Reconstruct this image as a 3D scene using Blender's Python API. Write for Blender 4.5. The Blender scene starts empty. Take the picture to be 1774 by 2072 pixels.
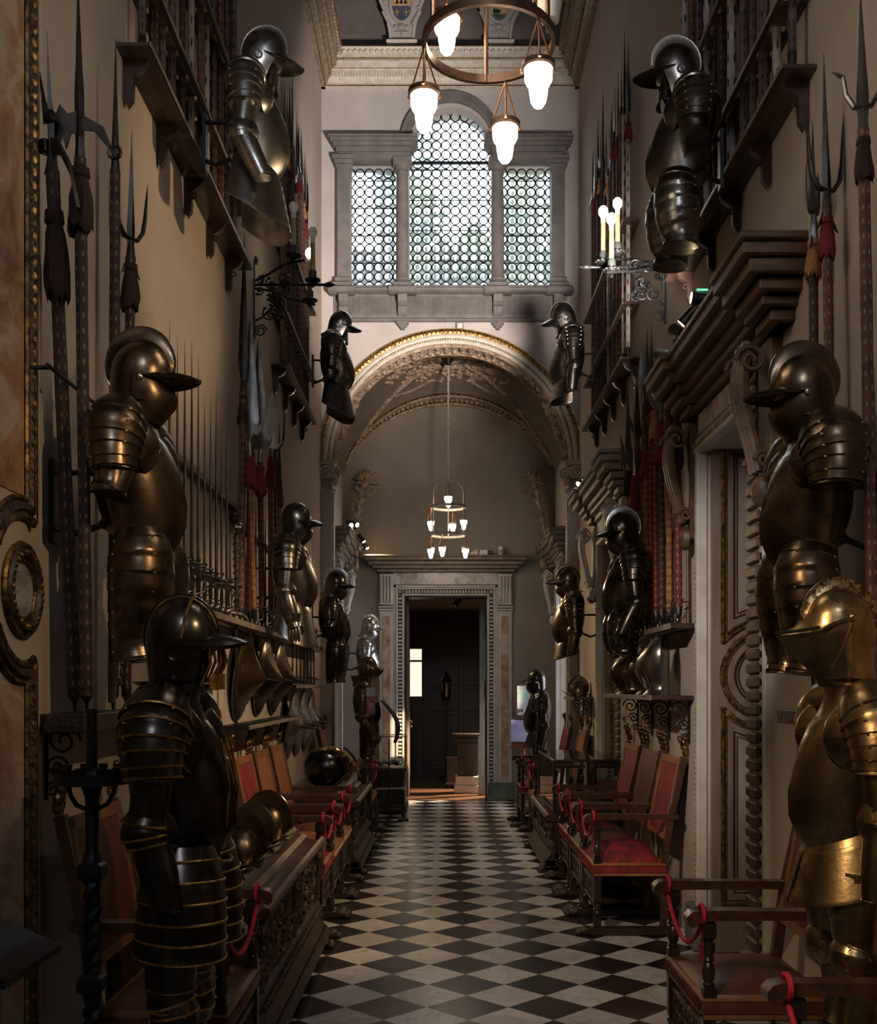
import bpy, math, random
from math import sin, cos, pi, sqrt, atan2, radians, tan
from mathutils import Vector, Matrix
RND = random.Random(11)
SC = bpy.context.scene
COL = SC.collection

# ---- survey of the hall: camera eye at (0,0,1.65) looking down +Y, left wall at WL, right wall at WR
F, VX, VY, EYE = 2150.0, 897.0, 1392.0, 1.65
WL, WR, YF, YB = -1.48, 1.64, 12.9, 15.6
def px(x, Y): return (x - VX) * Y / F
def pz(y, Y): return EYE + (VY - y) * Y / F
def yl(x): return F * WL / (x - VX)
def yr(x): return F * WR / (x - VX)
def lerp(a, b, t): return a + (b - a) * t
def clamp(x, a=0.0, b=1.0): return max(a, min(b, x))

class MB:
    """collects shapes and links them as one mesh object"""
    def __init__(s): s.v = []; s.f = []; s.m = None
    def _add(s, vs, fs):
        o = len(s.v)
        if s.m is not None: vs = [tuple(s.m @ Vector(p)) for p in vs]
        s.v.extend(vs); s.f.extend([tuple(i + o for i in f) for f in fs]); return s
    def at(s, m): s.m = m; return s
    def box(s, x0, x1, y0, y1, z0, z1):
        v = [(x0,y0,z0),(x1,y0,z0),(x1,y1,z0),(x0,y1,z0),(x0,y0,z1),(x1,y0,z1),(x1,y1,z1),(x0,y1,z1)]
        return s._add(v, [(0,3,2,1),(4,5,6,7),(0,1,5,4),(1,2,6,5),(2,3,7,6),(3,0,4,7)])
    def bbox(s, x0, x1, y0, y1, z0, z1, b=0.006):
        """box with chamfered edges"""
        b = min(b, (x1-x0)*.45, (y1-y0)*.45, (z1-z0)*.45)
        rings = []
        for z, i in ((z0, b), (z0+b, 0), (z1-b, 0), (z1, b)):
            X0, X1, Y0, Y1 = x0+i, x1-i, y0+i, y1-i; c = b*.7
            rings.append([(X0+c,Y0,z),(X1-c,Y0,z),(X1,Y0+c,z),(X1,Y1-c,z),(X1-c,Y1,z),(X0+c,Y1,z),(X0,Y1-c,z),(X0,Y0+c,z)])
        return s.loft(rings)
    def loft(s, rings, closed=True, caps=True, cap0=None, cap1=None):
        n = len(rings[0]); v = [p for r in rings for p in r]; f = []
        for i in range(len(rings)-1):
            for j in range(n if closed else n-1):
                a = i*n+j; b = i*n+(j+1) % n
                f.append((a, b, b+n, a+n))
        if closed:
            if caps if cap0 is None else cap0: f.append(tuple(range(n-1, -1, -1)))
            if caps if cap1 is None else cap1: f.append(tuple(range((len(rings)-1)*n, len(rings)*n)))
        return s._add(v, f)
    def plate(s, grid, t):
        """an open curved sheet given as rows of points, thickened by t along its normals"""
        R, C = len(grid), len(grid[0]); P = [[Vector(p) for p in r] for r in grid]
        N = []
        for i in range(R):
            row = []
            for j in range(C):
                du = P[min(i+1,R-1)][j]-P[max(i-1,0)][j]; dv = P[i][min(j+1,C-1)]-P[i][max(j-1,0)]
                n = du.cross(dv); row.append(n.normalized() if n.length > 1e-9 else Vector((0,0,1)))
            N.append(row)
        v = [tuple(P[i][j]) for i in range(R) for j in range(C)] + [tuple(P[i][j]-N[i][j]*t) for i in range(R) for j in range(C)]
        f = []; o = R*C
        for i in range(R-1):
            for j in range(C-1):
                a, b, c, d = i*C+j, i*C+j+1, (i+1)*C+j+1, (i+1)*C+j
                f.append((a,d,c,b)); f.append((a+o,b+o,c+o,d+o))
        def rim(ids):
            for a, b in zip(ids, ids[1:]): f.append((a, b, b+o, a+o))
        rim([j for j in range(C)]); rim([(R-1)*C+j for j in range(C-1,-1,-1)])
        rim([i*C for i in range(R-1,-1,-1)]); rim([i*C+C-1 for i in range(R)])
        return s._add(v, f)
    def tube(s, pts, r, n=8, caps=True, up=None, flat=1.0):
        P = [Vector(p) for p in pts]; m = len(P)
        rr = r if isinstance(r, (list, tuple)) else [r]*m
        T = []
        for i in range(m):
            d = P[min(i+1,m-1)]-P[max(i-1,0)]; T.append(d.normalized() if d.length > 1e-9 else Vector((0,0,1)))
        ref = Vector(up) if up else (Vector((0,0,1)) if abs(T[0].z) < .9 else Vector((1,0,0)))
        rings = []
        u = (ref - T[0]*ref.dot(T[0])).normalized()
        for i in range(m):
            u = u - T[i]*u.dot(T[i])
            if u.length < 1e-6: u = T[i].orthogonal()
            u.normalize(); w = T[i].cross(u)
            rings.append([tuple(P[i]+(u*cos(2*pi*j/n)*flat+w*sin(2*pi*j/n))*rr[i]) for j in range(n)])
        return s.loft(rings, caps=caps)
    def lathe(s, prof, n=16, c=(0,0,0), caps=True, sx=1.0, sy=1.0):
        return s.loft([[(c[0]+r*sx*cos(2*pi*j/n), c[1]+r*sy*sin(2*pi*j/n), c[2]+z) for j in range(n)] for r, z in prof], caps=caps)
    def sph(s, c, r, nu=10, nv=6):
        if not isinstance(r, (list, tuple)): r = (r, r, r)
        rings = []
        for i in range(nv+1):
            t = -pi/2+pi*i/nv; k = max(cos(t), .02)
            rings.append([(c[0]+r[0]*k*cos(2*pi*j/nu), c[1]+r[1]*k*sin(2*pi*j/nu), c[2]+r[2]*sin(t)) for j in range(nu)])
        return s.loft(rings)
    def torus(s, c, R, r, axis='z', n=20, m=6, a0=0.0, a1=2*pi):
        full = abs(a1-a0-2*pi) < 1e-6; k = n if full else n+1; rings = []
        for i in range(k):
            a = a0+(a1-a0)*i/n; ring = []
            for j in range(m):
                b = 2*pi*j/m; q = R+r*cos(b); z = r*sin(b); x, y = q*cos(a), q*sin(a)
                p = {'z': (x,y,z), 'y': (x,z,y), 'x': (z,x,y)}[axis]
                ring.append((c[0]+p[0], c[1]+p[1], c[2]+p[2]))
            rings.append(ring)
        if full: rings.append(rings[0])
        return s.loft(rings, caps=not full)
    def prism(s, outline, fn, t0, t1):
        """2-D outline mapped by fn(u, v, w) and extruded from w=t0 to t1"""
        n = len(outline)
        v = [fn(u, w, t0) for u, w in outline]+[fn(u, w, t1) for u, w in outline]
        f = [tuple(range(n-1,-1,-1)), tuple(range(n, 2*n))]+[(i,(i+1)%n,(i+1)%n+n,i+n) for i in range(n)]
        return s._add(v, f)
    def extr(s, prof, p0, p1, fn=None):
        """profile (a,b) run along Y from p0 to p1 (a->x, b->z) or by fn(a,b,t)"""
        fn = fn or (lambda a, b, t: (a, t, b)); n = len(prof)
        return s.prism(prof, fn, p0, p1)
    def build(s, name, mat, parent=None, smooth=True, ang=38):
        me = bpy.data.meshes.new(name); me.from_pydata([tuple(p) for p in s.v], [], s.f)
        me.materials.append(mat)
        import bmesh
        bm = bmesh.new(); bm.from_mesh(me); bmesh.ops.recalc_face_normals(bm, faces=bm.faces); bm.to_mesh(me); bm.free()
        if smooth:
            me.shade_smooth()
            me.set_sharp_from_angle(angle=radians(ang))
        o = bpy.data.objects.new(name, me); COL.objects.link(o)
        if parent is not None: o.parent = parent
        return o

def thing(name, label, cat, loc=(0,0,0), rz=0.0, group=None, rot=None, sc=1.0):
    o = bpy.data.objects.new(name, None); COL.objects.link(o)
    o.empty_display_size = .1; o.location = loc; o.rotation_euler = rot if rot else (0,0,rz); o.scale = (sc,)*3
    o['label'] = label; o['category'] = cat
    if group: o['group'] = group
    return o
def tag(o, label, cat, group=None):
    o['label'] = label; o['category'] = cat
    if group: o['group'] = group
    return o
def struct(name, mb, mat, parent=None, smooth=True, ang=38):
    o = mb.build(name, mat, parent, smooth, ang)
    if parent is None: o['kind'] = 'structure'
    return o
KIDS = {}
def kids(o): return [c for c in bpy.data.objects if c.parent == o]
def copy_tree(o, parent=None, mats=None):
    c = o.copy(); COL.objects.link(c)
    c.parent = parent
    if parent is None and 'group' in c: pass
    for ch in kids(o): copy_tree(ch, c, mats)
    return c
def dup(root, loc, rz=0.0, label=None, group=None, rot=None, sc=None):
    c = copy_tree(root); c.location = loc; c.rotation_euler = rot if rot else (0,0,rz)
    if sc: c.scale = (sc,)*3
    if label: c['label'] = label
    if group: c['group'] = group
    return c
ORD = ['nearest','second nearest','third nearest','fourth nearest','fifth nearest','sixth nearest','seventh nearest','eighth nearest','ninth nearest','tenth nearest','eleventh nearest','twelfth nearest','thirteenth nearest','fourteenth nearest','fifteenth nearest','sixteenth nearest']

# ---------------- materials
def new_mat(name):
    m = bpy.data.materials.new(name); m.use_nodes = True; nt = m.node_tree
    for n in list(nt.nodes): nt.nodes.remove(n)
    out = nt.nodes.new('ShaderNodeOutputMaterial'); b = nt.nodes.new('ShaderNodeBsdfPrincipled')
    nt.links.new(b.outputs[0], out.inputs[0]); return m, nt, b
def nd(nt, t, **kw):
    n = nt.nodes.new(t)
    for k, v in kw.items():
        if k.startswith('i_'):
            key = k[2:]; n.inputs[int(key) if key.isdigit() else key].default_value = v
        else: setattr(n, k, v)
    return n
def ramp(nt, fac, stops):
    r = nt.nodes.new('ShaderNodeValToRGB'); nt.links.new(fac, r.inputs[0])
    while len(r.color_ramp.elements) < len(stops): r.color_ramp.elements.new(.5)
    for e, (p, c) in zip(r.color_ramp.elements, stops): e.position = p; e.color = (*c, 1)
    return r.outputs[0]
def coords(nt, scale=(1,1,1), rot=(0,0,0), loc=(0,0,0)):
    t = nt.nodes.new('ShaderNodeTexCoord'); m = nt.nodes.new('ShaderNodeMapping')
    m.inputs['Scale'].default_value = scale; m.inputs['Rotation'].default_value = rot; m.inputs['Location'].default_value = loc
    nt.links.new(t.outputs['Object'], m.inputs[0]); return m.outputs[0]
def bump(nt, b, h, strength, dist=.01):
    bp = nd(nt, 'ShaderNodeBump', i_Strength=strength, i_Distance=dist); nt.links.new(h, bp.inputs['Height']); nt.links.new(bp.outputs[0], b.inputs['Normal'])
MATS = {}
def M(name, c1, c2=None, rough=.5, metal=0.0, scale=12.0, detail=4.0, bmp=0.0, bscale=None, bdist=.004, stretch=(1,1,1), lo=.35, hi=.65, rvar=0.0, spec=.5, coat=0.0, voro=False, sheen=0.0):
    m, nt, b = new_mat(name); MATS[name] = m
    v = coords(nt, stretch)
    nz = nd(nt, 'ShaderNodeTexNoise', i_Scale=scale, i_Detail=detail, i_Roughness=.6); nt.links.new(v, nz.inputs['Vector'])
    c2 = c2 or tuple(x*.7 for x in c1)
    nt.links.new(ramp(nt, nz.outputs[0], [(lo, c2), (hi, c1)]), b.inputs['Base Color'])
    b.inputs['Metallic'].default_value = metal; b.inputs['Roughness'].default_value = rough
    b.inputs['Specular IOR Level'].default_value = spec; b.inputs['Coat Weight'].default_value = coat
    if sheen: b.inputs['Sheen Weight'].default_value = sheen
    if rvar:
        mr = nd(nt, 'ShaderNodeMapRange', i_1=.3, i_2=.7, i_3=rough+rvar, i_4=max(.05, rough-rvar)); nt.links.new(nz.outputs[0], mr.inputs[0]); nt.links.new(mr.outputs[0], b.inputs['Roughness'])
    if bmp:
        if voro:
            h = nd(nt, 'ShaderNodeTexVoronoi', i_Scale=bscale or scale*3); nt.links.new(v, h.inputs['Vector']); bump(nt, b, h.outputs['Distance'], bmp, bdist)
        else:
            h = nd(nt, 'ShaderNodeTexNoise', i_Scale=bscale or scale*3, i_Detail=3.0); nt.links.new(v, h.inputs['Vector']); bump(nt, b, h.outputs[0], bmp, bdist)
    return m
def emis(name, col, st):
    m, nt, b = new_mat(name); b.inputs['Base Color'].default_value = (*col, 1)
    b.inputs['Emission Color'].default_value = (*col, 1); b.inputs['Emission Strength'].default_value = st; MATS[name] = m; return m
def studded(name, c1, c2, stud, n=6, pitch=.055, rough=.75, metal_stud=True):
    """cloth or leather sleeve on a staff with rows of nail heads"""
    m, nt, b = new_mat(name); MATS[name] = m
    t = nt.nodes.new('ShaderNodeTexCoord'); sp = nt.nodes.new('ShaderNodeSeparateXYZ'); nt.links.new(t.outputs['Object'], sp.inputs[0])
    at = nd(nt, 'ShaderNodeMath', operation='ARCTAN2'); nt.links.new(sp.outputs[1], at.inputs[0]); nt.links.new(sp.outputs[0], at.inputs[1])
    a = nd(nt, 'ShaderNodeMath', operation='MULTIPLY', i_1=n/(2*pi)); nt.links.new(at.outputs[0], a.inputs[0])
    z = nd(nt, 'ShaderNodeMath', operation='MULTIPLY', i_1=1/pitch); nt.links.new(sp.outputs[2], z.inputs[0])
    cb = nt.nodes.new('ShaderNodeCombineXYZ'); nt.links.new(a.outputs[0], cb.inputs[0]); nt.links.new(z.outputs[0], cb.inputs[1])
    vo = nd(nt, 'ShaderNodeTexVoronoi', i_Scale=1.0, i_Randomness=.12); vo.voronoi_dimensions = '2D'; nt.links.new(cb.outputs[0], vo.inputs['Vector'])
    lt = nd(nt, 'ShaderNodeMath', operation='LESS_THAN', i_1=.2); nt.links.new(vo.outputs['Distance'], lt.inputs[0])
    nz = nd(nt, 'ShaderNodeTexNoise', i_Scale=14.0, i_Detail=4.0); nt.links.new(t.outputs['Object'], nz.inputs['Vector'])
    mx = nd(nt, 'ShaderNodeMix', data_type='RGBA'); nt.links.new(lt.outputs[0], mx.inputs[0])
    nt.links.new(ramp(nt, nz.outputs[0], [(.35, c2), (.65, c1)]), mx.inputs[6]); mx.inputs[7].default_value = (*stud, 1)
    nt.links.new(mx.outputs[2], b.inputs['Base Color']); b.inputs['Roughness'].default_value = rough
    if metal_stud: nt.links.new(lt.outputs[0], b.inputs['Metallic'])
    inv = nd(nt, 'ShaderNodeMath', operation='SUBTRACT', i_0=1.0); nt.links.new(vo.outputs['Distance'], inv.inputs[1])
    bump(nt, b, inv.outputs[0], .5, .006)
    return m
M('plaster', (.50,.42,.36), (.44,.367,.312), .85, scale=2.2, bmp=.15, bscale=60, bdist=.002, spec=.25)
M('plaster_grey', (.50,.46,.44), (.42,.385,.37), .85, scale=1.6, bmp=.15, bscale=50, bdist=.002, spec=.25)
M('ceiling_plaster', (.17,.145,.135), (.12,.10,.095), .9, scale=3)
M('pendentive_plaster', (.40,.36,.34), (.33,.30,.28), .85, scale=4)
M('stone', (.185,.172,.165), (.13,.12,.115), .75, scale=7, bmp=.25, bscale=70, bdist=.003)
M('pale_stone', (.56,.53,.49), (.44,.41,.37), .7, scale=5, bmp=.15, bscale=60, bdist=.002)
M('cream_stucco', (.66,.61,.54), (.5,.45,.38), .7, scale=14)
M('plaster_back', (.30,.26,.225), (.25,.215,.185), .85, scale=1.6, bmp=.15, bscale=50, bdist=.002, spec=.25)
M('stucco', (.46,.36,.27), (.17,.11,.065), .8, scale=16, bmp=.4, bscale=45, bdist=.006)
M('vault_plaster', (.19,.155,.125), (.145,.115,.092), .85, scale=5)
M('gilt', (.62,.40,.13), (.20,.11,.035), .38, 1.0, scale=40, bmp=.3, bscale=120)
M('old_gilt', (.36,.22,.08), (.06,.035,.015), .42, .9, scale=26, lo=.4, hi=.62, bmp=.4, bscale=90)
M('cornice_gilt', (.42,.35,.25), (.22,.18,.13), .45, .35, scale=20, bmp=.2, bscale=80)
M('dark_carved', (.055,.034,.022), (.022,.013,.009), .42, scale=22, bmp=.6, bscale=55, bdist=.012)
M('pediment_shaded', (.135,.072,.036), (.055,.03,.016), .45, scale=6, stretch=(1,.3,3), bmp=.3, bscale=30)  # darker copy: shade on the near door case put into the colour
M('pediment_lit', (.25,.20,.15), (.15,.115,.085), .55, scale=8)  # paler copy: light on the far door cases put into the colour
M('walnut', (.085,.036,.020), (.032,.014,.009), .3, scale=5, stretch=(6,1,6), bmp=.1, bscale=30, coat=.2)
M('walnut_dark', (.035,.018,.012), (.014,.008,.006), .32, scale=6, stretch=(4,1,4), bmp=.1, bscale=30, coat=.2)
M('walnut_carved', (.07,.042,.026), (.016,.010,.008), .36, scale=24, bmp=.8, bscale=38, bdist=.02)
M('shelf_wood', (.06,.032,.022), (.03,.016,.012), .35, scale=5, stretch=(6,1,6), coat=.1)
M('shelf_edge', (.25,.20,.165), (.17,.135,.11), .5, scale=9)
M('door_wood', (.215,.155,.122), (.15,.105,.082), .42, scale=4, stretch=(5,5,.6), bmp=.08, bscale=20)
M('door_inner_wood', (.27,.225,.19), (.19,.155,.13), .4, scale=3, stretch=(4,4,.7))
M('panel_dark', (.035,.016,.011), (.016,.008,.006), .4, scale=5, stretch=(5,5,.6))
M('leather_brown', (.34,.125,.05), (.22,.075,.03), .48, scale=10, bmp=.15, bscale=80, bdist=.002)
M('leather_dark', (.135,.045,.022), (.07,.024,.014), .45, scale=10, bmp=.15, bscale=80, bdist=.002)
M('leather_trim', (.24,.105,.042), (.15,.062,.025), .5, scale=12)
M('velvet_red', (.30,.015,.024), (.10,.006,.010), .75, scale=9, detail=6, stretch=(2,2,.5), lo=.4, hi=.62)
M('velvet_wine', (.22,.012,.022), (.09,.006,.010), .75, scale=6)
M('tassel_red', (.22,.018,.02), (.09,.007,.009), .85, scale=60, stretch=(4,4,.3), bmp=.7, bscale=140)
M('tassel_gold', (.45,.23,.09), (.26,.11,.05), .8, scale=60, stretch=(4,4,.3), bmp=.7, bscale=140)
M('tassel_dark', (.045,.014,.010), (.018,.007,.006), .85, scale=60, stretch=(4,4,.3), bmp=.7, bscale=140)
M('cord_red', (.55,.012,.05), (.36,.008,.03), .6, scale=160, stretch=(1,1,2), bmp=.6, bscale=160)
M('steel', (.42,.405,.385), (.20,.185,.17), .32, 1.0, scale=9, lo=.3, hi=.62, rvar=.08, bmp=.06, bscale=60)
M('steel_dark', (.24,.222,.205), (.10,.088,.08), .30, 1.0, scale=10, lo=.3, hi=.65, rvar=.07, bmp=.08, bscale=70)
M('steel_bright', (.70,.67,.60), (.38,.35,.30), .30, 1.0, scale=10, lo=.3, hi=.6, rvar=.08, bmp=.06, bscale=60)
M('steel_black', (.085,.075,.07), (.035,.03,.028), .26, .95, scale=10, rvar=.06, bmp=.05, bscale=70)
M('steel_brown', (.19,.135,.088), (.085,.058,.036), .30, 1.0, scale=9, rvar=.07, bmp=.08, bscale=60)
M('steel_gold', (.40,.285,.15), (.20,.135,.065), .30, 1.0, scale=16, rvar=.07, bmp=.12, bscale=80)
M('steel_etched', (.44,.32,.17), (.10,.065,.03), .36, 1.0, scale=70, detail=2, lo=.45, hi=.55, bmp=.5, bscale=70)
M('rivet', (.62,.52,.38), (.4,.33,.22), .3, 1.0)
M('brass', (.60,.40,.17), (.36,.22,.08), .3, 1.0, scale=20)
M('iron', (.035,.035,.036), (.016,.016,.017), .45, .7, scale=30, bmp=.3, bscale=60)
M('lamp_iron', (.17,.10,.065), (.09,.05,.035), .45, .7, scale=20, bmp=.2, bscale=60)
M('lamp_white_iron', (.55,.50,.43), (.36,.32,.27), .5, .2, scale=20)
M('copper_chain', (.50,.25,.14), (.32,.15,.08), .4, .9, scale=40)
M('blade', (.24,.24,.235), (.11,.11,.105), .36, 1.0, scale=8, stretch=(1,1,.4), rvar=.08)
M('blade_dark', (.085,.075,.068), (.035,.03,.028), .45, 1.0, scale=10)
M('hollow_black', (.012,.010,.009), (.006,.005,.005), .9)  # near black, gives the shade inside helmets as colour
M('candle', (.36,.27,.14), (.26,.19,.09), .6, scale=30)
M('bulb_socket', (.62,.60,.52), (.5,.48,.4), .4)
M('bulb_off', (.80,.78,.70), (.7,.68,.6), .15)
M('sconce_cap', (.055,.068,.058), (.03,.036,.03), .6)
M('black_plastic', (.012,.012,.013), (.008,.008,.009), .4)
M('white_plastic', (.62,.61,.57), (.55,.54,.5), .4)
M('marble_green', (.02,.05,.035), (.12,.16,.12), .18, scale=7, detail=8, lo=.45, hi=.72)
M('paper_white', (.52,.53,.57), (.48,.49,.53), .8)
M('paper_lilac', (.36,.32,.53), (.33,.29,.5), .8)
M('paper_green', (.30,.47,.42), (.27,.43,.38), .8)
M('paper_ink', (.42,.44,.50), (.38,.40,.46), .8)
M('ink_dark', (.10,.02,.05), (.08,.02,.04), .8)
M('paper_pink', (.48,.24,.25), (.16,.06,.06), .7, scale=60)
M('paper_rose', (.62,.42,.42), (.52,.33,.34), .7, scale=40)
M('shield_blue', (.012,.022,.075), (.008,.014,.05), .5)
M('shield_gold', (.45,.30,.10), (.36,.23,.07), .5)
M('shield_red', (.17,.016,.02), (.12,.01,.014), .5)
M('shield_green', (.012,.04,.03), (.008,.03,.02), .5)
M('foliage', (.05,.075,.04), (.02,.03,.016), .8, scale=6)
M('block_wood', (.10,.052,.028), (.045,.024,.014), .45, scale=14, bmp=.3, bscale=50)
M('tan_stone', (.30,.215,.12), (.22,.155,.085), .6, scale=10)
M('hide', (.055,.045,.036), (.026,.021,.017), .75, scale=14, stretch=(1,4,1), bmp=.4, bscale=40)
M('wood_floor', (.22,.11,.055), (.12,.055,.028), .28, scale=3, stretch=(.6,8,1), bmp=.05)
M('white_tone', (.62,.58,.54), (.5,.46,.43), .5)  # pale post bar; on the pedestal base, sunlight put into the colour
M('daylit_blue', (.32,.40,.45), (.24,.30,.34), .4)  # bluish daylight on the panel is put into the colour
M('facade', (.035,.036,.034), (.02,.021,.02), .9, scale=2)
M('roof_tile', (.045,.03,.02), (.03,.02,.014), .9, scale=4)
emis('bulb_lit', (1.0,.78,.48), 15.0)
emis('spot_lit', (1.0,.78,.48), 22.0)
emis('lamp_glass', (1.0,.84,.64), 24.0)
emis('lamp_glass_low', (1.0,.80,.58), 6.0)
emis('led_green', (.12,.9,.4), 1.2)
emis('far_window_glow', (1.0,.86,.64), 1.0)

studded('staff_brown', (.15,.062,.035), (.07,.026,.017), (.33,.26,.19))
studded('staff_dark', (.045,.022,.016), (.02,.011,.008), (.26,.19,.12))
studded('staff_red', (.14,.016,.014), (.055,.008,.008), (.36,.21,.08))
studded('staff_gold', (.34,.155,.06), (.19,.08,.034), (.03,.012,.010), metal_stud=False)
studded('staff_purple', (.12,.085,.085), (.06,.04,.042), (.05,.035,.032), pitch=.075)
studded('staff_pale', (.42,.37,.33), (.28,.24,.21), (.04,.03,.026), n=4, pitch=.13, metal_stud=False)

def marble(name, c1, c2, c3, scale=3.0, rough=.25):
    m, nt, b = new_mat(name); MATS[name] = m; v = coords(nt)
    n1 = nd(nt, 'ShaderNodeTexNoise', i_Scale=scale, i_Detail=9.0, i_Roughness=.65, i_Distortion=1.2); nt.links.new(v, n1.inputs['Vector'])
    vo = nd(nt, 'ShaderNodeTexVoronoi', i_Scale=scale*2.2); 
    mxv = nd(nt, 'ShaderNodeMixRGB'); mxv.inputs[0].default_value = .25; nt.links.new(v, mxv.inputs[1]); nt.links.new(n1.outputs['Color'], mxv.inputs[2]); nt.links.new(mxv.outputs[0], vo.inputs['Vector'])
    c = ramp(nt, n1.outputs[0], [(.3, c3), (.47, c1), (.56, c2), (.7, c1)])
    mx = nd(nt, 'ShaderNodeMixRGB', blend_type='MULTIPLY'); mx.inputs[0].default_value = .5
    nt.links.new(c, mx.inputs[1]); nt.links.new(ramp(nt, vo.outputs['Distance'], [(.0,(.5,.4,.35)),(.5,(1,1,1))]), mx.inputs[2])
    nt.links.new(mx.outputs[0], b.inputs['Base Color']); b.inputs['Roughness'].default_value = rough
marble('breccia', (.42,.25,.15), (.52,.41,.33), (.20,.09,.05))
marble('breccia_grey', (.40,.33,.29), (.52,.46,.42), (.20,.14,.12), 4.0)
marble('mirror_marble', (.30,.29,.27), (.46,.44,.41), (.17,.155,.14), 5.0, .15)

# black and white marble floor laid as diamonds
D = 1.65*.256; SIDE = D/sqrt(2)
def floor_mat():
    m, nt, b = new_mat('checker_marble'); MATS['checker_marble'] = m
    t = nt.nodes.new('ShaderNodeTexCoord')
    mp = nd(nt, 'ShaderNodeMapping'); mp.vector_type = 'TEXTURE'
    mp.inputs['Location'].default_value = (-.087, 5.49, 0.05); mp.inputs['Rotation'].default_value = (0,0,pi/4-.004); mp.inputs['Scale'].default_value = (SIDE,SIDE,1)
    nt.links.new(t.outputs['Object'], mp.inputs[0])
    ck = nd(nt, 'ShaderNodeTexChecker', i_Scale=1.0); nt.links.new(mp.outputs[0], ck.inputs['Vector'])
    n1 = nd(nt, 'ShaderNodeTexNoise', i_Scale=2.3, i_Detail=8.0, i_Roughness=.65, i_Distortion=1.0); nt.links.new(t.outputs['Object'], n1.inputs['Vector'])
    white = ramp(nt, n1.outputs[0], [(.30,(.48,.43,.39)),(.46,(.68,.63,.58)),(.5,(.54,.49,.45)),(.54,(.70,.66,.61)),(.8,(.58,.53,.49))])
    black = ramp(nt, n1.outputs[0], [(.35,(.016,.013,.012)),(.5,(.028,.022,.02)),(.52,(.06,.05,.046)),(.54,(.024,.019,.017))])
    # each tile its own tone
    fl = nd(nt, 'ShaderNodeVectorMath', operation='FLOOR'); nt.links.new(mp.outputs[0], fl.inputs[0])
    wn = nd(nt, 'ShaderNodeTexWhiteNoise'); nt.links.new(fl.outputs[0], wn.inputs['Vector'])
    mr = nd(nt, 'ShaderNodeMapRange', i_3=.72, i_4=1.08); nt.links.new(wn.outputs['Value'], mr.inputs[0])
    mx = nd(nt, 'ShaderNodeMix', data_type='RGBA'); nt.links.new(ck.outputs['Fac'], mx.inputs[0]); nt.links.new(black, mx.inputs[6]); nt.links.new(white, mx.inputs[7])
    ml = nd(nt, 'ShaderNodeVectorMath', operation='SCALE'); nt.links.new(mx.outputs[2], ml.inputs[0]); nt.links.new(mr.outputs[0], ml.inputs['Scale'])
    # joints
    fr = nd(nt, 'ShaderNodeVectorMath', operation='FRACTION'); nt.links.new(mp.outputs[0], fr.inputs[0])
    nt.links.new(ml.outputs[0], b.inputs['Base Color'])
    rr = nd(nt, 'ShaderNodeMapRange', i_3=.16, i_4=.3); nt.links.new(n1.outputs[0], rr.inputs[0]); nt.links.new(rr.outputs[0], b.inputs['Roughness'])
    b.inputs['Specular IOR Level'].default_value = .55
    n2 = nd(nt, 'ShaderNodeTexNoise', i_Scale=5.0, i_Detail=2.0); nt.links.new(t.outputs['Object'], n2.inputs['Vector']); bump(nt, b, n2.outputs[0], .12, .004)
floor_mat()

def bottle_glass():
    m, nt, b = new_mat('bottle_glass'); MATS['bottle_glass'] = m
    nt.nodes.remove(b)
    out = [n for n in nt.nodes if n.type == 'OUTPUT_MATERIAL'][0]
    v = coords(nt)
    nz = nd(nt, 'ShaderNodeTexNoise', i_Scale=2.2, i_Detail=2.0); nt.links.new(v, nz.inputs['Vector'])
    col = ramp(nt, nz.outputs[0], [(.3,(.78,.86,.86)),(.5,(.93,.95,.93)),(.7,(.86,.90,.80))])
    tr = nt.nodes.new('ShaderNodeBsdfTransparent'); nt.links.new(col, tr.inputs[0])
    tl = nt.nodes.new('ShaderNodeBsdfTranslucent'); nt.links.new(col, tl.inputs[0])
    gl = nd(nt, 'ShaderNodeBsdfGlossy', i_Roughness=.12)
    rf = nd(nt, 'ShaderNodeBsdfRefraction', i_Roughness=.28, i_IOR=1.25); nt.links.new(col, rf.inputs[0])
    m0 = nd(nt, 'ShaderNodeMixShader', i_0=.42); nt.links.new(tr.outputs[0], m0.inputs[1]); nt.links.new(rf.outputs[0], m0.inputs[2])
    m1 = nd(nt, 'ShaderNodeMixShader', i_0=.05); nt.links.new(m0.outputs[0], m1.inputs[1]); nt.links.new(tl.outputs[0], m1.inputs[2])
    m2 = nd(nt, 'ShaderNodeMixShader', i_0=.06); nt.links.new(m1.outputs[0], m2.inputs[1]); nt.links.new(gl.outputs[0], m2.inputs[2])
    nt.links.new(m2.outputs[0], out.inputs[0])
bottle_glass()
def clear_glass():
    m, nt, b = new_mat('case_glass'); MATS['case_glass'] = m; nt.nodes.remove(b)
    out = [n for n in nt.nodes if n.type == 'OUTPUT_MATERIAL'][0]
    tr = nt.nodes.new('ShaderNodeBsdfTransparent'); tr.inputs[0].default_value = (.93,.95,.94,1)
    gl = nd(nt, 'ShaderNodeBsdfGlossy', i_Roughness=.03)
    fr = nd(nt, 'ShaderNodeFresnel', i_IOR=1.5); mx = nt.nodes.new('ShaderNodeMixShader')
    nt.links.new(fr.outputs[0], mx.inputs[0]); nt.links.new(tr.outputs[0], mx.inputs[1]); nt.links.new(gl.outputs[0], mx.inputs[2]); nt.links.new(mx.outputs[0], out.inputs[0])
clear_glass()
m_ = MATS
def sroot(name, loc=(0,0,0)):
    o = bpy.data.objects.new(name, None); COL.objects.link(o); o.location = loc; o['kind'] = 'structure'; return o
ZT = 10.4
CX = .085
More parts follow.
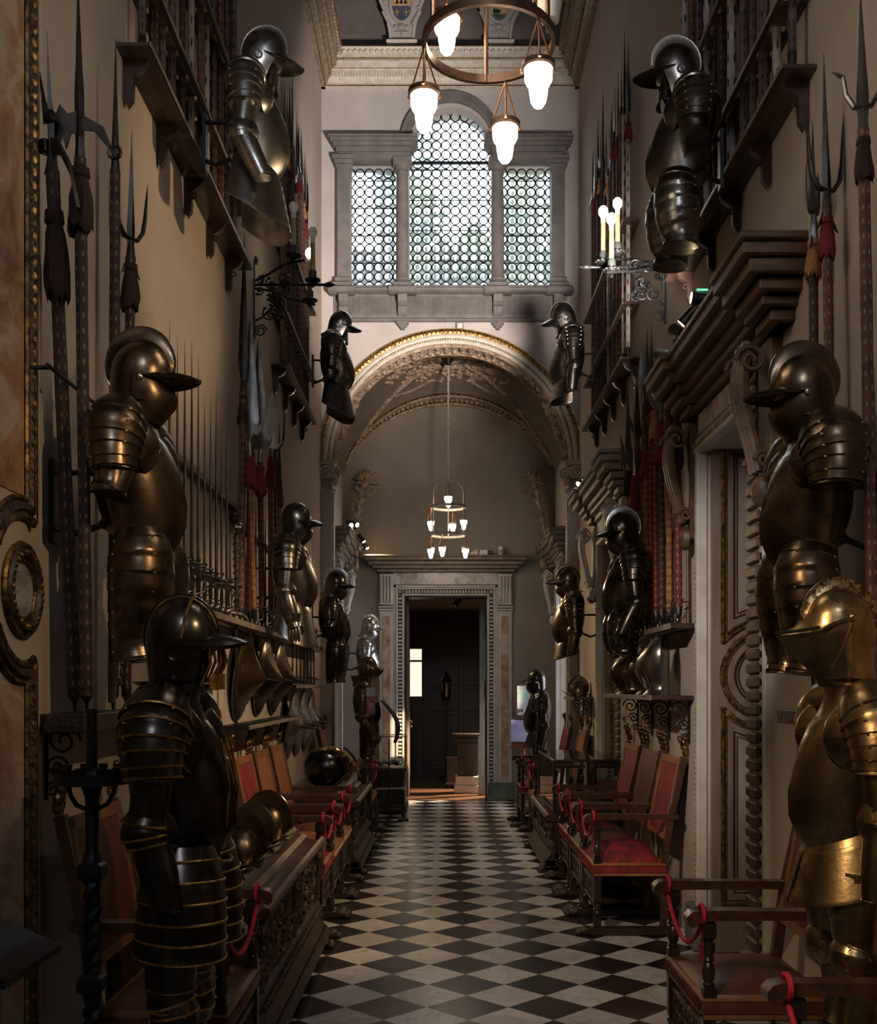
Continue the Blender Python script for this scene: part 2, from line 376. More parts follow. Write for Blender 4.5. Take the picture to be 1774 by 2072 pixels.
# ---- floor
b = MB(); b.box(WL-.6, WR+1.6, -4.2, YB+.02, -.1, 0); struct('floor', b, m_['checker_marble'], smooth=False)
b = MB(); b.box(-2.6, 2.6, YB+.02, 20.2, -.1, 0); struct('floor_far', b, m_['wood_floor'], smooth=False)

def side_wall(name, x0, x1, openings, mat):
    """openings: (y0, y1, ztop)"""
    b = MB(); y = -4.2
    for a, c, zt in openings:
        b.box(x0, x1, y, a, 0, ZT); b.box(x0, x1, a, c, zt, ZT); y = c
    b.box(x0, x1, y, YB+.4, 0, ZT)
    return struct(name, b, mat, smooth=False)
DR = [(5.58, 6.62, 3.12), (9.85, 10.97, 3.12), (13.75, 14.95, 3.12)]
side_wall('wall_left', WL-.35, WL, [], m_['plaster'])
side_wall('wall_right', WR, WR+.35, DR, m_['plaster'])

# ---- end wall with the arch below and the three-light window above
def arch_strip(b, cx, r, zs, ztop, y0, y1, n=40, x0=None, x1=None):
    pts = [(cx-r*cos(pi*i/n), zs+r*sin(pi*i/n)) for i in range(n+1)]
    for (xa, za), (xb, zb) in zip(pts, pts[1:]):
        b._add([(xa,y0,za),(xb,y0,zb),(xb,y0,ztop),(xa,y0,ztop),(xa,y1,za),(xb,y1,zb),(xb,y1,ztop),(xa,y1,ztop)],
               [(0,1,2,3),(4,7,6,5),(0,4,5,1),(3,2,6,7)])
AR, AZ = 1.434, 4.39
b = MB(); y0, y1 = YF, YF+.35
b.box(WL-.1, CX-AR, y0, y1, 0, 6.3); b.box(CX+AR, WR+.1, y0, y1, 0, 6.3)
arch_strip(b, CX, AR, AZ, 6.3, y0, y1)
LL = (-1.128, -.576); LC = (-.414, .588); LR = (.726, 1.308); ZS, ZH, ZA = 6.53, 8.05, 8.2
b.box(WL-.1, WR+.1, y0, y1, 6.3, ZS)
b.box(WL-.1, LL[0], y0, y1, ZS, 9.0); b.box(LL[1], LC[0], y0, y1, ZS, 9.0); b.box(LC[1], LR[0], y0, y1, ZS, 9.0); b.box(LR[1], WR+.1, y0, y1, ZS, 9.0)
b.box(LL[0], LL[1], y0, y1, ZH, 9.0); b.box(LR[0], LR[1], y0, y1, ZH, 9.0)
arch_strip(b, .087, .501, ZA, 9.0, y0, y1, 24)
struct('wall_end', b, m_['plaster_grey'], smooth=False)

# ---- window: frame, lead and bottle glass
w1 = sroot('window_1')
YG = YF+.16; P = .1155
discs = []
def light(x0, x1, z0, zt, arch=None):
    n = int(round((x1-x0)/P))+1; ox = (x0+x1)/2-(n-1)*P/2
    for i in range(n):
        for j in range(40):
            x = ox+i*P; z = z0+P*.5+j*P
            if z > (zt+.6 if arch else zt+.03): break
            if arch and z > arch[1] and (x-arch[0])**2+(z-arch[1])**2 > (arch[2]+.01)**2: continue
            discs.append((x, z))
light(*LL, ZS, ZH); light(*LR, ZS, ZH); light(*LC, ZS, ZA, (.087, ZA, .501))
g = MB(); ld = MB()
for x, z in discs:
    k = RND.uniform(.006, .016)
    g.loft([[(x+r*cos(2*pi*j/10), YG-h, z+r*sin(2*pi*j/10)) for j in range(10)] for r, h in ((.053,0),(.047,.006),(.03,k),(.012,k*1.25))], caps=False, cap1=True)
    ld.torus((x, YG, z), .054, .0075, 'y', 16, 4)
    ld.box(x+.051, x+.064, YG-.004, YG+.004, z-.005, z+.005)
for x0, x1, z0, z1 in ((*LL, ZS, ZH), (*LR, ZS, ZH), (*LC, ZS, ZA)):
    g._add([(x0,YG+.006,z0),(x1,YG+.006,z0),(x1,YG+.006,z1),(x0,YG+.006,z1)], [(0,1,2,3)])
    for k in range(1, 5):
        z = lerp(z0, z1, k/4.5)
        if z < z1: ld.box(x0, x1, YG-.006, YG+.006, z-.004, z+.004)
ld.box(*LC, YG-.02, YG+.02, 8.09, 8.115)
ap = [(.087+.501*cos(pi*i/24), YG+.006, ZA+.501*sin(pi*i/24)) for i in range(25)]
g._add(ap, [tuple(range(25))])
g.build('glass', m_['bottle_glass'], w1, smooth=True, ang=60)
ld.build('lead_came', m_['iron'], w1, smooth=False)

# stone dressing of the window
fr = MB()
def flat(b, x0, x1, z0, z1, d): b.bbox(x0, x1, YF-d, YF+.02, z0, z1, .008)
for xc, w in ((-1.205, .155), (1.385, .155)):                     # outer pilasters
    fr.bbox(xc-w/2, xc+w/2, YF-.1, YF+.12, 6.52, 7.99, .006)
    fr.bbox(xc-w/2-.025, xc+w/2+.025, YF-.125, YF, 6.5, 6.6, .01)
    for i, z in enumerate((7.92, 7.97, 8.02)): fr.bbox(xc-w/2-.018*(i+1), xc+w/2+.018*(i+1), YF-.11-.018*i, YF, z, z+.05, .008)
fr.build('pilaster', m_['stone'], w1)
co = MB()
for xc in (-.495, .657):                                            # round columns
    co.lathe([(.10,6.5),(.10,6.56),(.085,6.58),(.09,6.6),(.074,6.63),(.077,7.0),(.074,7.5),(.065,7.86),(.075,7.88),(.075,7.9),(.067,7.92),(.085,7.96),(.10,7.985)], 20, (xc, YF-.01, 0))
    co.bbox(xc-.115, xc+.115, YF-.125, YF+.1, 7.98, 8.05, .008)
co.build('column', m_['stone'], w1)
en = MB()
for x0, x1 in ((-1.33, -.36), (.54, 1.51)):                         # entablatures over the side lights
    for d, z0, z1, e in ((.11,8.04,8.11,0),(.13,8.11,8.17,.015),(.17,8.17,8.21,.05),(.2,8.21,8.25,.08),(.22,8.25,8.275,.1)):
        en.bbox(x0-e+.05, x1+e-.05, YF-d, YF+.12, z0, z1, .008)
en.build('entablature', m_['stone'], w1)
ar = MB()
prof = [(.501,-.04),(.55,-.04),(.555,-.06),(.575,-.06),(.58,-.085),(.605,-.085),(.61,0)]
ar.loft([[(.087-r*cos(pi*i/40), YF+d, ZA+.05+r*sin(pi*i/40)) for r, d in prof+[(.61,.1),(.501,.1)]] for i in range(41)], caps=True)
ar.build('arch_moulding', m_['stone'], w1)
sl = MB()
sl.bbox(-1.39, 1.57, YF-.14, YF+.1, 6.42, 6.47, .01); sl.bbox(-1.37, 1.55, YF-.11, YF+.1, 6.47, 6.505, .01)
for xc, hw in ((-1.225,.16),(-.495,.17),(.657,.17),(1.395,.16)): sl.bbox(xc-hw, xc+hw, YF-.18, YF, 6.40, 6.475, .012); sl.bbox(xc-.115, xc+.115, YF-.15, YF+.05, 6.475, 6.54, .015)
sl.build('sill', m_['stone'], w1)
fl = MB()
fl.box(-1.33, 1.5, YF-.02, YF+.02, 6.12, 6.42); fl.bbox(-1.36, 1.53, YF-.055, YF, 6.085, 6.125, .01)
x = -1.3
while x < 1.48:
    fl.tube([(x, YF-.024, 6.18), (x, YF-.024, 6.39)], .008, 6); x += .026
fl.build('fluted_panel', m_['stone'], w1)
br = MB()
for xc in (-1.205, -.495, .657, 1.385):
    for dx in (-.04, -.013, .013, .04):
        br.tube([(xc+dx, YF-.06, 6.40), (xc+dx, YF-.14, 6.37), (xc+dx, YF-.13, 6.31), (xc+dx, YF-.07, 6.28), (xc+dx, YF-.1, 6.235), (xc+dx, YF-.08, 6.19), (xc+dx, YF-.03, 6.16)], .019, 8)
    for i, z in enumerate((6.05, 6.02, 5.99)): br.bbox(xc-.075+.024*i, xc+.075-.024*i, YF-.06, YF, z, z+.04, .006)
br.build('scroll_bracket', m_['stone'], w1)

# ---- cornice round the top of the hall
def cornice(name, along, w0, w1, mat_plain, mat_gilt):
    """along(a, t, z): a = projection from wall, t = run"""
    r = sroot(name)
    prof = [(0,8.92),(.05,8.92),(.055,8.945),(.08,8.95),(.085,8.985),(.11,9.0),(.12,9.07),(.15,9.085),(.20,9.095),(.21,9.15),(.17,9.165),(.18,9.20),(.23,9.21),(.25,9.26),(.27,9.285),(0,9.30)]
    b = MB(); b.prism(prof, lambda a, z, t: along(a, t, z), w0, w1); b.build('moulding', mat_plain, r, ang=25)
    e = MB(); g = MB(); t = w0+.03
    while t < w1-.02:
        e.sph(along(.245, t, 9.232), .027, 8, 6); t += .066
    t = w0+.02
    while t < w1-.01:
        p, q = along(.122, t, 9.01), along(.130, t, 9.06)
        e.tube([p, q], .0125, 6); t += .036
    t = w0
    for a, z in ((.058,8.932),(.155,9.09),(.178,9.192),(.272,9.283)):
        g.tube([along(a, w0, z), along(a, w1, z)], .0075, 6)
    e.build('egg_row', mat_plain, r); g.build('gilt_fillet', MATS['gilt'], r)
    return r
cornice('trim_1', lambda a, t, z: (t, YF-a, z), WL, WR, m_['cream_stucco'], m_['gilt'])
cornice('trim_2', lambda a, t, z: (WL+a, t, z), 6.5, YF, m_['cornice_gilt'], m_['gilt'])
cornice('trim_3', lambda a, t, z: (WR-a, t, z), 6.5, YF, m_['cornice_gilt'], m_['gilt'])

# ---- coved ceiling with lunettes
b = MB(); b.box(WL-.4, WR+.4, -4.2, YF+.4, ZT, ZT+.1); b.box(WL, WR, YF, YF+.3, 9.0, ZT)
c = ramp_pts = None
def cove(xw, s):
    rows = []
    for i in range(9):
        a = pi/2*i/8; rows.append([(xw+s*(1.0-cos(a))*1.0, y, 9.3+1.1*sin(a)) for y in (6.0, YF)])
    return rows
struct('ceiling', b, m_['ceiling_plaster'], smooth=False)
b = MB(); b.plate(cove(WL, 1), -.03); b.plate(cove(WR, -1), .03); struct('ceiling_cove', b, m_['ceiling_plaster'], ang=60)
def cov_y(z): t = clamp((z-9.3)/1.05); return YF-.10-.62*t*t
pend = sroot('trim_4')
pb = MB(); pe = MB(); pc = MB(); ca = MB()
def half(z): t = clamp((z-9.42)/.75); return .148+.42*t**2.1
PEN = (-.50, .665)
def zq(z): return 9.41+(z-9.41)*.74
for xc in PEN:
    grid = [[(xc+u*half(z), cov_y(z), z) for u in (-1,-.5,0,.5,1)] for z in [9.40+.075*i for i in range(13)]]
    pb.plate(grid, -.06)
    for s in (-1, 1): pe.tube([(xc+s*(half(z)-.012), cov_y(z)-.012, z) for z in [9.44+.06*i for i in range(15)]], .02, 6)
    pe.tube([(xc-.13, cov_y(9.45)-.01, 9.45), (xc+.13, cov_y(9.45)-.01, 9.45)], .016, 6)
    for hw, z0, z1, d in ((.135,9.29,9.345,.14),(.15,9.345,9.365,.16),(.165,9.365,9.385,.18),(.185,9.385,9.41,.2)): pc.bbox(xc-hw, xc+hw, YF-d, YF, z0, z1, .005)
    # stucco cartouche: rim, scrolls, ribbon
    def cp(u, z, d): z = zq(z); return (xc+u, cov_y(z)-d, z)
    pts = [(.135*sin(a), 9.92-.23*cos(a)) for a in [2*pi*i/28 for i in range(29)]]
    ca.tube([cp(u, z, .03) for u, z in pts], .022, 6)
    for s in (-1, 1):
        ca.tube([cp(s*(.13+.03*k), 9.66+.06*k, .02) for k in range(4)], .028, 6)
        for zz, uu in ((9.86,.2),(9.72,.165),(9.97,.21)): ca.tube([cp(s*(uu+.03*(1-k/14)*cos(k*.7)), zz+.03*(1-k/14)*sin(k*.7), .03) for k in range(14)], .011, 6)
        ca.sph(cp(s*.05, 9.56, .02), (.045,.012,.014), 8, 4); ca.tube([cp(s*.04, 9.62, .02), cp(s*.075, 9.645, .03), cp(s*.10, 9.62, .02)], .012, 6)
    ca.bbox(xc-.04, xc+.04, cov_y(9.56)-.05, cov_y(9.56), zq(9.595), zq(9.66), .008); ca.tube([cp(0, 9.59, .02), cp(0, 9.51, .02)], .007, 6)
    ca.tube([cp(.012*cos(k), 9.5+.012*sin(k), .02) for k in range(5)], .005, 5)
pb.build('pendentive', m_['pendentive_plaster'], pend, ang=60); pe.build('rib_edge', m_['plaster_grey'], pend); pc.build('corbel', m_['cream_stucco'], pend); ca.build('cartouche', m_['pendentive_plaster'], pend)
# painted shields on the two cartouches
def sh_half(z): t = clamp((z-9.70)/.22); return .128*sqrt(max(0, 1-(1-t)**2))
for k, xc in enumerate(PEN):
    def band(z0, z1, d):
        q = MB(); n = 8
        q.plate([[(xc+u*sh_half(z), cov_y(zq(z))-d, zq(z)) for u in (-1,-.4,.4,1)] for z in [lerp(z0, z1, i/n) for i in range(n+1)]], -.012); return q
    if k == 0:
        s0 = band(9.702, 9.90, .022).build('shield_field', m_['shield_blue'], pend); band(9.90, 10.06, .022).build('shield_chief', m_['shield_gold'], pend)
        e = MB()
        for u in (-.055, .055):
            for du, zz, rx, rz in ((0,9.835,.010,.038),(0,9.785,.009,.022),(-.022,9.825,.012,.011),(.022,9.825,.012,.011),(0,9.812,.024,.006)):
                e.sph((xc+u+du, cov_y(zq(zz))-.030, zq(zz)), (rx,.006,rz*.8), 8, 5)
        e.build('fleur_emblem', m_['shield_gold'], pend)
        e = MB()
        for u in (-.05, 0, .05):
            e.sph((xc+u, cov_y(zq(9.945))-.03, zq(9.945)), (.012,.006,.03), 8, 5); e.sph((xc+u, cov_y(zq(9.93))-.03, zq(9.93)), (.026,.006,.006), 8, 5)
        e.build('black_charge', m_['iron'], pend)
    else:
        band(9.702, 9.80, .022).build('shield_base', m_['shield_green'], pend); band(9.80, 9.885, .022).build('shield_bar', m_['shield_gold'], pend); band(9.885, 10.06, .022).build('shield_field', m_['shield_red'], pend)
        e = MB(); e.sph((xc-.03, cov_y(zq(9.83))-.03, zq(9.825)), (.05,.006,.03), 8, 5); e.box(xc-.07, xc-.055, cov_y(zq(9.85))-.034, cov_y(zq(9.85))-.028, zq(9.83), zq(9.87)); e.build('dark_charge', m_['shield_green'], pend)
        e = MB(); z0 = zq(9.905); yy = cov_y(z0)-.034
        for u in (-.05, -.005, .035, .06):
            e.box(xc+u, xc+u+.006, yy, yy+.006, z0, z0+.06)
        for zz in (z0, z0+.027, z0+.054): e.box(xc-.005, xc+.02, yy, yy+.006, zz, zz+.006)
        e.build('letter_stroke', m_['cornice_gilt'], pend)

# ---- arch: gilt and cream mouldings, imposts with volute capitals, carved jamb strips
av = sroot('trim_5')
def arch_band(name, r0, r1, d0, d1, mat, n=56):
    q = MB(); q.loft([[(CX-r*cos(pi*i/n), YF-d, AZ+r*sin(pi*i/n)) for r, d in ((r0,d0),((r0+r1)/2,max(d0,d1)+.006),(r1,d1),(r1,-.02),(r0,-.02))] for i in range(n+1)]); return q.build(name, mat, av, ang=30)
arch_band('cream_band', 1.434, 1.475, .03, .035, m_['cream_stucco']); arch_band('cream_band', 1.492, 1.545, .045, .04, m_['cream_stucco'])
arch_band('gilt_band', 1.475, 1.492, .02, .02, m_['old_gilt']); arch_band('gilt_band', 1.545, 1.60, .045, .05, m_['old_gilt'])
q = MB(); n = 150
for i in range(n):
    a = pi*(i+.5)/n; q.sph((CX-1.483*cos(a), YF-.03, AZ+1.483*sin(a)), .0105, 6, 4)
q.build('bead_row', m_['cream_stucco'], av)
q = MB(); n = 96
for i in range(n):
    a = pi*(i+.5)/n; c0 = Vector((CX-1.573*cos(a), YF-.056, AZ+1.573*sin(a))); rd = Vector((-cos(a), 0, sin(a))); tn = Vector((sin(a), 0, cos(a)))
    q.tube([c0-rd*.02, c0+tn*.012+rd*.0, c0+rd*.02], .006, 5); q.tube([c0-rd*.02, c0-tn*.012, c0+rd*.02], .006, 5)
q.tube([(CX-1.603*cos(pi*i/60), YF-.045, AZ+1.603*sin(pi*i/60)) for i in range(61)], .009, 6)
q.build('gilt_leaf_row', m_['gilt'], av)
# soffit of the arch, stucco reliefs
q = MB(); n = 44
for i in range(n):
    a = pi*(i+.5)/n
    for yy in (YF+.09, YF+.26):
        c0 = (CX-1.425*cos(a), yy, AZ+1.425*sin(a)); q.sph(c0, RND.uniform(.022, .05), 7, 4)
q.loft([[(CX-r*cos(pi*i/50), YF+y, AZ+r*sin(pi*i/50)) for r, y in ((1.44,.0),(1.40,.015),(1.40,.04),(1.44,.05))] for i in range(51)])
q.loft([[(CX-r*cos(pi*i/50), YF+y, AZ+r*sin(pi*i/50)) for r, y in ((1.44,.3),(1.40,.31),(1.40,.34),(1.44,.35))] for i in range(51)])
for s in (-1, 1):                                                   # relief herms low on the soffit
    for k, (a, rr) in enumerate(((.30,.10),(.37,.075),(.44,.06),(.5,.075),(.56,.05))):
        q.sph((CX+s*(1.41-.02)*cos(a), YF+.16, AZ+1.39*sin(a)), (.06, rr, rr), 9, 6)
q.build('soffit_relief', m_['stucco'], av)
for s in (-1, 1):
    xj = CX+s*AR; q = MB()
    x0, x1 = sorted((xj-s*.035, xj+s*.17))
    q.bbox(x0-.02, x1+.02, YF-.10, YF+.1, AZ-.03, AZ+.005, .008); q.bbox(x0-.03, x1, YF-.12, YF+.1, AZ-.055, AZ-.03, .008)
    for xo, yy, rr in ((xj+s*.07, YF-.10, .085), (xj-s*.05, YF-.02, .07)):      # volutes
        q.tube([(xo+rr*(1-t/22)*cos(t*.62)*1.0, yy-.02-.001*t, AZ-.15+rr*(1-t/22)*sin(t*.62)) for t in range(21)], [.02*(1-t/34) for t in range(21)], 7)
        q.sph((xo, yy-.03, AZ-.15), .022, 8, 5)
    q.bbox(x0, x1, YF-.08, YF+.06, AZ-.2, AZ-.05, .02)
    q.bbox(x0-.01, x1+.01, YF-.055, YF+.1, AZ-.36, AZ-.33, .008)
    q.sph((xj-s*.04, YF-.05, AZ-.24), (.05,.05,.06), 8, 6)
    q.build('volute_capital', m_['pale_stone'], av)
    q = MB(); q.bbox(min(xj, xj+s*.15), max(xj, xj+s*.15), YF-.045, YF+.02, 0, AZ-.35, .008); q.build('pilaster_shaft', m_['plaster_grey'], av)
    q = MB(); z = .3
    while z < AZ-.4: q.sph((xj-s*.006, YF+.02, z), (.016,.022,.02), 6, 4); q.sph((xj-s*.006, YF+.07, z+.02), (.014,.02,.022), 6, 4); z += .045
    q.build('carved_strip', m_['cornice_gilt'], av)
tag_ = None

# ---- vaulted bay behind the arch
BY0, BY1, BYC = YF+.35, YB, (YF+.35+YB)/2
def vz(x, y):
    u = clamp((x-CX)/1.62, -1, 1); v = (y-BYC)/((BY1-BY0)/2)
    return AZ+1.40*sqrt(max(0, 1-u*u))+.34*(1-v*v)*(1-u*u)
b = MB()
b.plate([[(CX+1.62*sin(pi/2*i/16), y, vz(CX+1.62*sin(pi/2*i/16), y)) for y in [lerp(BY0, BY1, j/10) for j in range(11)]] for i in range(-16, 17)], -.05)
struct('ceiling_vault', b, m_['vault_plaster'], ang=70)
rv = sroot('trim_6')
ribs = MB(); lf = MB(); gl_ = MB()
def vp(x, y, d=.0): return (x, y, vz(x, y)-d)
for sx in (-1, 1):
    for sy in (-1, 1):
        for off in (-.085, .085):
            ribs.tube([vp(CX+sx*lerp(1.38, .25, t/24)+off*sy*.7, BYC+sy*lerp(1.02, .2, t/24)+off*sx*.55, .015) for t in range(25)], .028, 6)
            for o2 in (-.035, .035): gl_.tube([vp(CX+sx*lerp(1.38, .25, t/24)+(off+o2)*sy*.7, BYC+sy*lerp(1.02, .2, t/24)+(off+o2)*sx*.55, .012) for t in range(25)], .010, 5)
        for t in range(26):
            x = CX+sx*lerp(1.36, .25, t/26); y = BYC+sy*lerp(1.0, .2, t/26)
            lf.torus(vp(x, y, .02), .034, .014, 'z', 8, 4)
for yy in (BY0+.06, BY1-.05, BY1-.2):
    ribs.tube([vp(CX+1.5*sin(pi/2*i/30), yy, .012) for i in range(-30, 31)], .022, 6); gl_.tube([vp(CX+1.5*sin(pi/2*i/30), yy-.035, .012) for i in range(-30, 31)], .012, 5)
n = 64
for i in range(n):
    a = -pi/2+pi*(i+.5)/n; x = CX+1.5*sin(a); lf.sph(vp(x, BY1-.12, .012), (.028,.04,.028), 6, 4)
for R0, rr in ((.17,.016),(.27,.02),(.33,.012)):                    # rosette in the crown
    for yc in (BYC, BYC-.62):
        k = 1.0 if yc == BYC else .72
        ribs.tube([vp(CX+R0*k*cos(2*pi*i/28), yc+R0*k*sin(2*pi*i/28), .012) for i in range(29)], rr, 6)
for yc, k in ((BYC, 1.0), (BYC-.62, .72)):
    for i in range(12):
        a = 2*pi*i/12; lf.sph(vp(CX+.12*k*cos(a), yc+.12*k*sin(a), .02), (.045*k,.045*k,.03), 7, 4)
for i in range(260):                                                # scattered leaf stucco round the crown
    a = RND.uniform(0, 2*pi); q = RND.uniform(.36, .78); x = CX+1.1*q*cos(a); y = BYC+.95*q*sin(a)*.9
    lf.sph(vp(x, y, .012), (RND.uniform(.02,.06), RND.uniform(.02,.06), .03), 6, 4)
for s in (-1, 1):                                                   # garlands of leaves
    for k in range(15):
        t = k/14; lf.sph(vp(CX+s*lerp(.3, .8, t), BYC+.62+.10*sin(pi*t), .015), (.035,.026,.02), 6, 4)
# acanthus brackets in the two far corners, rising with the vault
for s in (-1, 1):
    yc_ = BY1-.08
    for k in range(15):
        t = k/14; zz = 3.60+1.05*t; xx = CX+s*(1.40-.20*t**2); wd = .035+.05*t**1.5
        lf.sph((xx, yc_-.05-.07*t, zz), (wd*.7, .05, .065), 8, 5)
        if k % 2 == 0:
            for q in (-1, 1): lf.tube([(xx+q*wd*.5, yc_-.05-.07*t, zz), (xx+q*wd*1.4, yc_-.06-.09*t, zz+.06), (xx+q*wd*1.9, yc_-.03-.09*t, zz+.05)], [.03,.026,.008], 6, flat=.6)
    for k in range(9):
        a = radians(-10+200*k/8); lf.tube([(CX+s*1.19, yc_-.13, 4.64), (CX+s*1.19+.12*cos(a), yc_-.16, 4.64+.13*sin(a)), (CX+s*1.19+.19*cos(a), yc_-.12, 4.64+.20*sin(a))], [.04,.045,.012], 7, flat=.5)
    lf.torus((CX+s*1.14, yc_-.17, 4.50), .055, .02, 'y', 14, 6)
    lf.bbox(CX+s*1.40-.08, CX+s*1.40+.08, BY1-.20, BY1-.02, 3.36, 3.56, .03)
gl_.build('gilt_line', m_['old_gilt'], rv); ribs.build('rib_moulding', m_['stucco'], rv); lf.build('stucco_leaf', m_['stucco'], rv)

# ---- back wall with its doorway
OX0, OX1, OZ = -.575, .64, 3.0
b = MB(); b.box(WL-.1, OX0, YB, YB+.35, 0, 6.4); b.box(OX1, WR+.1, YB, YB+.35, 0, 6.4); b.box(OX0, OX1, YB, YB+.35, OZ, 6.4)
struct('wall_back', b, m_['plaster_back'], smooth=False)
d0 = sroot('door_4')
q = MB()
for s, xo in ((-1, OX0), (1, OX1)):
    for w0, w1, d in ((.0,.03,.05),(.09,.12,.055),(.12,.16,.04)):
        q.bbox(*sorted((xo+s*w0, xo+s*w1)), YB-d, YB+.1, 0, OZ+.16, .006)
for w0, w1, d in ((.0,.03,.05),(.09,.12,.055),(.12,.16,.04)): q.bbox(OX0-.16, OX1+.16, YB-d, YB+.1, OZ+w0, OZ+w1, .006)
q.build('architrave', m_['pale_stone'], d0)
q = MB(); z = .03
while z < OZ+.05:
    for xo in (OX0-.06, OX1+.06): q.bbox(xo-.026, xo+.026, YB-.05, YB, z, z+.032, .006)
    z += .056
x = OX0-.06
while x < OX1+.06: q.bbox(x-.014, x+.014, YB-.05, YB, OZ+.035, OZ+.085, .005); x += .046
q.build('dentil_row', m_['pale_stone'], d0)
q = MB()
for s, xo in ((-1, OX0-.16), (1, OX1+.16)):
    xa, xb = sorted((xo, xo+s*.20)); q.bbox(xa, xb, YB-.05, YB+.02, .0, 2.78, .006)
    for z in (2.78, 2.82): q.bbox(xa-.015, xb+.015, YB-.075, YB, z, z+.03, .006)
    q.bbox(xa, xb, YB-.09, YB, 2.86, 3.32, .01)
    for k in range(4): q.tube([(lerp(xa+.03, xb-.03, k/3), YB-.10, 2.9), (lerp(xa+.03, xb-.03, k/3), YB-.115, 3.28)], .016, 6)
q.build('pilaster', m_['pale_stone'], d0)
q = MB()
for xo in (OX0-.26, OX1+.26): q.bbox(xo-.055, xo+.055, YB-.058, YB-.03, .3, 2.70, .004)
q.build('breccia_inlay', m_['breccia'], d0)
q = MB(); q.bbox(OX0-.16, OX1+.16, YB-.055, YB, OZ+.16, OZ+.34, .005); q.build('breccia_frieze', m_['breccia_grey'], d0)
q = MB()
for z0, z1, d, e in ((3.34,3.39,.11,.30),(3.39,3.44,.16,.36),(3.44,3.50,.20,.42),(3.50,3.545,.27,.47),(3.545,3.575,.29,.49)): q.bbox(OX0-.1-e, OX1+.1+e, YB-d, YB, z0, z1, .01)
q.build('cornice', m_['pediment_lit'], d0)
q = MB()
for xa, xb in ((OX0-.4, OX0-.01), (OX1+.01, OX1+.4)): q.bbox(xa, xb, YB-.07, YB+.35, 0, .27, .008)
q.build('plinth', m_['marble_green'], d0)
q = MB(); q.box(OX0-.005, OX0+.02, YB, YB+.36, 0, OZ); q.box(OX1-.02, OX1+.005, YB, YB+.36, 0, OZ); q.box(OX0, OX1, YB, YB+.36, OZ-.02, OZ+.005)
q.torus((OX1-.02, YB+.18, 1.62), .13, .012, 'x', 20, 5); q.torus((OX1-.02, YB+.18, 1.62), .09, .008, 'x', 20, 5)
q.build('jamb_panel', m_['panel_dark'], d0)
q = MB(); q.bbox(OX0+.02, OX0+.055, YB+.36, YB+.95, .02, OZ-.05, .006); q.build('door_leaf', m_['door_wood'], d0)
q = MB(); q.sph((OX0+.075, YB+.9, 1.05), .02, 8, 6); q.tube([(OX0+.06,YB+.9,1.15),(OX0+.09,YB+.9,1.12),(OX0+.06,YB+.9,1.09)], .008, 6); q.build('door_handle', m_['brass'], d0)

# ---- room beyond
b = MB(); Y2 = 19.6
b.box(-2.6, WL-.1, YB+.15, YB+.35, 0, 3.9); b.box(WR+.1, 2.5, YB+.15, YB+.35, 0, 3.9)
b.box(-2.6, -2.4, YB+.35, Y2+.3, 0, 3.8); b.box(2.3, 2.5, YB+.35, Y2+.3, 0, 3.8)
b.box(-2.6, -.66, Y2, Y2+.25, 0, 3.8); b.box(-.40, 2.5, Y2, Y2+.25, 0, 3.8); b.box(-.66, -.40, Y2, Y2+.25, 0, 1.48); b.box(-.66, -.40, Y2, Y2+.25, 2.38, 3.8)
struct('wall_far_room', b, m_['plaster'], smooth=False)
b = MB(); b.box(-2.6, 2.6, YB+.35, Y2+.3, 3.8, 3.9); struct('ceiling_far_room', b, m_['ceiling_plaster'], smooth=False)
pn = sroot('trim_7'); q = MB()
q.box(-.38, 2.3, Y2-.06, Y2, 0, 2.95); q.bbox(-2.4, 2.3, Y2-.12, Y2, 2.95, 3.04, .01); q.box(-2.4, -.67, Y2-.05, Y2, 0, 2.95); q.box(-.67, -.38, Y2-.05, Y2, 0, 1.47); q.box(-.67, -.38, Y2-.05, Y2, 2.39, 2.95)
for x in (-.36, .28, .95): q.bbox(x, x+.09, Y2-.09, Y2, 0, 2.95, .008)
for z in (.15, 1.15, 1.62, 2.8): q.bbox(-.38, 2.3, Y2-.085, Y2, z, z+.08, .008)
q.build('panelling', m_['panel_dark'], pn)
w2 = sroot('window_2'); q = MB(); q.box(-.66, -.40, Y2+.1, Y2+.12, 1.48, 2.38); q.build('lit_pane', m_['far_window_glow'], w2, smooth=False)
q = MB()
for z in (1.46, 2.13, 2.37): q.bbox(-.68, -.38, Y2-.02, Y2+.1, z, z+.035, .004)
for x in (-.675, -.40): q.bbox(x, x+.02, Y2-.02, Y2+.1, 1.46, 2.40, .004)
q.build('window_frame', m_['panel_dark'], w2)

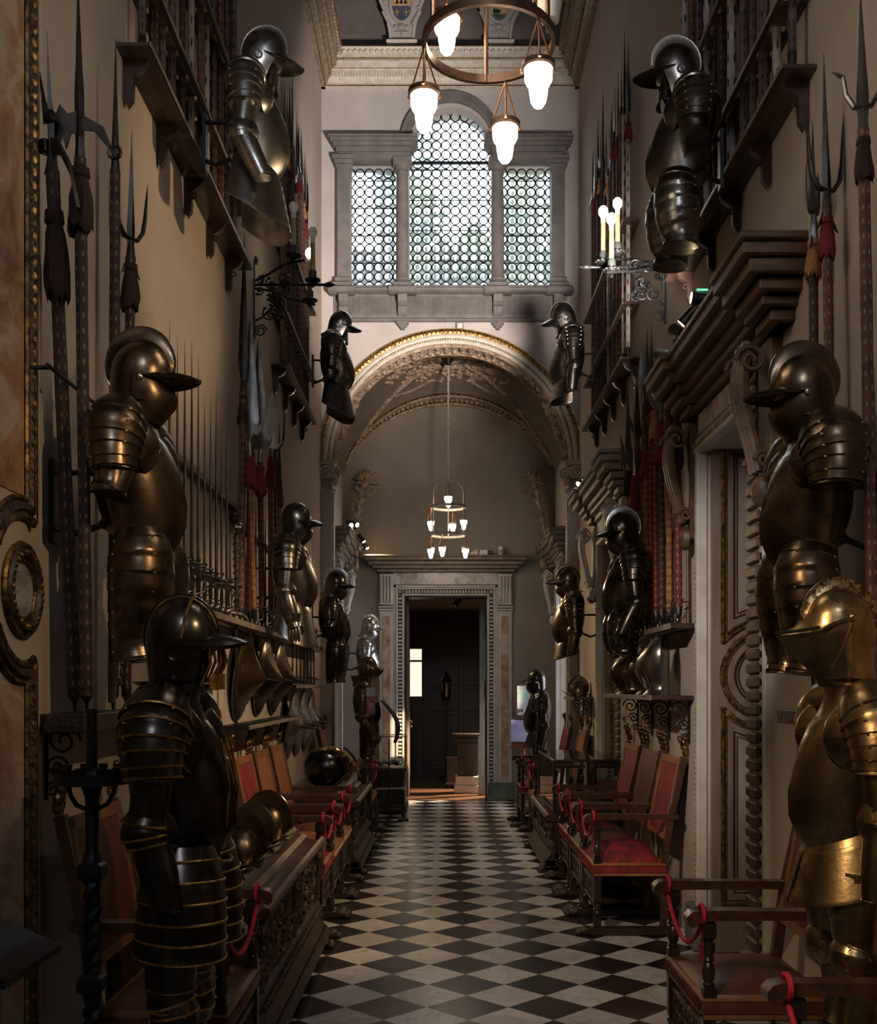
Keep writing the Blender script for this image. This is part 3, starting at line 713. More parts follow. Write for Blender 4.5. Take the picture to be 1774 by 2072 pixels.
# ---- carved door cases on the right wall (and one on the left, in the vaulted bay)
def doorcase(name, side, y0, y1, c0, c1, zt=3.12, zc=3.70, opening=True, lit=False):
    r = sroot(name); W = WR if side > 0 else WL
    def X(a): return W-side*a
    def bb(q, a0, a1, ya, yb, z0, z1, bv=.008): q.bbox(*sorted((X(a0), X(a1))), ya, yb, z0, z1, bv)
    wood = m_['pediment_lit'] if lit else m_['pediment_shaded']
    q = MB()                                                        # cornice with broken ends
    for a, z0, z1, e in ((.08,3.36,3.42,.20),(.13,3.42,3.47,.16),(.16,3.47,3.53,.10),(.22,3.53,3.60,.05),(.26,3.60,3.66,.02),(.275,3.66,zc,0)):
        bb(q, -.01, a, c0+e, c1-e, z0, z1)
        for ya, yb in ((c0+e-.02, c0+.55-e*.6), (c1-.55+e*.6, c1-e+.02)): bb(q, -.01, a+.035, ya, yb, z0, z1)
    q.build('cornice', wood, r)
    q = MB(); y = c0+.12
    while y < c1-.1: bb(q, .1, .155, y, y+.03, 3.475, 3.525, .004); y += .052
    q.build('dentil_row', wood, r)
    q = MB(); bb(q, -.01, .05, y0-.02, y1+.02, zt+.10, 3.36); q.build('frieze', m_['breccia_grey'], r)
    q = MB()                                                        # architrave strips
    for ya, yb, a in ((y1,y1+.045,.06),(y1+.07,y1+.115,.05),(y1+.15,y1+.2,.03)): bb(q, -.01, a, ya, yb, .28, zt+.02)
    for ya, yb, a in ((y0-.26,y0-.2,.03),): bb(q, -.01, a, ya, yb, .28, zt+.02)
    for za, zb, a in ((zt,zt+.045,.06),(zt+.06,zt+.10,.05)): bb(q, -.01, a, y0-.1, y1+.1, za, zb)
    q.build('architrave', m_['pale_stone'], r)
    q = MB(); z = .3                                                # block-carved strip beside the near jamb
    while z < zt+.2: bb(q, -.01, .055, y0-.19, y0+.004, z, z+.060, .012); z += .071
    q.build('block_moulding', m_['block_wood'], r); q = MB(); bb(q, -.01, .035, y0-.19, y0, .28, zt+.2, .004)
    q.build('block_backing', m_['tan_stone'], r)
    q = MB(); y = y0-.05
    while y < y1+.1: q.sph((X(.05), y, zt+.058), (.018,.016,.016), 6, 4); y += .034
    z = .3
    while z < zt: q.sph((X(.05), y1+.058, z), (.016,.012,.014), 6, 4); z += .034
    q.build('bead_row', m_['cornice_gilt'], r)
    q = MB()                                                        # scrolled consoles
    for yc in (y0-.34, y1+.27):
        for dy in (-.055, 0, .055):
            pts = [(X(.10+.08*sin(t*pi*1.0)*(1-t)+.05*(1-t)), yc+dy, 3.33-.62*t) for t in [i/14 for i in range(15)]]
            q.tube(pts, [.036-.014*i/14 for i in range(15)], 7)
        for zz, rr, aa in ((3.24,.075,.15),(2.76,.045,.09)):
            for dy in (-.09, .09): q.tube([(X(aa+rr*(1-t/20)*cos(t*.6)), yc+dy, zz+rr*(1-t/20)*sin(t*.6)) for t in range(18)], .013, 6)
        bb(q, -.01, .06, yc-.10, yc+.10, 2.6, 3.36, .012)
        q.sph((X(.07), yc, 2.62), (.055,.075,.08), 9, 6)
    q.build('console', m_['pale_stone'] if lit else m_['pediment_shaded'], r)  # near consoles take the shaded colour
    q = MB()
    for ya, yb in ((y1, y1+.24), (y0-.24, y0)): bb(q, -.01, .085, ya, yb, 0, .28, .015)
    q.build('carved_plinth', m_['stone'], r)
    if opening:
        q = MB(); XD = W+side*.35
        q.box(*sorted((XD, XD+side*1.3)), y0-.8, y1+.15, 3.5, 3.55); q.box(*sorted((XD+side*1.28, XD+side*1.3)), y0-.8, y1+.15, 0, 3.5)
        q.box(*sorted((XD, XD+side*1.3)), y0-.82, y0-.8, 0, 3.5); q.box(*sorted((XD, XD+side*1.3)), y1+.13, y1+.15, 0, 3.5)
        q.build('vestibule_lining', m_['door_wood'], r, smooth=False)
        door_leaf(r, W+side*.02, W+side*.66, y1-.07, 3.28)
    return r
def door_leaf(r, xa, xb, y, zt):
    """leaf standing open across the doorway, its panelled face to the hall"""
    x0, x1 = min(xa, xb), max(xa, xb); xc = (x0+x1)/2
    q = MB(); q.box(x0, x1, y, y+.05, .02, zt); lf = q.build('door_leaf', m_['door_wood'], r, smooth=False)
    zc, rr = 1.73, .265; hw = (x1-x0)/2-.06
    def pan(sgn, ins, z_end, n=10):
        # outline of a panel whose inner end is hollowed round the roundel
        w = hw-ins; R0 = rr+.06+ins; pts = []
        a0 = math.acos(clamp(w/R0, -1, 1)) if w < R0 else 0
        arc = [(R0*cos(a), zc+sgn*R0*sin(a)) for a in [lerp(a0, pi-a0, i/n) for i in range(n+1)]]
        pts = [(w, z_end-sgn*ins)]+arc+[(-w, z_end-sgn*ins)]
        return [(xc+u, z) for u, z in pts]
    for sgn, ze in ((1, zt-.12), (-1, .32)):
        for ins, yy, rad, mt in ((.0, y-.006, .013, 'old_gilt'), (.022, y-.004, .006, 'gilt'), (.07, y-.003, .006, 'panel_dark'), (.09, y-.003, .005, 'walnut')):
            o = pan(sgn, ins, ze); q = MB(); q.tube([(u, yy, z) for u, z in o+[o[0]]], rad, 6, caps=False); q.build('panel_moulding', m_[mt], lf)
        o = pan(sgn, .095, ze); q = MB(); q.prism(o, lambda u, z, t: (u, t, z), y-.004, y+.01); q.build('panel', m_['door_inner_wood'], lf, smooth=False)
    for R0, rad, mt in ((rr,.014,'old_gilt'),(rr-.025,.006,'gilt'),(rr-.08,.007,'panel_dark'),(rr-.1,.006,'walnut')):
        q = MB(); q.torus((xc, y-.004, zc), R0, rad, 'y', 36, 6); q.build('roundel_moulding', m_[mt], lf)
    q = MB(); q.lathe([(.001,0),(rr-.11,0),(rr-.11,.008)], 32); 
    q2 = MB(); q2.prism([(xc+(rr-.11)*cos(2*pi*i/32), zc+(rr-.11)*sin(2*pi*i/32)) for i in range(32)], lambda u, z, t: (u, t, z), y-.005, y+.01); q2.build('roundel', m_['door_inner_wood'], lf, smooth=False)
    q = MB(); q.bbox(x0, x1, y-.02, y+.06, zt, zt+.05, .01); q.bbox(x0, x1, y-.035, y+.06, zt+.05, zt+.08, .01); q.build('top_rail', m_['old_gilt'], lf)
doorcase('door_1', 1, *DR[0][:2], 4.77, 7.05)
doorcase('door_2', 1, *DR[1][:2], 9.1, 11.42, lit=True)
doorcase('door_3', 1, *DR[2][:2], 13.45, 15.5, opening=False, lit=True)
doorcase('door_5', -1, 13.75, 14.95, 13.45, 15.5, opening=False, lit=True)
q = MB(); q.box(WL-.001, WL+.012, 13.75, 14.95, 0, 3.1); s = q.build('door_leaf', m_['door_wood'], bpy.data.objects['door_5'], smooth=False)
# side room behind the third door on the right, with a window through which the low sun comes
b = MB(); b.box(WR+.35, 5.5, 15.3, 15.5, 0, 4.2); b.box(WR+.35, 5.5, 10.9, 11.1, 0, 4.2); b.box(WR+.35, 5.7, 10.9, 15.5, 4.2, 4.3); b.box(5.5, 5.7, 12.1, 12.9, 0, 4.2); b.box(5.5, 5.7, 12.9, 15.0, 0, 1.0); b.box(5.5, 5.7, 12.9, 15.0, 3.6, 4.2); b.box(5.5, 5.7, 15.0, 15.5, 0, 4.2); b.box(5.5, 5.7, 10.9, 12.1, 0, 3.2); b.box(5.5, 5.7, 10.9, 11.15, 3.2, 4.2)
struct('wall_side_room', b, m_['plaster'], smooth=False)
b = MB(); b.box(WR+1.6, 5.6, 10.9, 15.5, -.1, 0); struct('floor_side_room', b, m_['wood_floor'], smooth=False)

# ---- marble-panelled pier on the left, nearest the camera
pr = sroot('trim_8'); Y0, Y1, a = 3.1, 3.78, .05
q = MB(); q.bbox(WL-.01, WL+.035, Y0-.4, Y1+.03, 0, ZT-.6, .005); q.build('pier_face', m_['plaster'], pr)
zc, rr, yc = 1.985, .155, 3.63
def frame(zlo, zhi, curve):                                         # curve +1: hollow at the lower end
    yb_, ya_ = Y1-.06, Y0; 
    for ins, rad, mt in ((0,.016,'old_gilt'),(.03,.02,'dark_carved'),(.06,.010,'old_gilt')):
        q = MB(); R0 = rr+.10+ins; pts = [(y, zc+curve*sqrt(max(.0004, R0*R0-(y-yc)**2))) for y in [lerp(yc-.22, yb_-ins, i/14) for i in range(15)]]
        end = zhi-ins if curve > 0 else zlo+ins
        q.tube([(WL+.045, y, z) for y, z in pts+[(yb_-ins, end), (ya_, end)]], rad, 6); q.build('panel_moulding', m_[mt], pr)
        if mt == 'old_gilt' and ins == 0:
            q = MB(); z = lerp(pts[-1][1], end, .0)
            k = 0
            while k < abs(end-pts[-1][1])/.045: q.sph((WL+.056, yb_-.03, pts[-1][1]+curve*.045*k), (.014,.018,.02), 6, 4); k += 1
            q.build('leaf_row', m_['old_gilt'], pr)
    q = MB(); zz = [zc+curve*(rr+.17), zhi if curve > 0 else zlo]; q.box(WL+.02, WL+.04, Y0, yb_-.07, min(zz), max(zz)); q.build('breccia_panel', m_['breccia'], pr, smooth=False)
frame(2.2, 6.5, 1); frame(.25, 1.8, -1)
for R0, rad, mt in ((rr,.012,'old_gilt'),(rr-.028,.022,'dark_carved'),(rr-.055,.008,'old_gilt')):
    q = MB(); q.torus((WL+.045, yc, zc), R0, rad, 'x', 40, 6); q.build('medallion_ring', m_[mt], pr)
q = MB()
for i in range(30): q.sph((WL+.06, yc+(rr-.028)*cos(2*pi*i/30), zc+(rr-.028)*sin(2*pi*i/30)), .012, 6, 4)
q.build('medallion_leaf', m_['old_gilt'], pr)
q = MB(); q.prism([(yc+(rr-.06)*cos(2*pi*i/32), zc+(rr-.06)*sin(2*pi*i/32)) for i in range(32)], lambda u, w, t: (t, u, w), WL+.02, WL+.042); q.build('medallion', m_['mirror_marble'], pr, smooth=False)
q = MB(); q.bbox(WL-.01, WL+.02, Y1+.03, Y1+.09, 0, ZT-.6, .005); q.build('edge_strip', m_['pale_stone'], pr)

# ---- wall behind the camera; high opening added to let in cool fill light
b = MB(); b.box(WL-.4, WR+.4, -4.4, -4.2, 0, 6.6); b.box(WL-.4, WR+.4, -4.4, -4.2, 8.8, ZT); b.box(WL-.4, -.6, -4.4, -4.2, 6.6, 8.8); b.box(.8, WR+.4, -4.4, -4.2, 6.6, 8.8)
struct('wall_rear', b, m_['plaster'], smooth=False)
# ---- what stands outside the end window
def ext(name, label, x0, x1, y0, y1, z0, z1, roof, mat='facade'):
    t = thing(name, label, 'building', ((x0+x1)/2, y0, z0))
    cx = (x0+x1)/2
    q = MB(); q.box(x0-cx, x1-cx, 0, y1-y0, 0, z1-z0); q.build('facade', m_[mat], t, smooth=False)
    q = MB(); q.prism([(x0-cx-.2, z1-z0), (x1-cx+.2, z1-z0), (0, z1-z0+roof)], lambda u, w, s: (u, s, w), -.2, y1-y0); q.build('roof', m_['roof_tile'], t, smooth=False)
ext('neighbouring_house', 'dark house front seen through the bottle glass behind the left column of the window', -1.30, -.42, 22, 25, 0, 12.2, .25)
ext('neighbouring_house', 'dark house front seen through the bottle glass of the right window light', 1.25, 1.95, 22, 25, 0, 13.0, .2)
ext('neighbouring_roof', 'low dark roof line seen through the bottom row of bottle glass', -4, 5, 26, 30, 0, 12.2, .2)
def tree(label, x, y, z0, z1, w, seed):
    t = thing('garden_tree', label, 'tree', (x, y, 0)); R2 = random.Random(seed)
    q = MB(); q.tube([(0,0,0),(.05,0,z0),(.0,0,z1-.3)], [.2,.12,.03], 8); q.build('trunk', m_['hide'], t)
    q = MB()
    for k in range(420):
        u = R2.random(); zz = lerp(z0, z1, u); r = w*(sin(pi*lerp(.12, 1, u)))**.6*sqrt(R2.random()); a = R2.uniform(0, 2*pi)
        q.sph((r*cos(a), r*sin(a)*.6, zz), (R2.uniform(.03,.11), R2.uniform(.03,.11), R2.uniform(.03,.09)), 5, 3)
    q.build('foliage', m_['foliage'], t)
tree('dim leafy tree outside, seen through the left half of the middle window light', -.45, 20.5, 8.9, 13.0, .58, 1)
tree('dim leafy tree outside, seen through the right window light', 1.62, 20.5, 8.9, 13.3, .58, 2)
tree('low shrubby tree outside, seen at the foot of the middle window light', .585, 20.5, 8.9, 10.6, .36, 3)
# ---------------- armour (built facing +X, a man 1.75 m tall, origin at the floor under him)
def cr(P, t):
    n = len(P)-1; s = clamp(t, 0, 1)*n; i = min(int(s), n-1); u = s-i
    p0, p1, p2, p3 = P[max(i-1,0)], P[i], P[i+1], P[min(i+2,n)]
    return tuple(.5*(2*b+(c-a)*u+(2*a-5*b+4*c-d)*u*u+(3*b-3*c+d-a)*u**3) for a, b, c, d in zip(p0, p1, p2, p3))
def shell(b, path, n=18, lames=(), step=.05, fold=True, ns=14, flat=1.0, trim=None, riv=None, up=(1,0,0), fold0=False):
    """overlapping plates along a path of (x, y, z, radius); lames = parameters where one plate ends"""
    ts = sorted(set([i/ns for i in range(ns+1)])); L = sorted(lames)
    ev = [(t, None) for t in ts if all(abs(t-l) > .012 for l in L)]
    for l in L: ev += [(l-.004, 0), (l+.004, 1)]
    ev.sort(key=lambda e: e[0]); pts = []; rad = []
    ed = [0]+L+[1]
    for t, _ in ev:
        x, y, z, r = cr(path, t); k = 0
        if L:
            for a, c in zip(ed, ed[1:]):
                if a <= t <= c: k = (t-a)/max(1e-6, c-a)
        pts.append((x, y, z)); rad.append(r*(1+step*(k-.5) if L else 1))
    if fold:
        a = Vector(pts[-1]); d = (a-Vector(pts[-2])).normalized()
        pts += [tuple(a+d*.002), tuple(a+d*.0), tuple(a-d*rad[-1]*1.5)]; rad += [rad[-1]*1.01, rad[-1]*.93, rad[-1]*.88]
    b.tube(pts, rad, n, True, up, flat)
    if trim is not None:
        for l in list(L)+[1-.002]:
            i = min(range(len(ev)), key=lambda q: abs(ev[q][0]-(l-.004))); ring_trim(trim, pts, rad, i, up, flat)
    if riv is not None:
        for l in L:
            x, y, z, r = cr(path, l); p2 = Vector(cr(path, min(1, l+.05))[:3]); d = (p2-Vector((x,y,z))).normalized()
            s = Vector(up)-d*d.dot(Vector(up)); s.normalize(); w = d.cross(s)
            for a in (50, 130, 230, 310): q = Vector((x,y,z))+(s*cos(radians(a))*flat+w*sin(radians(a)))*r*1.0; riv.sph(q, .006, 6, 4)
def ring_trim(trim, pts, rad, i, up, flat):
    P = Vector(pts[i]); T = (Vector(pts[min(i+1,len(pts)-1)])-Vector(pts[max(i-1,0)]))
    if T.length < 1e-6: return
    T.normalize(); u = Vector(up); u = (u-T*u.dot(T)).normalized(); w = T.cross(u)
    trim.tube([P+(u*cos(2*pi*j/20)*flat+w*sin(2*pi*j/20))*rad[i]*1.005 for j in range(21)], .0042, 5)

def ring(cz, ff, bk, hw, tilt=0, cx=0, n=28, keel=0, sq=1.0):
    o = []
    for j in range(n):
        a = 2*pi*j/n; c, s = cos(a), sin(a)
        x = (ff if c > 0 else bk)*(abs(c)**sq)*(1 if c > 0 else -1)
        if keel and c > 0: x += keel*max(0, 1-abs(s)*2.2)
        o.append((cx+x, hw*(abs(s)**sq)*(1 if s > 0 else -1), cz+tilt*c))
    return o

def helmet(par, kind, mat, bright=None, comb=.05, peak=.13, pitch=0.0, hz=1.655, hx=.03, trim=None, turn=0.0):
    """kind: open / buffe / close / barred / plain"""
    h = MB(); T = Matrix.Translation((hx, 0, hz-.12)) @ Matrix.Rotation(turn, 4, 'Z') @ Matrix.Rotation(radians(pitch), 4, 'Y') @ Matrix.Translation((0,0,.12)); h.m = T
    rx, ry, rz = .114, .098, .134
    skull = [ring(rz*sin(a), rx*cos(a)+.0005, rx*cos(a)*1.02+.0005, ry*cos(a)+.0005) for a in [pi/2*i/9 for i in range(9, -1, -1)]]
    low = [ring(-.035, .108, .116, .096), ring(-.08, .03 if kind in ('open','barred') else .085, .112, .09), ring(-.125, .02 if kind in ('open','barred') else .07, .106, .083), ring(-.165, .04, .108, .085), ring(-.18, .05, .118, .094)]
    h.loft(skull+low); o = h.build('helmet', mat, par)
    if comb > 0:
        q = MB(); q.m = T; R = []
        for i in range(33):
            a = radians(lerp(8, 200, i/32)); k = sin(i/32*pi)**.9; H = comb*k+.004
            def pt(rr, y): return ((rx+rr)*cos(a)-.004*0, y, (rz+rr)*sin(a))
            R.append([pt(-.006, .016), pt(H*.35, .010), pt(H*.9, .006), pt(H+.003, .007), pt(H+.005, 0), pt(H+.003, -.007), pt(H*.9, -.006), pt(H*.35, -.010), pt(-.006, -.016)])
        q.loft(R); q.build('comb', bright or mat, o, ang=45)
    if peak > 0:
        q = MB(); q.m = T; G = []
        for i in range(19):
            th = radians(lerp(-82, 82, i/18)); c, s = cos(th), sin(th); row = []
            for k in range(6):
                u = k/5; ext = peak*(max(c, 0)**1.7)*u + .012*u
                zz = .012-.012*c*u-.022*u*u*c + (.012*(1-abs(s)))*u
                row.append((.112*c+ext, (.1+.01*u)*s, zz-(.035*s*s)))
            G.append(row)
        q.plate(G, .004); q.build('peak', mat, o, ang=50)
    if kind in ('buffe', 'plain'):
        q = MB(); q.m = T
        Rr = [ring(z, f, b2, w, keel=k) for z, f, b2, w, k in ((-.025,.102,.04,.103,.0),(-.04,.112,.04,.104,.008),(-.08,.128,.04,.10,.012),(-.12,.122,.04,.094,.012),(-.155,.098,.04,.088,.008),(-.185,.075,.05,.086,.0))]
        q.loft(Rr); q.build('face_guard', mat, o)
        q = MB(); q.m = T; q.sph((.02, 0, -.01), (.095,.088,.05)); q.build('eye_shadow', m_['hollow_black'], o)
        q = MB(); q.m = T
        for s in (-1, 1): q.sph((.02, s*.104, -.03), (.015,.007,.015), 8, 5)
        q.build('pivot', m_['rivet'], o)
    if kind in ('open', 'barred'):
        q = MB(); q.m = T
        for s in (-1, 1):
            q = MB(); q.m = T
            G = [[(lerp(-.05, lerp(.085, .05, v), u), s*(.104-.012*v-.05*(u-.35)**2-.02*(v-.4)**2), -.01-.15*v-.01*u*v) for v in [k/6 for k in range(7)]] for u in [k/6 for k in range(7)]]
            q.plate(G, .004*(-s)); q.torus((.0, s*.102, -.05), .018, .005, 'y', 12, 5)
            q.build('cheek_piece', mat, o)
        q = MB(); q.m = T; q.sph((.005, 0, -.06), (.085,.085,.10)); q.build('face_shadow', m_['hollow_black'], o)
        if kind == 'open':
            q = MB(); q.m = T; q.plate([[(.075+.045*cos(th)*(.6+.5*v), .085*sin(th), -.085-.085*v) for v in (0,.5,1)] for th in [radians(lerp(-80, 80, k/10)) for k in range(11)]], .004); q.build('chin_plate', mat, o)
    if kind == 'barred':
        q = MB(); q.m = T
        for y in (-.05,-.025,0,.025,.05): q.tube([(.125-abs(y)*.4, y, -.01), (.142-abs(y)*.5, y, -.07), (.11-abs(y)*.4, y*.8, -.135)], .005, 6)
        for s in (-1, 1): q.tube([(.10, s*.075, -.01), (.105, s*.072, -.08), (.07, s*.055, -.15)], .006, 6)
        q.tube([(.07, -.055, -.15), (.115, 0, -.15), (.07, .055, -.15)], .012, 6)
        q.plate([[(.10+.03*cos(th), .075*sin(th), -.11-.05*v) for v in (0, 1)] for th in [radians(lerp(-85, 85, k/10)) for k in range(11)]], .004)
        q.build('barred_visor', trim or mat, o)
        if trim:
            q = MB(); q.m = T
            for a0 in (-8, 8): q.tube([(rx*1.012*cos(radians(a)), .0+.02*a0/8*sin(radians(a)), rz*1.012*sin(radians(a))) for a in range(10, 176, 8)], .0035, 5)
            q.tube([(.02+.02*sin(radians(a)), ry*1.03*cos(radians(a)), rz*1.0*sin(radians(a))) for a in range(0, 181, 9)], .005, 5)
            q.build('gilt_band', trim, o)
    if kind == 'close':
        q = MB(); q.m = T; Rr = []
        for z, f, w, k in ((.055,.106,.094,.0),(.02,.122,.102,.02),(-.005,.132,.104,.075),(-.018,.128,.104,.07),(-.05,.12,.101,.055),(-.09,.108,.096,.035),(-.13,.093,.09,.015),(-.185,.075,.087,.0)): Rr.append(ring(z, f, .03, w, keel=k))
        q.loft(Rr); q.build('visor', mat, o, ang=28)
        q = MB(); q.m = T
        q.tube([(.045, s*.114, .035) for s in (-1,)]+[(.03, -.114, .03)], .003, 5) if False else None
        for s in (-1, 1):
            q.sph((-.015, s*.098, .03), (.016,.010,.016), 8, 5)
            q.tube([(-.01, s*.101, .028), (.05, s*.103, .015), (.09, s*.09, -.003)], .007, 6)
            q.tube([(-.015, s*.101, .02), (.02, s*.1, -.05), (.06, s*.078, -.13)], .006, 6)
        q.build('pivot_strap', trim or mat, o)
        q = MB(); q.m = T; q.tube([(.095, -.100, .008), (.155, -.055, .004), (.204, 0, .003), (.155, .055, .004), (.095, .100, .008)], .0055, 6); q.build('sight', m_['hollow_black'], o)
    return o

def armour(name, label, loc, rz, mat='steel', helm='buffe', comb=.05, peak=.13, pitch=8, bright=None, arm='full', tasset='flared', legs=False, trim=None, pauldron=1.0, gauntlet=False, lean=0, leg_k=1.0, group=None, gorget='roll', turn=0, head=0.0, back_mount=None, mats=None, sc=1.0, wing=False, arm_out=.0, bend=.06):
    m = m_[mat]; T = m_[trim] if trim else None
    t = thing(name, label, 'suit of armour', loc, rz, group, sc=sc)
    tr = MB() if trim else None; rv = MB()
    def fin(q, nm):
        o = q.build(nm, m, t)
        if tr is not None and tr.v: tr.build('gilt_edge', T, o); tr.v = []; tr.f = []
        return o
    ZK = lambda z: .95-(.95-z)*leg_k if z < .95 else z
    # cuirass
    q = MB(); q.loft([ring(z, f, bk, w, tl, keel=k) for z, f, bk, w, tl, k in (
        (1.475,.068,.072,.085,-.02,0),(1.45,.095,.10,.13,-.02,0),(1.41,.125,.125,.165,-.02,.004),(1.34,.15,.14,.178,-.01,.010),(1.26,.17,.14,.172,-.005,.016),(1.18,.183,.132,.162,-.012,.024),(1.12,.178,.12,.152,-.03,.026),(1.07,.155,.108,.143,-.05,.02),(1.045,.135,.104,.138,-.06,.01))])
    if True: q.loft([ring(1.055, .142, .108, .142, -.06), ring(1.035, .152, .118, .152, -.066), ring(1.02, .158, .125, .158, -.07)], caps=True)
    q.build('breastplate', m, t)
    if trim:
        q = MB(); q.tube([(cos(a)*(.186 if cos(a) > 0 else .12)+.0, .15*sin(a), 1.035-.066*cos(a)) for a in [2*pi*i/30 for i in range(31)]], .006, 6); 
        for s in (-1, 1): q.tube([(.168, s*.07, 1.36), (.19, s*.055, 1.22), (.178, s*.045, 1.08)], .005, 5)
        q.tube([(.168, 0, 1.36), (.208, 0, 1.2), (.20, 0, 1.1)], .005, 5); q.build('gilt_border', T, t)
    q = MB()
    if gorget == 'roll': q.loft([ring(1.435,.112,.115,.135,-.03), ring(1.465,.098,.10,.105,-.03), ring(1.495,.082,.092,.088,-.015), ring(1.525,.09,.105,.094,-.0), ring(1.54,.112,.135,.12,.0), ring(1.535,.105,.125,.112,.0)])
    else: q.loft([ring(1.43,.14,.14,.16,-.04), ring(1.48,.13,.14,.14,-.03), ring(1.54,.13,.15,.13,0), ring(1.60,.14,.17,.15,.0), ring(1.59,.13,.16,.14,.0)])
    q.build('gorget', m, t)
    helmet(t, helm, m, m_[bright] if bright else None, comb, peak, pitch, trim=T, turn=turn, hz=1.655+head)
    for s in (-1, 1):
        ex = arm_out
        # pauldron with lames and a chest wing
        q = MB(); pk = pauldron
        shell(q, [(.0,s*.085,1.475,.055),(0,s*.155,1.455,.095*pk),(0,s*.21,1.40,.108*pk),(0,s*(.235+ex*.3),1.33,.098*pk),(0.005,s*(.245+ex*.5),1.25,.082*pk)], 20, (.45,.56,.67,.78,.89), .06, ns=16, trim=tr, riv=rv)
        G = [[(.10+.055*cos(a)*v+.03*(1-v*v)-.02*v, s*(.135+.085*sin(a)*v), 1.365+.085*v*sin(b_)) for v in (0.02,.5,.85,1)] for a, b_ in [(2*pi*i/20, 2*pi*i/20+pi/2) for i in range(21)]]
        G = [[(.135-.045*v*v-.02*v*abs(cos(a)), s*(.135+.088*v*cos(a)), 1.355+.095*v*sin(a)) for v in (.02,.5,.85,1)] for a in [2*pi*i/22 for i in range(23)]]
        q.plate(G, .006*s)
        if wing: q.plate([[(-.10-.05*(1-v*v), s*(.16+.10*v*cos(a)), 1.36+.13*v*sin(a)) for v in (.02,.5,.85,1)] for a in [2*pi*i/22 for i in range(23)]], -.006*s)
        pa = fin(q, 'pauldron')
        if trim:
            q = MB(); q.tube([(.135-.045-.02*abs(cos(a))+.004, s*(.135+.088*cos(a)), 1.355+.095*sin(a)) for a in [2*pi*i/22 for i in range(23)]], .005, 5); q.build('gilt_border', T, pa)
        if arm in ('upper', 'full', 'elbow'):
            q = MB(); ey = .262+ex
            zl = 1.17 if arm == 'upper' else 1.12
            shell(q, [(.005,s*(.244+ex*.4),1.29,.064),(0,s*(.254+ex*.7),1.2,.06),(-.008,s*ey,zl,.057 if arm != 'upper' else .066)], 18, (), ns=8, up=(1,0,0)); q.build('upper_arm_plate', m, t)
        if arm in ('full', 'elbow'):
            q = MB(); ey = .265+ex
            shell(q, [(-.006,s*ey,1.145,.062),(-.012,s*ey,1.10,.074),(-.004,s*ey,1.055,.062)], 18, (.3,.7), .08, ns=10, trim=tr, fold=(arm == 'elbow'))
            q.plate([[(.045+.03*(1-v*v), s*(ey-.01+.05*v*cos(a)), 1.10+.06*v*sin(a)) for v in (.02,.6,1)] for a in [2*pi*i/16 for i in range(17)]], .005*s)
            fin(q, 'elbow_cop')
        if arm == 'full':
            q = MB(); wx = bend
            shell(q, [(0,s*ey,1.075,.058),(wx*.5,s*(ey+.002),.97,.057),(wx,s*ey,.865,.042 if gauntlet else .047)], 18, (), ns=8); q.build('lower_arm_plate', m, t)
            if gauntlet:
                q = MB(); shell(q, [(wx*.9,s*ey,.93,.062),(wx,s*ey,.87,.047),(wx+.01,s*ey,.83,.045)], 16, (.55,.75), .07, ns=8, trim=tr, fold=False); gl = fin(q, 'gauntlet')
                q = MB()
                for k in range(4):                                  # four curled fingers and a thumb
                    x0 = wx+.035-.022*k; L = (.9,1.0,.95,.8)[k]
                    q.tube([(x0, s*(ey), .84), (x0+.004, s*(ey+.012), .80), (x0+.004, s*(ey+.006), .765-.02*L), (x0+.002, s*(ey-.018), .745-.015*L)], [.0125,.0125,.011,.009], 8)
                q.tube([(wx+.045, s*(ey-.01), .85), (wx+.062, s*(ey-.022), .815), (wx+.055, s*(ey-.034), .78)], [.014,.012,.009], 8)
                q.build('fingers', m, gl)
        # tassets
        if tasset:
            q = MB()
            if tasset == 'flared':
                rows = []
                for v in [k/10 for k in range(11)]:
                    zz = 1.03-.255*v-.0; saw = .006*((v*5) % 1)
                    rows.append([((.15+.055*v+saw)*cos(a)-.005, s*abs((.155+.075*v+saw)*sin(a)) if True else 0, zz-.055*cos(a)-.05*v*cos((a-radians(52))*1.6)+.0) for a in [radians(lerp(8, 118, k/12)) for k in range(13)]])
                q.plate(rows, -.006*s)
            elif tasset == 'short':
                rows = [[((.15+.05*v+.006*((v*6)%1))*cos(a), s*(.155+.06*v+.006*((v*6)%1))*sin(a), 1.03-.17*v-.06*cos(a)) for a in [radians(lerp(4, 105, k/12)) for k in range(13)]] for v in [k/12 for k in range(13)]]
                q.plate(rows, -.006*s)
            elif tasset == 'band':                                  # banded plate over the thigh
                shell(q, [(.055,s*.115,1.03,.10),(.06,s*.125,.92,.128),(.06,s*.13,.80,.135),(.055,s*.13,ZK(.70),.138)], 22, (.16,.32,.48,.64,.8), .03, ns=16, trim=tr, riv=None, fold=True)
            else:                                                   # long: lobster plates down to the knee
                lo = {'long': .62, 'mid': .77}.get(tasset, .70)
                shell(q, [(.05,s*.10,1.04,.095),(.065,s*.115,.95,.118),(.06,s*.12,.82,.112),(.045,s*.12,lo+.03,.092),(.05,s*.12,lo-.03,.092)], 22, (.13,.25,.37,.49,.61,.73,.85), .035, ns=18, trim=tr, riv=rv, fold=True)
            fin(q, 'tasset')
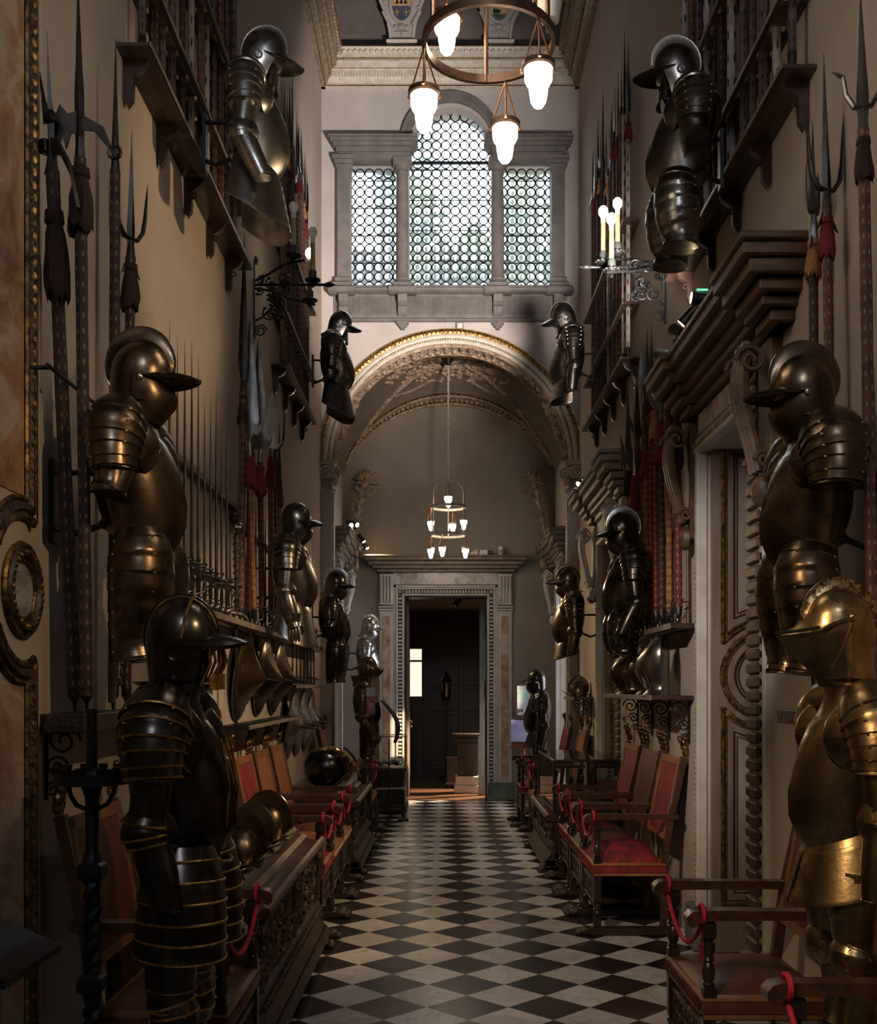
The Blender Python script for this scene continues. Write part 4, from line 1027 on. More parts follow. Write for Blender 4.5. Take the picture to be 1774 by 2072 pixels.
        if legs:
            q = MB()
            if tasset not in ('long',): shell(q, [(.01,s*.11,ZK(.9),.095),(.025,s*.115,ZK(.72),.086),(.02,s*.115,ZK(.53),.068)], 18, (.55,.8), .04, ns=10, trim=tr, fold=False); fin(q, 'cuisse'); q = MB()
            shell(q, [(.02,s*.115,ZK(.575),.066),(.035,s*.115,ZK(.50),.074),(.015,s*.115,ZK(.425),.062)], 18, (.22,.4,.62,.8), .06, ns=12, trim=tr, fold=False, riv=rv)
            q.plate([[(.03+.02*(1-v*v), s*(.175+.012*(1-v))+0*v, ZK(.50)+.055*v*sin(a)) if False else (.03+.055*v*cos(a), s*(.185-.012*v*v), ZK(.5)+.055*v*sin(a)) for v in (.02,.6,1)] for a in [2*pi*i/16 for i in range(17)]], .005*s)
            fin(q, 'knee_cop')
            q = MB(); shell(q, [(.005,s*.115,ZK(.45),.060),(-.012,s*.115,ZK(.33),.064),(0,s*.115,ZK(.17),.046),(.008,s*.115,ZK(.085),.052)], 18, (), ns=12, fold=False); q.build('greave', m, t)
            q = MB(); shell(q, [(-.055,s*.115,.05,.04),(.0,s*.118,.058,.052),(.07,s*.122,.05,.05),(.14,s*.125,.04,.042),(.19,s*.128,.032,.022)], 16, (.35,.5,.65,.8), .06, ns=12, up=(0,0,1), flat=.75, fold=False, trim=tr); fin(q, 'sabaton')
    if rv.v: rv.build('rivet_row', m_['rivet'] if not trim else T, t)
    if tr is not None and tr.v: tr.build('gilt_edge', T, t)
    if back_mount:
        q = MB(); L = back_mount
        q.tube([(-.10, 0, 1.10), (-.2, 0, 1.06), (-L+.02, 0, 1.08)], .013, 7); q.bbox(-L, -L+.02, -.03, .03, 1.02, 1.34, .004); q.tube([(-.11, .0, 1.28), (-.17, 0, 1.29), (-L+.02, 0, 1.29)], .011, 7)
        q.build('wall_mount', m_['iron'], t)
    return t
# ---------------- the suits: half armours on wall brackets, full armours on plinths
def wall_suit(Y, X, ztop, top=1.80, side=1, **kw):
    kw.setdefault('back_mount', abs((WL if side > 0 else WR)-X)-(.168 if ztop > 5 else .004))
    return armour('half_armour' if not kw.get('legs') else 'suit_of_armour', kw.pop('label'), (X, Y, ztop-top), 0 if side > 0 else pi, **kw)
wall_suit(5.8, -1.04, 5.27, 1.825, 1, label='half armour with drooping peak, high on the left wall before the pole rack', mat='steel', helm='open', comb=.03, peak=.105, pitch=16, arm='full', tasset='flared', bend=.10)
wall_suit(4.0, -1.17, 3.01, 1.84, 1, label='large half armour with tall rounded comb and long thigh plates, lower left wall', mat='steel_brown', helm='buffe', comb=.045, peak=.10, pitch=3, arm='upper', tasset='long')
wall_suit(10.6, -1.09, 5.43, 1.80, 1, label='half armour with pointed hat-like helmet, high on the left beside the arch', mat='steel_dark', helm='open', comb=.0, peak=.10, pitch=16, arm='elbow', tasset='flared')
wall_suit(8.0, -1.15, 3.05, 1.79, 1, label='half armour with smooth visored helmet and mitten gauntlet, above the round shields', mat='steel_dark', helm='plain', comb=.0, peak=.085, pitch=6, arm='full', tasset='flared', gauntlet=True)
wall_suit(11.4, -1.20, 2.95, 1.83, 1, label='dark half armour with grey combed helmet, left wall just before the arch', mat='steel_black', helm='buffe', comb=.035, peak=.09, pitch=9, arm='upper', tasset='long', bright='steel')
wall_suit(14.7, -1.07, 2.67, 1.83, 1, label='small half armour with bright comb, topmost in the far left corner by the doorway', mat='steel', helm='buffe', comb=.04, peak=.085, pitch=10, arm='upper', tasset=None, bright='steel_bright', back_mount=.40)
wall_suit(5.6, 1.27, 5.09, 1.84, -1, label='half armour with bright silvery combed helmet, high on the right wall', mat='steel_dark', helm='open', comb=.045, peak=.105, pitch=9, arm='upper', tasset='longish', bright='steel_bright', wing=True)
wall_suit(10.4, 1.24, 5.43, 1.80, -1, label='half armour with bowed helmet and straight sleeve, high on the right beside the arch', mat='steel_dark', helm='open', comb=.012, peak=.11, pitch=18, arm='full', tasset='short', bend=.02)
wall_suit(7.9, 1.38, 3.00, 1.83, -1, label='black half armour with grey combed helmet, beside the red-tasselled staffs', mat='steel_black', helm='buffe', comb=.04, peak=.08, pitch=9, arm='full', tasset='mid', bright='steel', bend=.10)
wall_suit(11.2, 1.35, 2.96, 1.83, -1, label='brown half armour with flaring peak and short tasset, right wall before the arch', mat='steel_brown', helm='buffe', comb=.035, peak=.12, pitch=5, arm='full', tasset='short', bend=.03)
wall_suit(4.02, 1.40, 2.96, 1.84, -1, label='large brown half armour with broad comb, right foreground above the golden armour', mat='steel_brown', helm='buffe', comb=.05, peak=.105, pitch=5, arm=None, pauldron=1.12, tasset='long')
# full suits
armour('suit_of_armour', 'black suit of armour edged with gold bands and barred visor, standing left foreground', (-.865, 3.4, .13), 0, mat='steel_black', helm='barred', comb=.006, peak=.085, pitch=0, arm='full', tasset='band', legs=True, trim='gilt', bend=.05, head=.02)
armour('suit_of_armour', 'golden brown suit of armour with pointed visor standing in the right foreground', (1.34, 3.5, .14), pi, mat='steel_gold', helm='close', comb=.03, peak=0, pitch=5, arm='full', tasset='short', legs=True, leg_k=.66, bright='steel_etched', bend=.02, head=.05, gorget='roll')
armour('suit_of_armour', 'suit of armour with prow-like visor and broad collar by the far left pilaster', (-.97, 13.0, .20), 0, mat='steel_brown', helm='close', comb=.01, peak=0, pitch=4, arm='full', tasset='long', legs=True, gorget='wide', bend=.12, gauntlet=True, head=.03)
armour('suit_of_armour', 'dark suit of armour with round skull and short peak beside the notice stand', (1.27, 14.0, .0), pi, sc=1.06, mat='steel_black', helm='plain', comb=0, peak=.085, pitch=4, arm='full', tasset='short', legs=True, gauntlet=True, bend=.03)
def plinth(label, x, y, w, d, h, mat='walnut_dark'):
    t = thing('plinth', label, 'plinth', (x, y, 0)); q = MB(); q.bbox(-w/2, w/2, -d/2, d/2, .0, h, .012); q.build('block', m_[mat], t)
    q = MB(); q.bbox(-w/2-.02, w/2+.02, -d/2-.02, d/2+.02, 0, .05, .01); q.build('foot_moulding', m_[mat], t); return t
plinth('dark wooden plinth under the black and gold armour', -.86, 3.4, .40, .42, .13)
plinth('dark wooden plinth under the golden armour', 1.33, 3.5, .5, .42, .14)
plinth('low dark plinth under the armour holding a shield', -.97, 13.0, .34, .42, .20)
# white disc on the cheek of one helmet
# ---------------- staff weapons, swords, shields
def diamond(b, rows, t=.25, tmin=.003):
    """blade from (z, half width[, centre offset])"""
    R = []
    for r in rows:
        z, w = r[0], max(r[1], .0006); o = r[2] if len(r) > 2 else 0; k = max(min(w*t, .011), tmin*min(1, w/.004))
        R.append([(o+w,0,z),(o,k,z),(o-w,0,z),(o,-k,z)])
    b.loft(R)
def slab(b, o, z0, t=.004):
    b.prism(o, lambda u, w, s: (u, s, z0+w), -t, t)
def head(par, kind, z, L, mat):
    q = MB(); q.lathe([(.017,-.06),(.02,-.03),(.019,.02),(.013,.07)], 8, (0,0,z))
    if kind == 'spike': diamond(q, [(z+.05,.014),(z+.1,.017),(z+.4*L,.011),(z+L,.0005)], .9, .006)
    elif kind == 'spear': diamond(q, [(z+.06,.012),(z+.06+.12*L,.034),(z+.06+.3*L,.03),(z+L,.0005)])
    elif kind == 'leaf': diamond(q, [(z+.05,.012),(z+.25*L,.05),(z+.5*L,.042),(z+L,.0005)])
    elif kind == 'partisan':
        diamond(q, [(z+.05,.013),(z+.11,.014),(z+.17,.058),(z+.2,.062),(z+.6*L,.040),(z+.97*L,.012),(z+L,.0005)])
        for s in (-1, 1): slab(q, [(0,.10),(s*.05,.085),(s*.085,.13),(s*.098,.19),(s*.07,.155),(s*.045,.16),(0,.2)], z)
    elif kind == 'sabre':
        slab(q, [(-.012,.05),(.02,.05),(.055,.09),(.05,.2),(.055,.55*L),(.035,.85*L),(.004,L),(-.02,.8*L),(-.035,.4*L),(-.03,.14)], z)
        slab(q, [(-.03,.12),(-.09,.19),(-.075,.11),(-.02,.07)], z); slab(q, [(.03,.1),(.1,.13),(.05,.06)], z)
    elif kind in ('halberd', 'fancy_halberd'):
        diamond(q, [(z+.05,.016),(z+.22,.018),(z+.5*L,.012),(z+L,.0005)], .9, .006)
        slab(q, [(0,.08),(-.03,.09),(-.05,.03),(-.062,.08),(-.085,.0),(-.09,.06),(-.12,-.02),(-.105,.10),(-.12,.18),(-.085,.15),(-.07,.19),(-.04,.155),(0,.17)], z)
        slab(q, [(0,.1),(.05,.095),(.13,.0),(.085,.11),(.04,.135),(0,.16)], z)
        if kind == 'fancy_halberd':
            slab(q, [(-.08,.14),(-.12,.2),(-.155,.38),(-.135,.22),(-.13,.12)], z); q.torus((.125, 0, z+.02), .022, .007, 'y', 10, 5); slab(q, [(-.11,.02),(-.13,-.06),(-.09,.03)], z)
    elif kind == 'hammer':
        diamond(q, [(z+.05,.016),(z+.2,.016),(z+.5*L,.011),(z+L,.0005)], .9, .006)
        q.bbox(-.05, -.01, -.02, .02, z+.06, z+.11, .006); slab(q, [(.0,.11),(.03,.10),(.08,.02),(.115,-.14),(.09,-.03),(.05,.04),(0,.06)], z, .009); q.box(-.035, .045, -.004, .004, z+.085, z+.09)
        q.sph((0,0,z+.18), .026, 8, 6)
    elif kind in ('fork', 'wide_fork'):
        W = .075 if kind == 'fork' else .065
        diamond(q, [(z+.04,.018),(z+.12,.022),(z+.5*L,.013),(z+L,.0005)], .9, .006)
        for s in (-1, 1):
            k = .62 if s > 0 else (.62 if kind == 'fork' else .42)
            P = [(0,0,z+.08),(s*W*.45,0,z+.085),(s*W*.85,0,z+.13),(s*W,0,z+.20)]+[(s*(W+.012*t+(0 if kind == 'fork' else .03*t)),0,z+.2+(L*k-.2)*t) for t in (.35,.7,1)]
            q.tube(P, [.014,.016,.015,.013,.010,.006,.0008], 7, flat=.6)
        if kind == 'fork': slab(q, [(-.02,-.02),(-.05,-.09),(-.012,-.05),(.012,-.05),(.05,-.09),(.02,-.02)], z)
    elif kind == 'winged':
        diamond(q, [(z+.05,.014),(z+.16,.045),(z+.45*L,.030),(z+L,.0005)])
        for s in (-1, 1): slab(q, [(s*.01,.07),(s*.075,.12),(s*.105,.25),(s*.06,.17),(s*.012,.15)], z)
    o = q.build('head', mat, par, ang=25)
    return o
def tassel(par, z, mat, L=.15, r=.034):
    q = MB(); n = 18; R = []
    for k, (rr, zz) in enumerate(((.5,.0),(.72,-.03),(.78,-.16),(.6,-.2),(.7,-.28),(.86,-.5),(.98,-.75),(1.02,-.92),(.8,-1.0))):
        v = .05 if k < 4 else .16
        R.append([(r*rr*(1+v*RND.uniform(-1,1))*cos(2*pi*j/n), r*rr*(1+v*RND.uniform(-1,1))*sin(2*pi*j/n), z+zz*L+(RND.uniform(-.16,.10)*L if k > 6 else 0)) for j in range(n)])
    q.loft(R); return q.build('tassel', mat, par, ang=40)
def polearm(label, loc, H, kind, L, mat, tas=None, r=.019, lean=(0,0), rz=0.0, tl=.15, tr=.034, group=None, name='polearm', hm='blade_dark', tz=0, ferrule=True):
    """H = staff length, then the head of length L"""
    rot = Vector((lean[0], lean[1], H)).to_track_quat('Z', 'Y').to_euler() if (lean[0] or lean[1]) else None
    t = thing(name, label, 'polearm', loc, rz, group)
    if rot is not None:
        e = (Vector((0,0,1)).rotation_difference(Vector((lean[0], lean[1], H))).to_matrix() @ Matrix.Rotation(rz, 3, 'Z')).to_euler(); t.rotation_euler = e
    q = MB(); q.lathe([(r*.8,.05)]+[(r*(1+.05*RND.uniform(-1,1)), lerp(.07, H, i/10)) for i in range(11)], 8); q.build('shaft', m_[mat], t)
    if ferrule: q = MB(); q.lathe([(.004,0),(.008,.04),(r*.95,.055),(r*1.05,.09),(r*.95,.11)], 8); q.build('butt_spike', m_['iron'], t)
    if kind: head(t, kind, H, L, m_[hm])
    if tas: tassel(t, H-.03-tz, m_[tas], tl, tr)
    return t
XL_, XR_ = WL+.085, WR-.085
def YL(x, X=XL_): return F*X/(x-VX)
def YR(x, X=XR_): return F*X/(x-VX)
# left foreground, standing on the wall ledge
def pole_px(label, xb, yb, xs, ys, xt, yt, X, zfoot=None, **kw):
    """foot, top of the staff and tip given where the photograph shows them, all in the plane X"""
    Yb, Ys, Yt = F*X/(xb-VX), F*X/(xs-VX), F*X/(xt-VX)
    a, b, c = Vector((X, Yb, zfoot if zfoot else pz(yb, Yb))), Vector((X, Ys, pz(ys, Ys))), pz(yt, Yt)
    H = (b-a).length
    return polearm(label, tuple(a), H, kw.pop('kind'), c-b.z, kw.pop('mat'), lean=(0, b.y-a.y), **kw)
pole_px('dark war hammer on a studded staff, nearest weapon on the left wall', 152, 1445, 106, 345, 101, 70, XL_, zfoot=1.558, kind='hammer', mat='staff_dark', tas='tassel_dark', r=.024, rz=-.45, tl=.30, tr=.045, tz=.10)
pole_px('dark halberd with jagged axe blade and hooked beak, second staff on the left wall', 176, 1445, 162, 320, 176, -30, XL_+.09, zfoot=1.558, kind='fancy_halberd', mat='staff_dark', tas='tassel_dark', r=.023, rz=.0, tl=.22, tr=.045)
pole_px('dark staff with very long thin spike, below the left end of the upper pole rack', 229, 1445, 233, 345, 243, 95, XL_, zfoot=1.558, kind='spike', mat='staff_dark', r=.023)
pole_px('short dark fork with hooked lugs and shaggy tassel behind the combed armour', 255, 1445, 264, 520, 279, 283, XL_, zfoot=1.558, kind='fork', mat='staff_dark', tas='tassel_dark', r=.022, rz=.9, tl=.2, tr=.042)
# right foreground
pole_px('long fork with splayed tines and frayed tassel at the right edge', 1768, 1240, 1746, 262, 1733, -20, XR_-.04, zfoot=1.558, kind='wide_fork', mat='staff_brown', tas='tassel_dark', r=.021, tl=.16, rz=-.2, hm='blade')
pole_px('fork with one tall middle spike and curved side tine, left of the right-edge fork', 1690, 1240, 1672, 425, 1664, 108, XR_, zfoot=1.558, kind='fork', mat='staff_brown', tas='tassel_red', r=.020, tl=.16, rz=.25)
pole_px('fork with thin tall spike and open lugs, beside the carved door cornice end', 1650, 1240, 1645, 470, 1640, 252, XR_, zfoot=1.558, kind='fork', mat='staff_dark', tas='tassel_gold', r=.019, tl=.16, rz=1.0, hm='blade')
# left, the group of tasselled partisans
GL = 'tasselled staff weapons behind the left half armour'
pole_px('reddish staff with thin spearhead, first of the left tasselled group', 486, 1320, 491, 790, 494, 470, XL_, zfoot=2.093, kind='spear', mat='staff_brown', tas='tassel_dark', r=.026, group=GL, tl=.2)
pole_px('partisan with very broad bluish blade and wine tassel in the left group', 505, 1255, 506, 905, 511, 655, XL_+.03, zfoot=2.093, kind='partisan', mat='staff_red', tas='tassel_red', r=.022, group=GL, hm='blade', tl=.22, tr=.045)
pole_px('short spiked staff in front of the broad left partisan', 514, 1255, 505, 915, 506, 823, XL_+.08, zfoot=2.093, kind='spike', mat='staff_gold', tas='tassel_red', r=.018, group=GL, hm='blade', tl=.2, tr=.042)
pole_px('partisan with narrow ridged blade and crescent lugs in the left group', 530, 1255, 526, 935, 525, 690, XL_+.03, zfoot=2.093, kind='partisan', mat='staff_red', tas='tassel_red', r=.022, group=GL, hm='blade', tl=.2, tr=.045)
pole_px('glaive with short grey blade and hooked base, right of the two left partisans', 549, 1255, 548, 925, 549, 787, XL_+.02, zfoot=2.093, kind='sabre', mat='staff_red', tas='tassel_red', r=.022, group=GL, hm='blade', tl=.2, tr=.042, rz=.3)
pole_px('slender dark fork furthest but one in the left tasselled group', 558, 1255, 556, 930, 556, 745, XL_, zfoot=2.093, kind='fork', mat='staff_dark', tas=None, r=.02, group=GL)
pole_px('slender spike with ball socket, furthest of the left tasselled group', 566, 1255, 565, 965, 564, 850, XL_, zfoot=2.093, kind='spike', mat='staff_gold', tas='tassel_red', r=.02, group=GL, tl=.22)
# right, the red group behind the black half armour
GR = 'tasselled staff weapons right of the black half armour'
pole_px('halberd with curled bright tip over gold studded staff, furthest of the right group', 1273, 1262, 1271, 945, 1262, 790, XR_, zfoot=2.073, kind='winged', mat='staff_gold', tas='tassel_dark', r=.024, group=GR, rz=.7, hm='blade', tl=.2, tr=.045)
pole_px('halberd with bright forward hook, low between the two far blades', 1285, 1262, 1283, 955, 1279, 805, XR_-.06, zfoot=2.073, kind='halberd', mat='staff_red', tas='tassel_red', r=.019, group=GR, hm='blade', tl=.24, tr=.04, rz=.2)
pole_px('winged partisan with the largest grey blade of the right group', 1294, 1262, 1290, 905, 1284, 752, XR_, zfoot=2.073, kind='winged', mat='staff_gold', tas='tassel_red', r=.024, group=GR, rz=.7, hm='blade', tl=.22, tr=.045)
pole_px('thin spike with ball socket over gold staff in the right group', 1308, 1262, 1306, 905, 1305, 770, XR_-.02, zfoot=2.073, kind='spike', mat='staff_gold', tas='tassel_red', r=.02, group=GR, tl=.2, tr=.042)
pole_px('red velvet staff with dark tassel under the door cornice tip', 1318, 1262, 1316, 770, 1315, 700, XR_-.02, zfoot=2.073, kind='spike', mat='staff_red', tas='tassel_dark', r=.02, group=GR, tl=.2)
pole_px('partisan staff with the yellow tassel in the right group', 1328, 1262, 1325, 822, 1325, 740, XR_-.04, zfoot=2.073, kind='spear', mat='staff_red', tas='tassel_gold', r=.021, group=GR, hm='blade', tl=.22, tr=.042)
pole_px('staff with hanging full red tassel beside the yellow tassel', 1339, 1262, 1337, 850, 1336, 770, XR_-.04, zfoot=2.073, kind='sabre', mat='staff_dark', tas='tassel_red', r=.021, group=GR, hm='blade', tl=.28, tr=.048)
pole_px('red and gold studded staff with wine tassel, second nearest of the right group', 1354, 1262, 1353, 822, 1352, 760, XR_-.03, zfoot=2.073, kind='spear', mat='staff_gold', tas='tassel_red', r=.022, group=GR, tl=.2, tr=.04)
pole_px('dark red staff nearest the door consoles in the right group', 1373, 1262, 1370, 830, 1369, 760, XR_-.03, zfoot=2.073, kind='spear', mat='staff_red', tas='tassel_dark', r=.024, group=GR, tl=.34, tr=.04)
for k, (x, yt) in enumerate(((1301,690),(1309,660),(1318,650))):
    pole_px(('slim pale spear', 'slim pale spear', 'slim pale spear')[k]+' rising behind the right door cornice, '+('left', 'middle', 'right')[k]+' of three', x, 1262, x, yt+115, x, yt, XR_+.05, zfoot=2.073, kind='spike' if k else 'sabre', mat='staff_brown', r=.013, hm='blade')

# ---- racks with boards pierced for the staffs
def rack(label, side, y0, y1, zb, zr, ys, xo=.12):
    t = thing('pole_rack', label, 'rack', ((WL if side > 0 else WR), (y0+y1)/2, zb))
    yc = (y0+y1)/2
    def X(a): return side*a
    def bb(q, a0, a1, ya, yb, z0, z1): q.bbox(*sorted((X(a0), X(a1))), ya-yc, yb-yc, z0, z1, .004)
    q = MB(); bb(q, 0, xo+.035, y0, y1, -.022, 0); q.build('bottom_board', m_['shelf_wood'], t)
    q = MB(); bb(q, xo+.033, xo+.039, y0, y1, -.024, .004); q.build('board_edge', m_['shelf_edge'], t)
    for z in zr:
        q = MB(); bb(q, .0, .035, y0, y1, z-zb, z-zb+.022); bb(q, xo-.005, xo+.02, y0, y1, z-zb, z-zb+.022)
        e = [y0]+ys+[y1]
        for a, c in zip(e, e[1:]):
            lo = a+(.034 if a != y0 else 0); hi = c-(.034 if c != y1 else 0)
            if hi > lo: bb(q, .03, xo, lo, hi, z-zb, z-zb+.022)
        r = q.build('pierced_rail', m_['shelf_wood'], t)
        q = MB(); bb(q, xo+.018, xo+.024, y0, y1, z-zb-.003, z-zb+.026); q.build('rail_edge', m_['shelf_edge'], r)
    n = 5 if y1-y0 > 2.2 else 4
    for k in range(n):
        y = lerp(y0+.12, y1-.16, k/(n-1))-yc; q = MB()
        q.prism([(0,-.02),(xo,-.02),(xo*.8,-.06),(.05,-.09),(.045,-.2),(.02,-.235),(0,-.2)], lambda u, w, s: (X(u), y+s, w), -.02, .02); q.torus((X(.055), y, -.11), .014, .005, 'y', 10, 5); q.build('bracket', m_['shelf_wood'], t)
    return t
def ordlab(k): return ORD[k]
MS = ['staff_purple','staff_brown','staff_dark','staff_pale','staff_purple','staff_brown']
def fill(side, ys, zb, H, heads, where, grp, xo=.078, rr=(.018,.027)):
    for k, y in enumerate(ys):
        mt = RND.choice(MS); h = heads[k % len(heads)]
        kind, L, tas = h
        polearm(f'{"studded" if mt != "staff_dark" else "dark"} staff {"with steel head " if kind else ""}in the {where}, {ordlab(k)} of its row', ((WL+xo) if side > 0 else (WR-xo), y, zb+.003), H+RND.uniform(-.25,.25), kind, L, mt, tas, r=RND.uniform(*rr), group=grp, rz=pi/2+RND.uniform(-.35,.35), hm=RND.choice(('blade','blade_dark')), tl=.14, tr=.036, name='staff' if not kind else 'polearm')
ysA = [4.93+.195*i+RND.uniform(-.03,.03) for i in range(12)]
rack('dark wooden pole rack with two pierced rails, high on the left wall in front', 1, 4.80, 7.38, 4.57, (4.92, 5.55), ysA)
fill(1, ysA, 4.57, 2.3, [(None,0,None)], 'left front rack', 'staffs in the left front rack')
ysB = [4.78+.19*i+RND.uniform(-.03,.03) for i in range(12)]
rack('dark wooden pole rack with two pierced rails, high on the right wall in front', -1, 4.66, 7.12, 4.39, (4.73, 5.40), ysB)
fill(-1, ysB, 4.39, 2.3, [(None,0,None)], 'right front rack', 'staffs in the right front rack')
HD = [('leaf',.5,'tassel_red'),('halberd',.6,None),('spear',.5,'tassel_gold'),('fork',.7,'tassel_red'),('spike',.75,None),('winged',.5,'tassel_gold'),('spike',.6,'tassel_red')]
ysC = [9.22+.155*i+RND.uniform(-.02,.02) for i in range(12)]
rack('dark wooden pole rack left of the end window, behind the left sconce', 1, 9.1, 11.15, 4.43, (4.86, 5.55), ysC)
fill(1, ysC, 4.43, 2.0, HD, 'far left rack', 'polearms in the far left rack')
ysD = [9.0+.175*i+RND.uniform(-.02,.02) for i in range(13)]
rack('dark wooden pole rack right of the end window, behind the right sconce', -1, 8.88, 11.4, 4.42, (4.86, 5.55), ysD)
fill(-1, ysD, 4.42, 2.15, HD[3:]+HD[:3], 'far right rack', 'polearms in the far right rack')

# ---- wall rails, shelves and the ledge
def wall_board(name, label, cat, side, y0, y1, z, depth, th=.03, mat='shelf_wood', scroll=False, edge=True):
    W = WL if side > 0 else WR; t = thing(name, label, cat, (W, (y0+y1)/2, z)); L = (y1-y0)/2
    def bb(q, a0, a1, ya, yb, z0, z1, bv=.004): q.bbox(*sorted((side*a0, side*a1)), ya, yb, z0, z1, bv)
    q = MB(); bb(q, 0, depth, -L, L, -th, 0); q.build('board', m_[mat], t)
    if edge: q = MB(); bb(q, depth-.002, depth+.004, -L, L, -th-.002, .002, .002); q.build('front_edge', m_['shelf_edge'], t)
    if scroll:
        n = max(2, int((y1-y0)/.45))
        for k in range(n):
            y = lerp(-L+.1, L-.1, k/(n-1)); q = MB(); q.tube([(side*.012, y, -th), (side*.012, y, -.32)], .008, 6)
            for c, zz, rr in ((.075,-.10,.065),(.05,-.2,.045),(.035,-.28,.03)):
                q.tube([(side*(c+rr*(1-i/22)*cos(i*.55)), y, zz+rr*(1-i/22)*sin(i*.55)) for i in range(20)], .006, 5)
            q.build('scroll_bracket', m_['iron'], t)
    return t
wall_board('sword_rail', 'narrow wooden rail holding the row of upright rapiers on the left wall', 'rail', 1, 5.1, 7.5, 2.92, .05, .035)
wall_board('pole_rail', 'dark rail crossing the tasselled staffs of the left group', 'rail', 1, 7.35, 9.2, 2.85, .055, .05, mat='walnut_dark')
wall_board('weapon_shelf', 'long narrow shelf under the sword hilts on the left wall', 'shelf', 1, 5.1, 12.2, 2.09, .17, .035)
wall_board('weapon_shelf', 'short lower shelf with small sword hilts by the left arch pier', 'shelf', 1, 9.5, 12.0, 1.68, .16, .03)
wall_board('shield_shelf', 'curved iron shelf under the three large round shields', 'shelf', 1, 7.0, 9.6, 1.40, .20, .025, mat='iron')
wall_board('pole_rail', 'dark rail crossing the red tasselled staffs on the right wall', 'rail', -1, 7.0, 8.95, 2.78, .05, .05, mat='walnut_dark')
wall_board('weapon_shelf', 'shelf under the sword hilts on the right wall', 'shelf', -1, 6.88, 9.0, 2.07, .17, .035)
wall_board('armour_shelf', 'shelf with scrolled iron brackets under the breastplates on the right wall', 'shelf', -1, 6.95, 9.0, 1.60, .28, .03, mat='shelf_wood', scroll=True)
wall_board('helmet_shelf', 'small shelf with helmets between the two right doorways at the back', 'shelf', -1, 11.6, 12.5, 1.55, .22, .03, scroll=True)
wall_board('wall_ledge', 'dark ledge carrying the forks on the right foreground wall', 'ledge', -1, 3.45, 4.72, 1.555, .16, .06, mat='dark_carved', edge=False)
wall_board('wall_ledge', 'moulded dark ledge carrying the foreground staffs on the left wall', 'ledge', 1, 3.83, 4.95, 1.555, .18, .07, mat='dark_carved', scroll=True, edge=False)
t = thing('iron_rail', 'thin iron rail steadying the dark staffs on the left foreground wall', 'rail', (WL+.12, 4.3, 2.76)); q = MB(); q.tube([(0,-.65,0),(0,.62,0)], .008, 6)
for y in (-.62, .6): q.tube([(0,y,0),(-.12,y,0)], .008, 6)
q.build('bar', m_['iron'], t)

# ---- swords standing hilt down on the shelves
def sword(label, loc, bl, rz, group, big=False):
    t = thing('rapier', label, 'sword', loc, rz, group)
    q = MB(); diamond(q, [(.21,.010),(.24,.010),(.24+bl*.6,.0065),(.24+bl,.0006)], .4); q.build('blade', m_['blade_dark'], t, ang=20)
    q = MB(); q.lathe([(.006,.06),(.012,.08),(.0145,.12),(.012,.17),(.009,.195)], 8); q.build('grip', m_['walnut_dark'], t)
    q = MB(); q.sph((0,0,.035), (.026,.026,.033), 10, 7); q.lathe([(.012,.0),(.01,.008)], 8); q.build('pommel', m_['steel_dark'], t)
    q = MB(); q.tube([(-.10,0,.205),(0,0,.2),(.10,0,.195)], .006, 6); q.sph((-.10,0,.205), .011, 6, 5); q.sph((.1,0,.195), .011, 6, 5)
    q.tube([(.03,0,.2),(.075,.01,.15),(.065,.015,.08),(.01,0,.06)], .0045, 5)
    q.tube([(.045*cos(a), .055*sin(a), .225+.02*cos(a)) for a in [2*pi*i/14 for i in range(15)]], .0045, 5)
    q.tube([(.06*cos(a), .07*sin(a), .205-.025*cos(a)) for a in [2*pi*i/14 for i in range(15)]], .0045, 5)
    q.tube([(-.05,.0,.2),(-.03,.06,.225),(.04,.065,.19),(.07,.03,.14)], .004, 5); q.tube([(-.05,0,.2),(-.03,-.06,.225),(.04,-.065,.19),(.07,-.03,.14)], .004, 5)
    q.build('swept_guard', m_['steel_dark'], t); return t
SW = sword('rapier with swept iron guard upright on the left shelf, nearest of its row', (WL+.115, 5.3, 2.093), 1.15, .1, 'rapiers in the left front row')
for k in range(1, 10): dup(SW, (WL+.115, 5.3+.155*k, 2.093), RND.uniform(-.25,.25), f'rapier with swept iron guard upright on the left shelf, {ORD[k]} of its row', 'rapiers in the left front row', sc=RND.uniform(.84,1.04))
for k in range(6): dup(SW, (WL+.12, (7.71,8.12,8.30,8.68,9.28,9.44)[k], 2.093), RND.uniform(-.3,.3), f'rapier hilt below the red tasselled staffs on the left, {ORD[k]} of six', 'rapiers below the left tasselled staffs', sc=.72)
for k in range(7): dup(SW, (WL+.10, 9.75+.24*k, 2.093), RND.uniform(-.3,.3), f'rapier on the far half of the upper left shelf, {ORD[k]} of seven', 'rapiers on the far upper left shelf', sc=.8)
for k in range(7): dup(SW, (WL+.095, 9.75+.27*k, 1.683), RND.uniform(-.3,.3), f'short sword on the lower left shelf by the arch, {ORD[k]} of seven', 'swords on the lower left shelf', sc=.36/1.1)
for k in range(7):
    o = [x for x in bpy.data.objects if x.get('group') == 'swords on the lower left shelf'][k]; o.scale = (.8,.8,.33)
for k in range(6): dup(SW, (WR-.09, (7.03,7.27,7.46,7.68,8.60,8.74)[k], 2.073), pi+RND.uniform(-.2,.2), f'rapier hilt below the red tasselled staffs on the right, {ORD[k]} of six', 'rapiers below the right tasselled staffs', sc=.72)
t = thing('two_handed_sword', 'two-handed sword with spiral grip hanging point down beside the rapier row', 'sword', (WL+.13, 6.93, 1.25), 1.35)
q = MB(); diamond(q, [(0,.004),(.06,.02),(.85,.026)], .3); q.build('blade', m_['blade_dark'], t, ang=20)
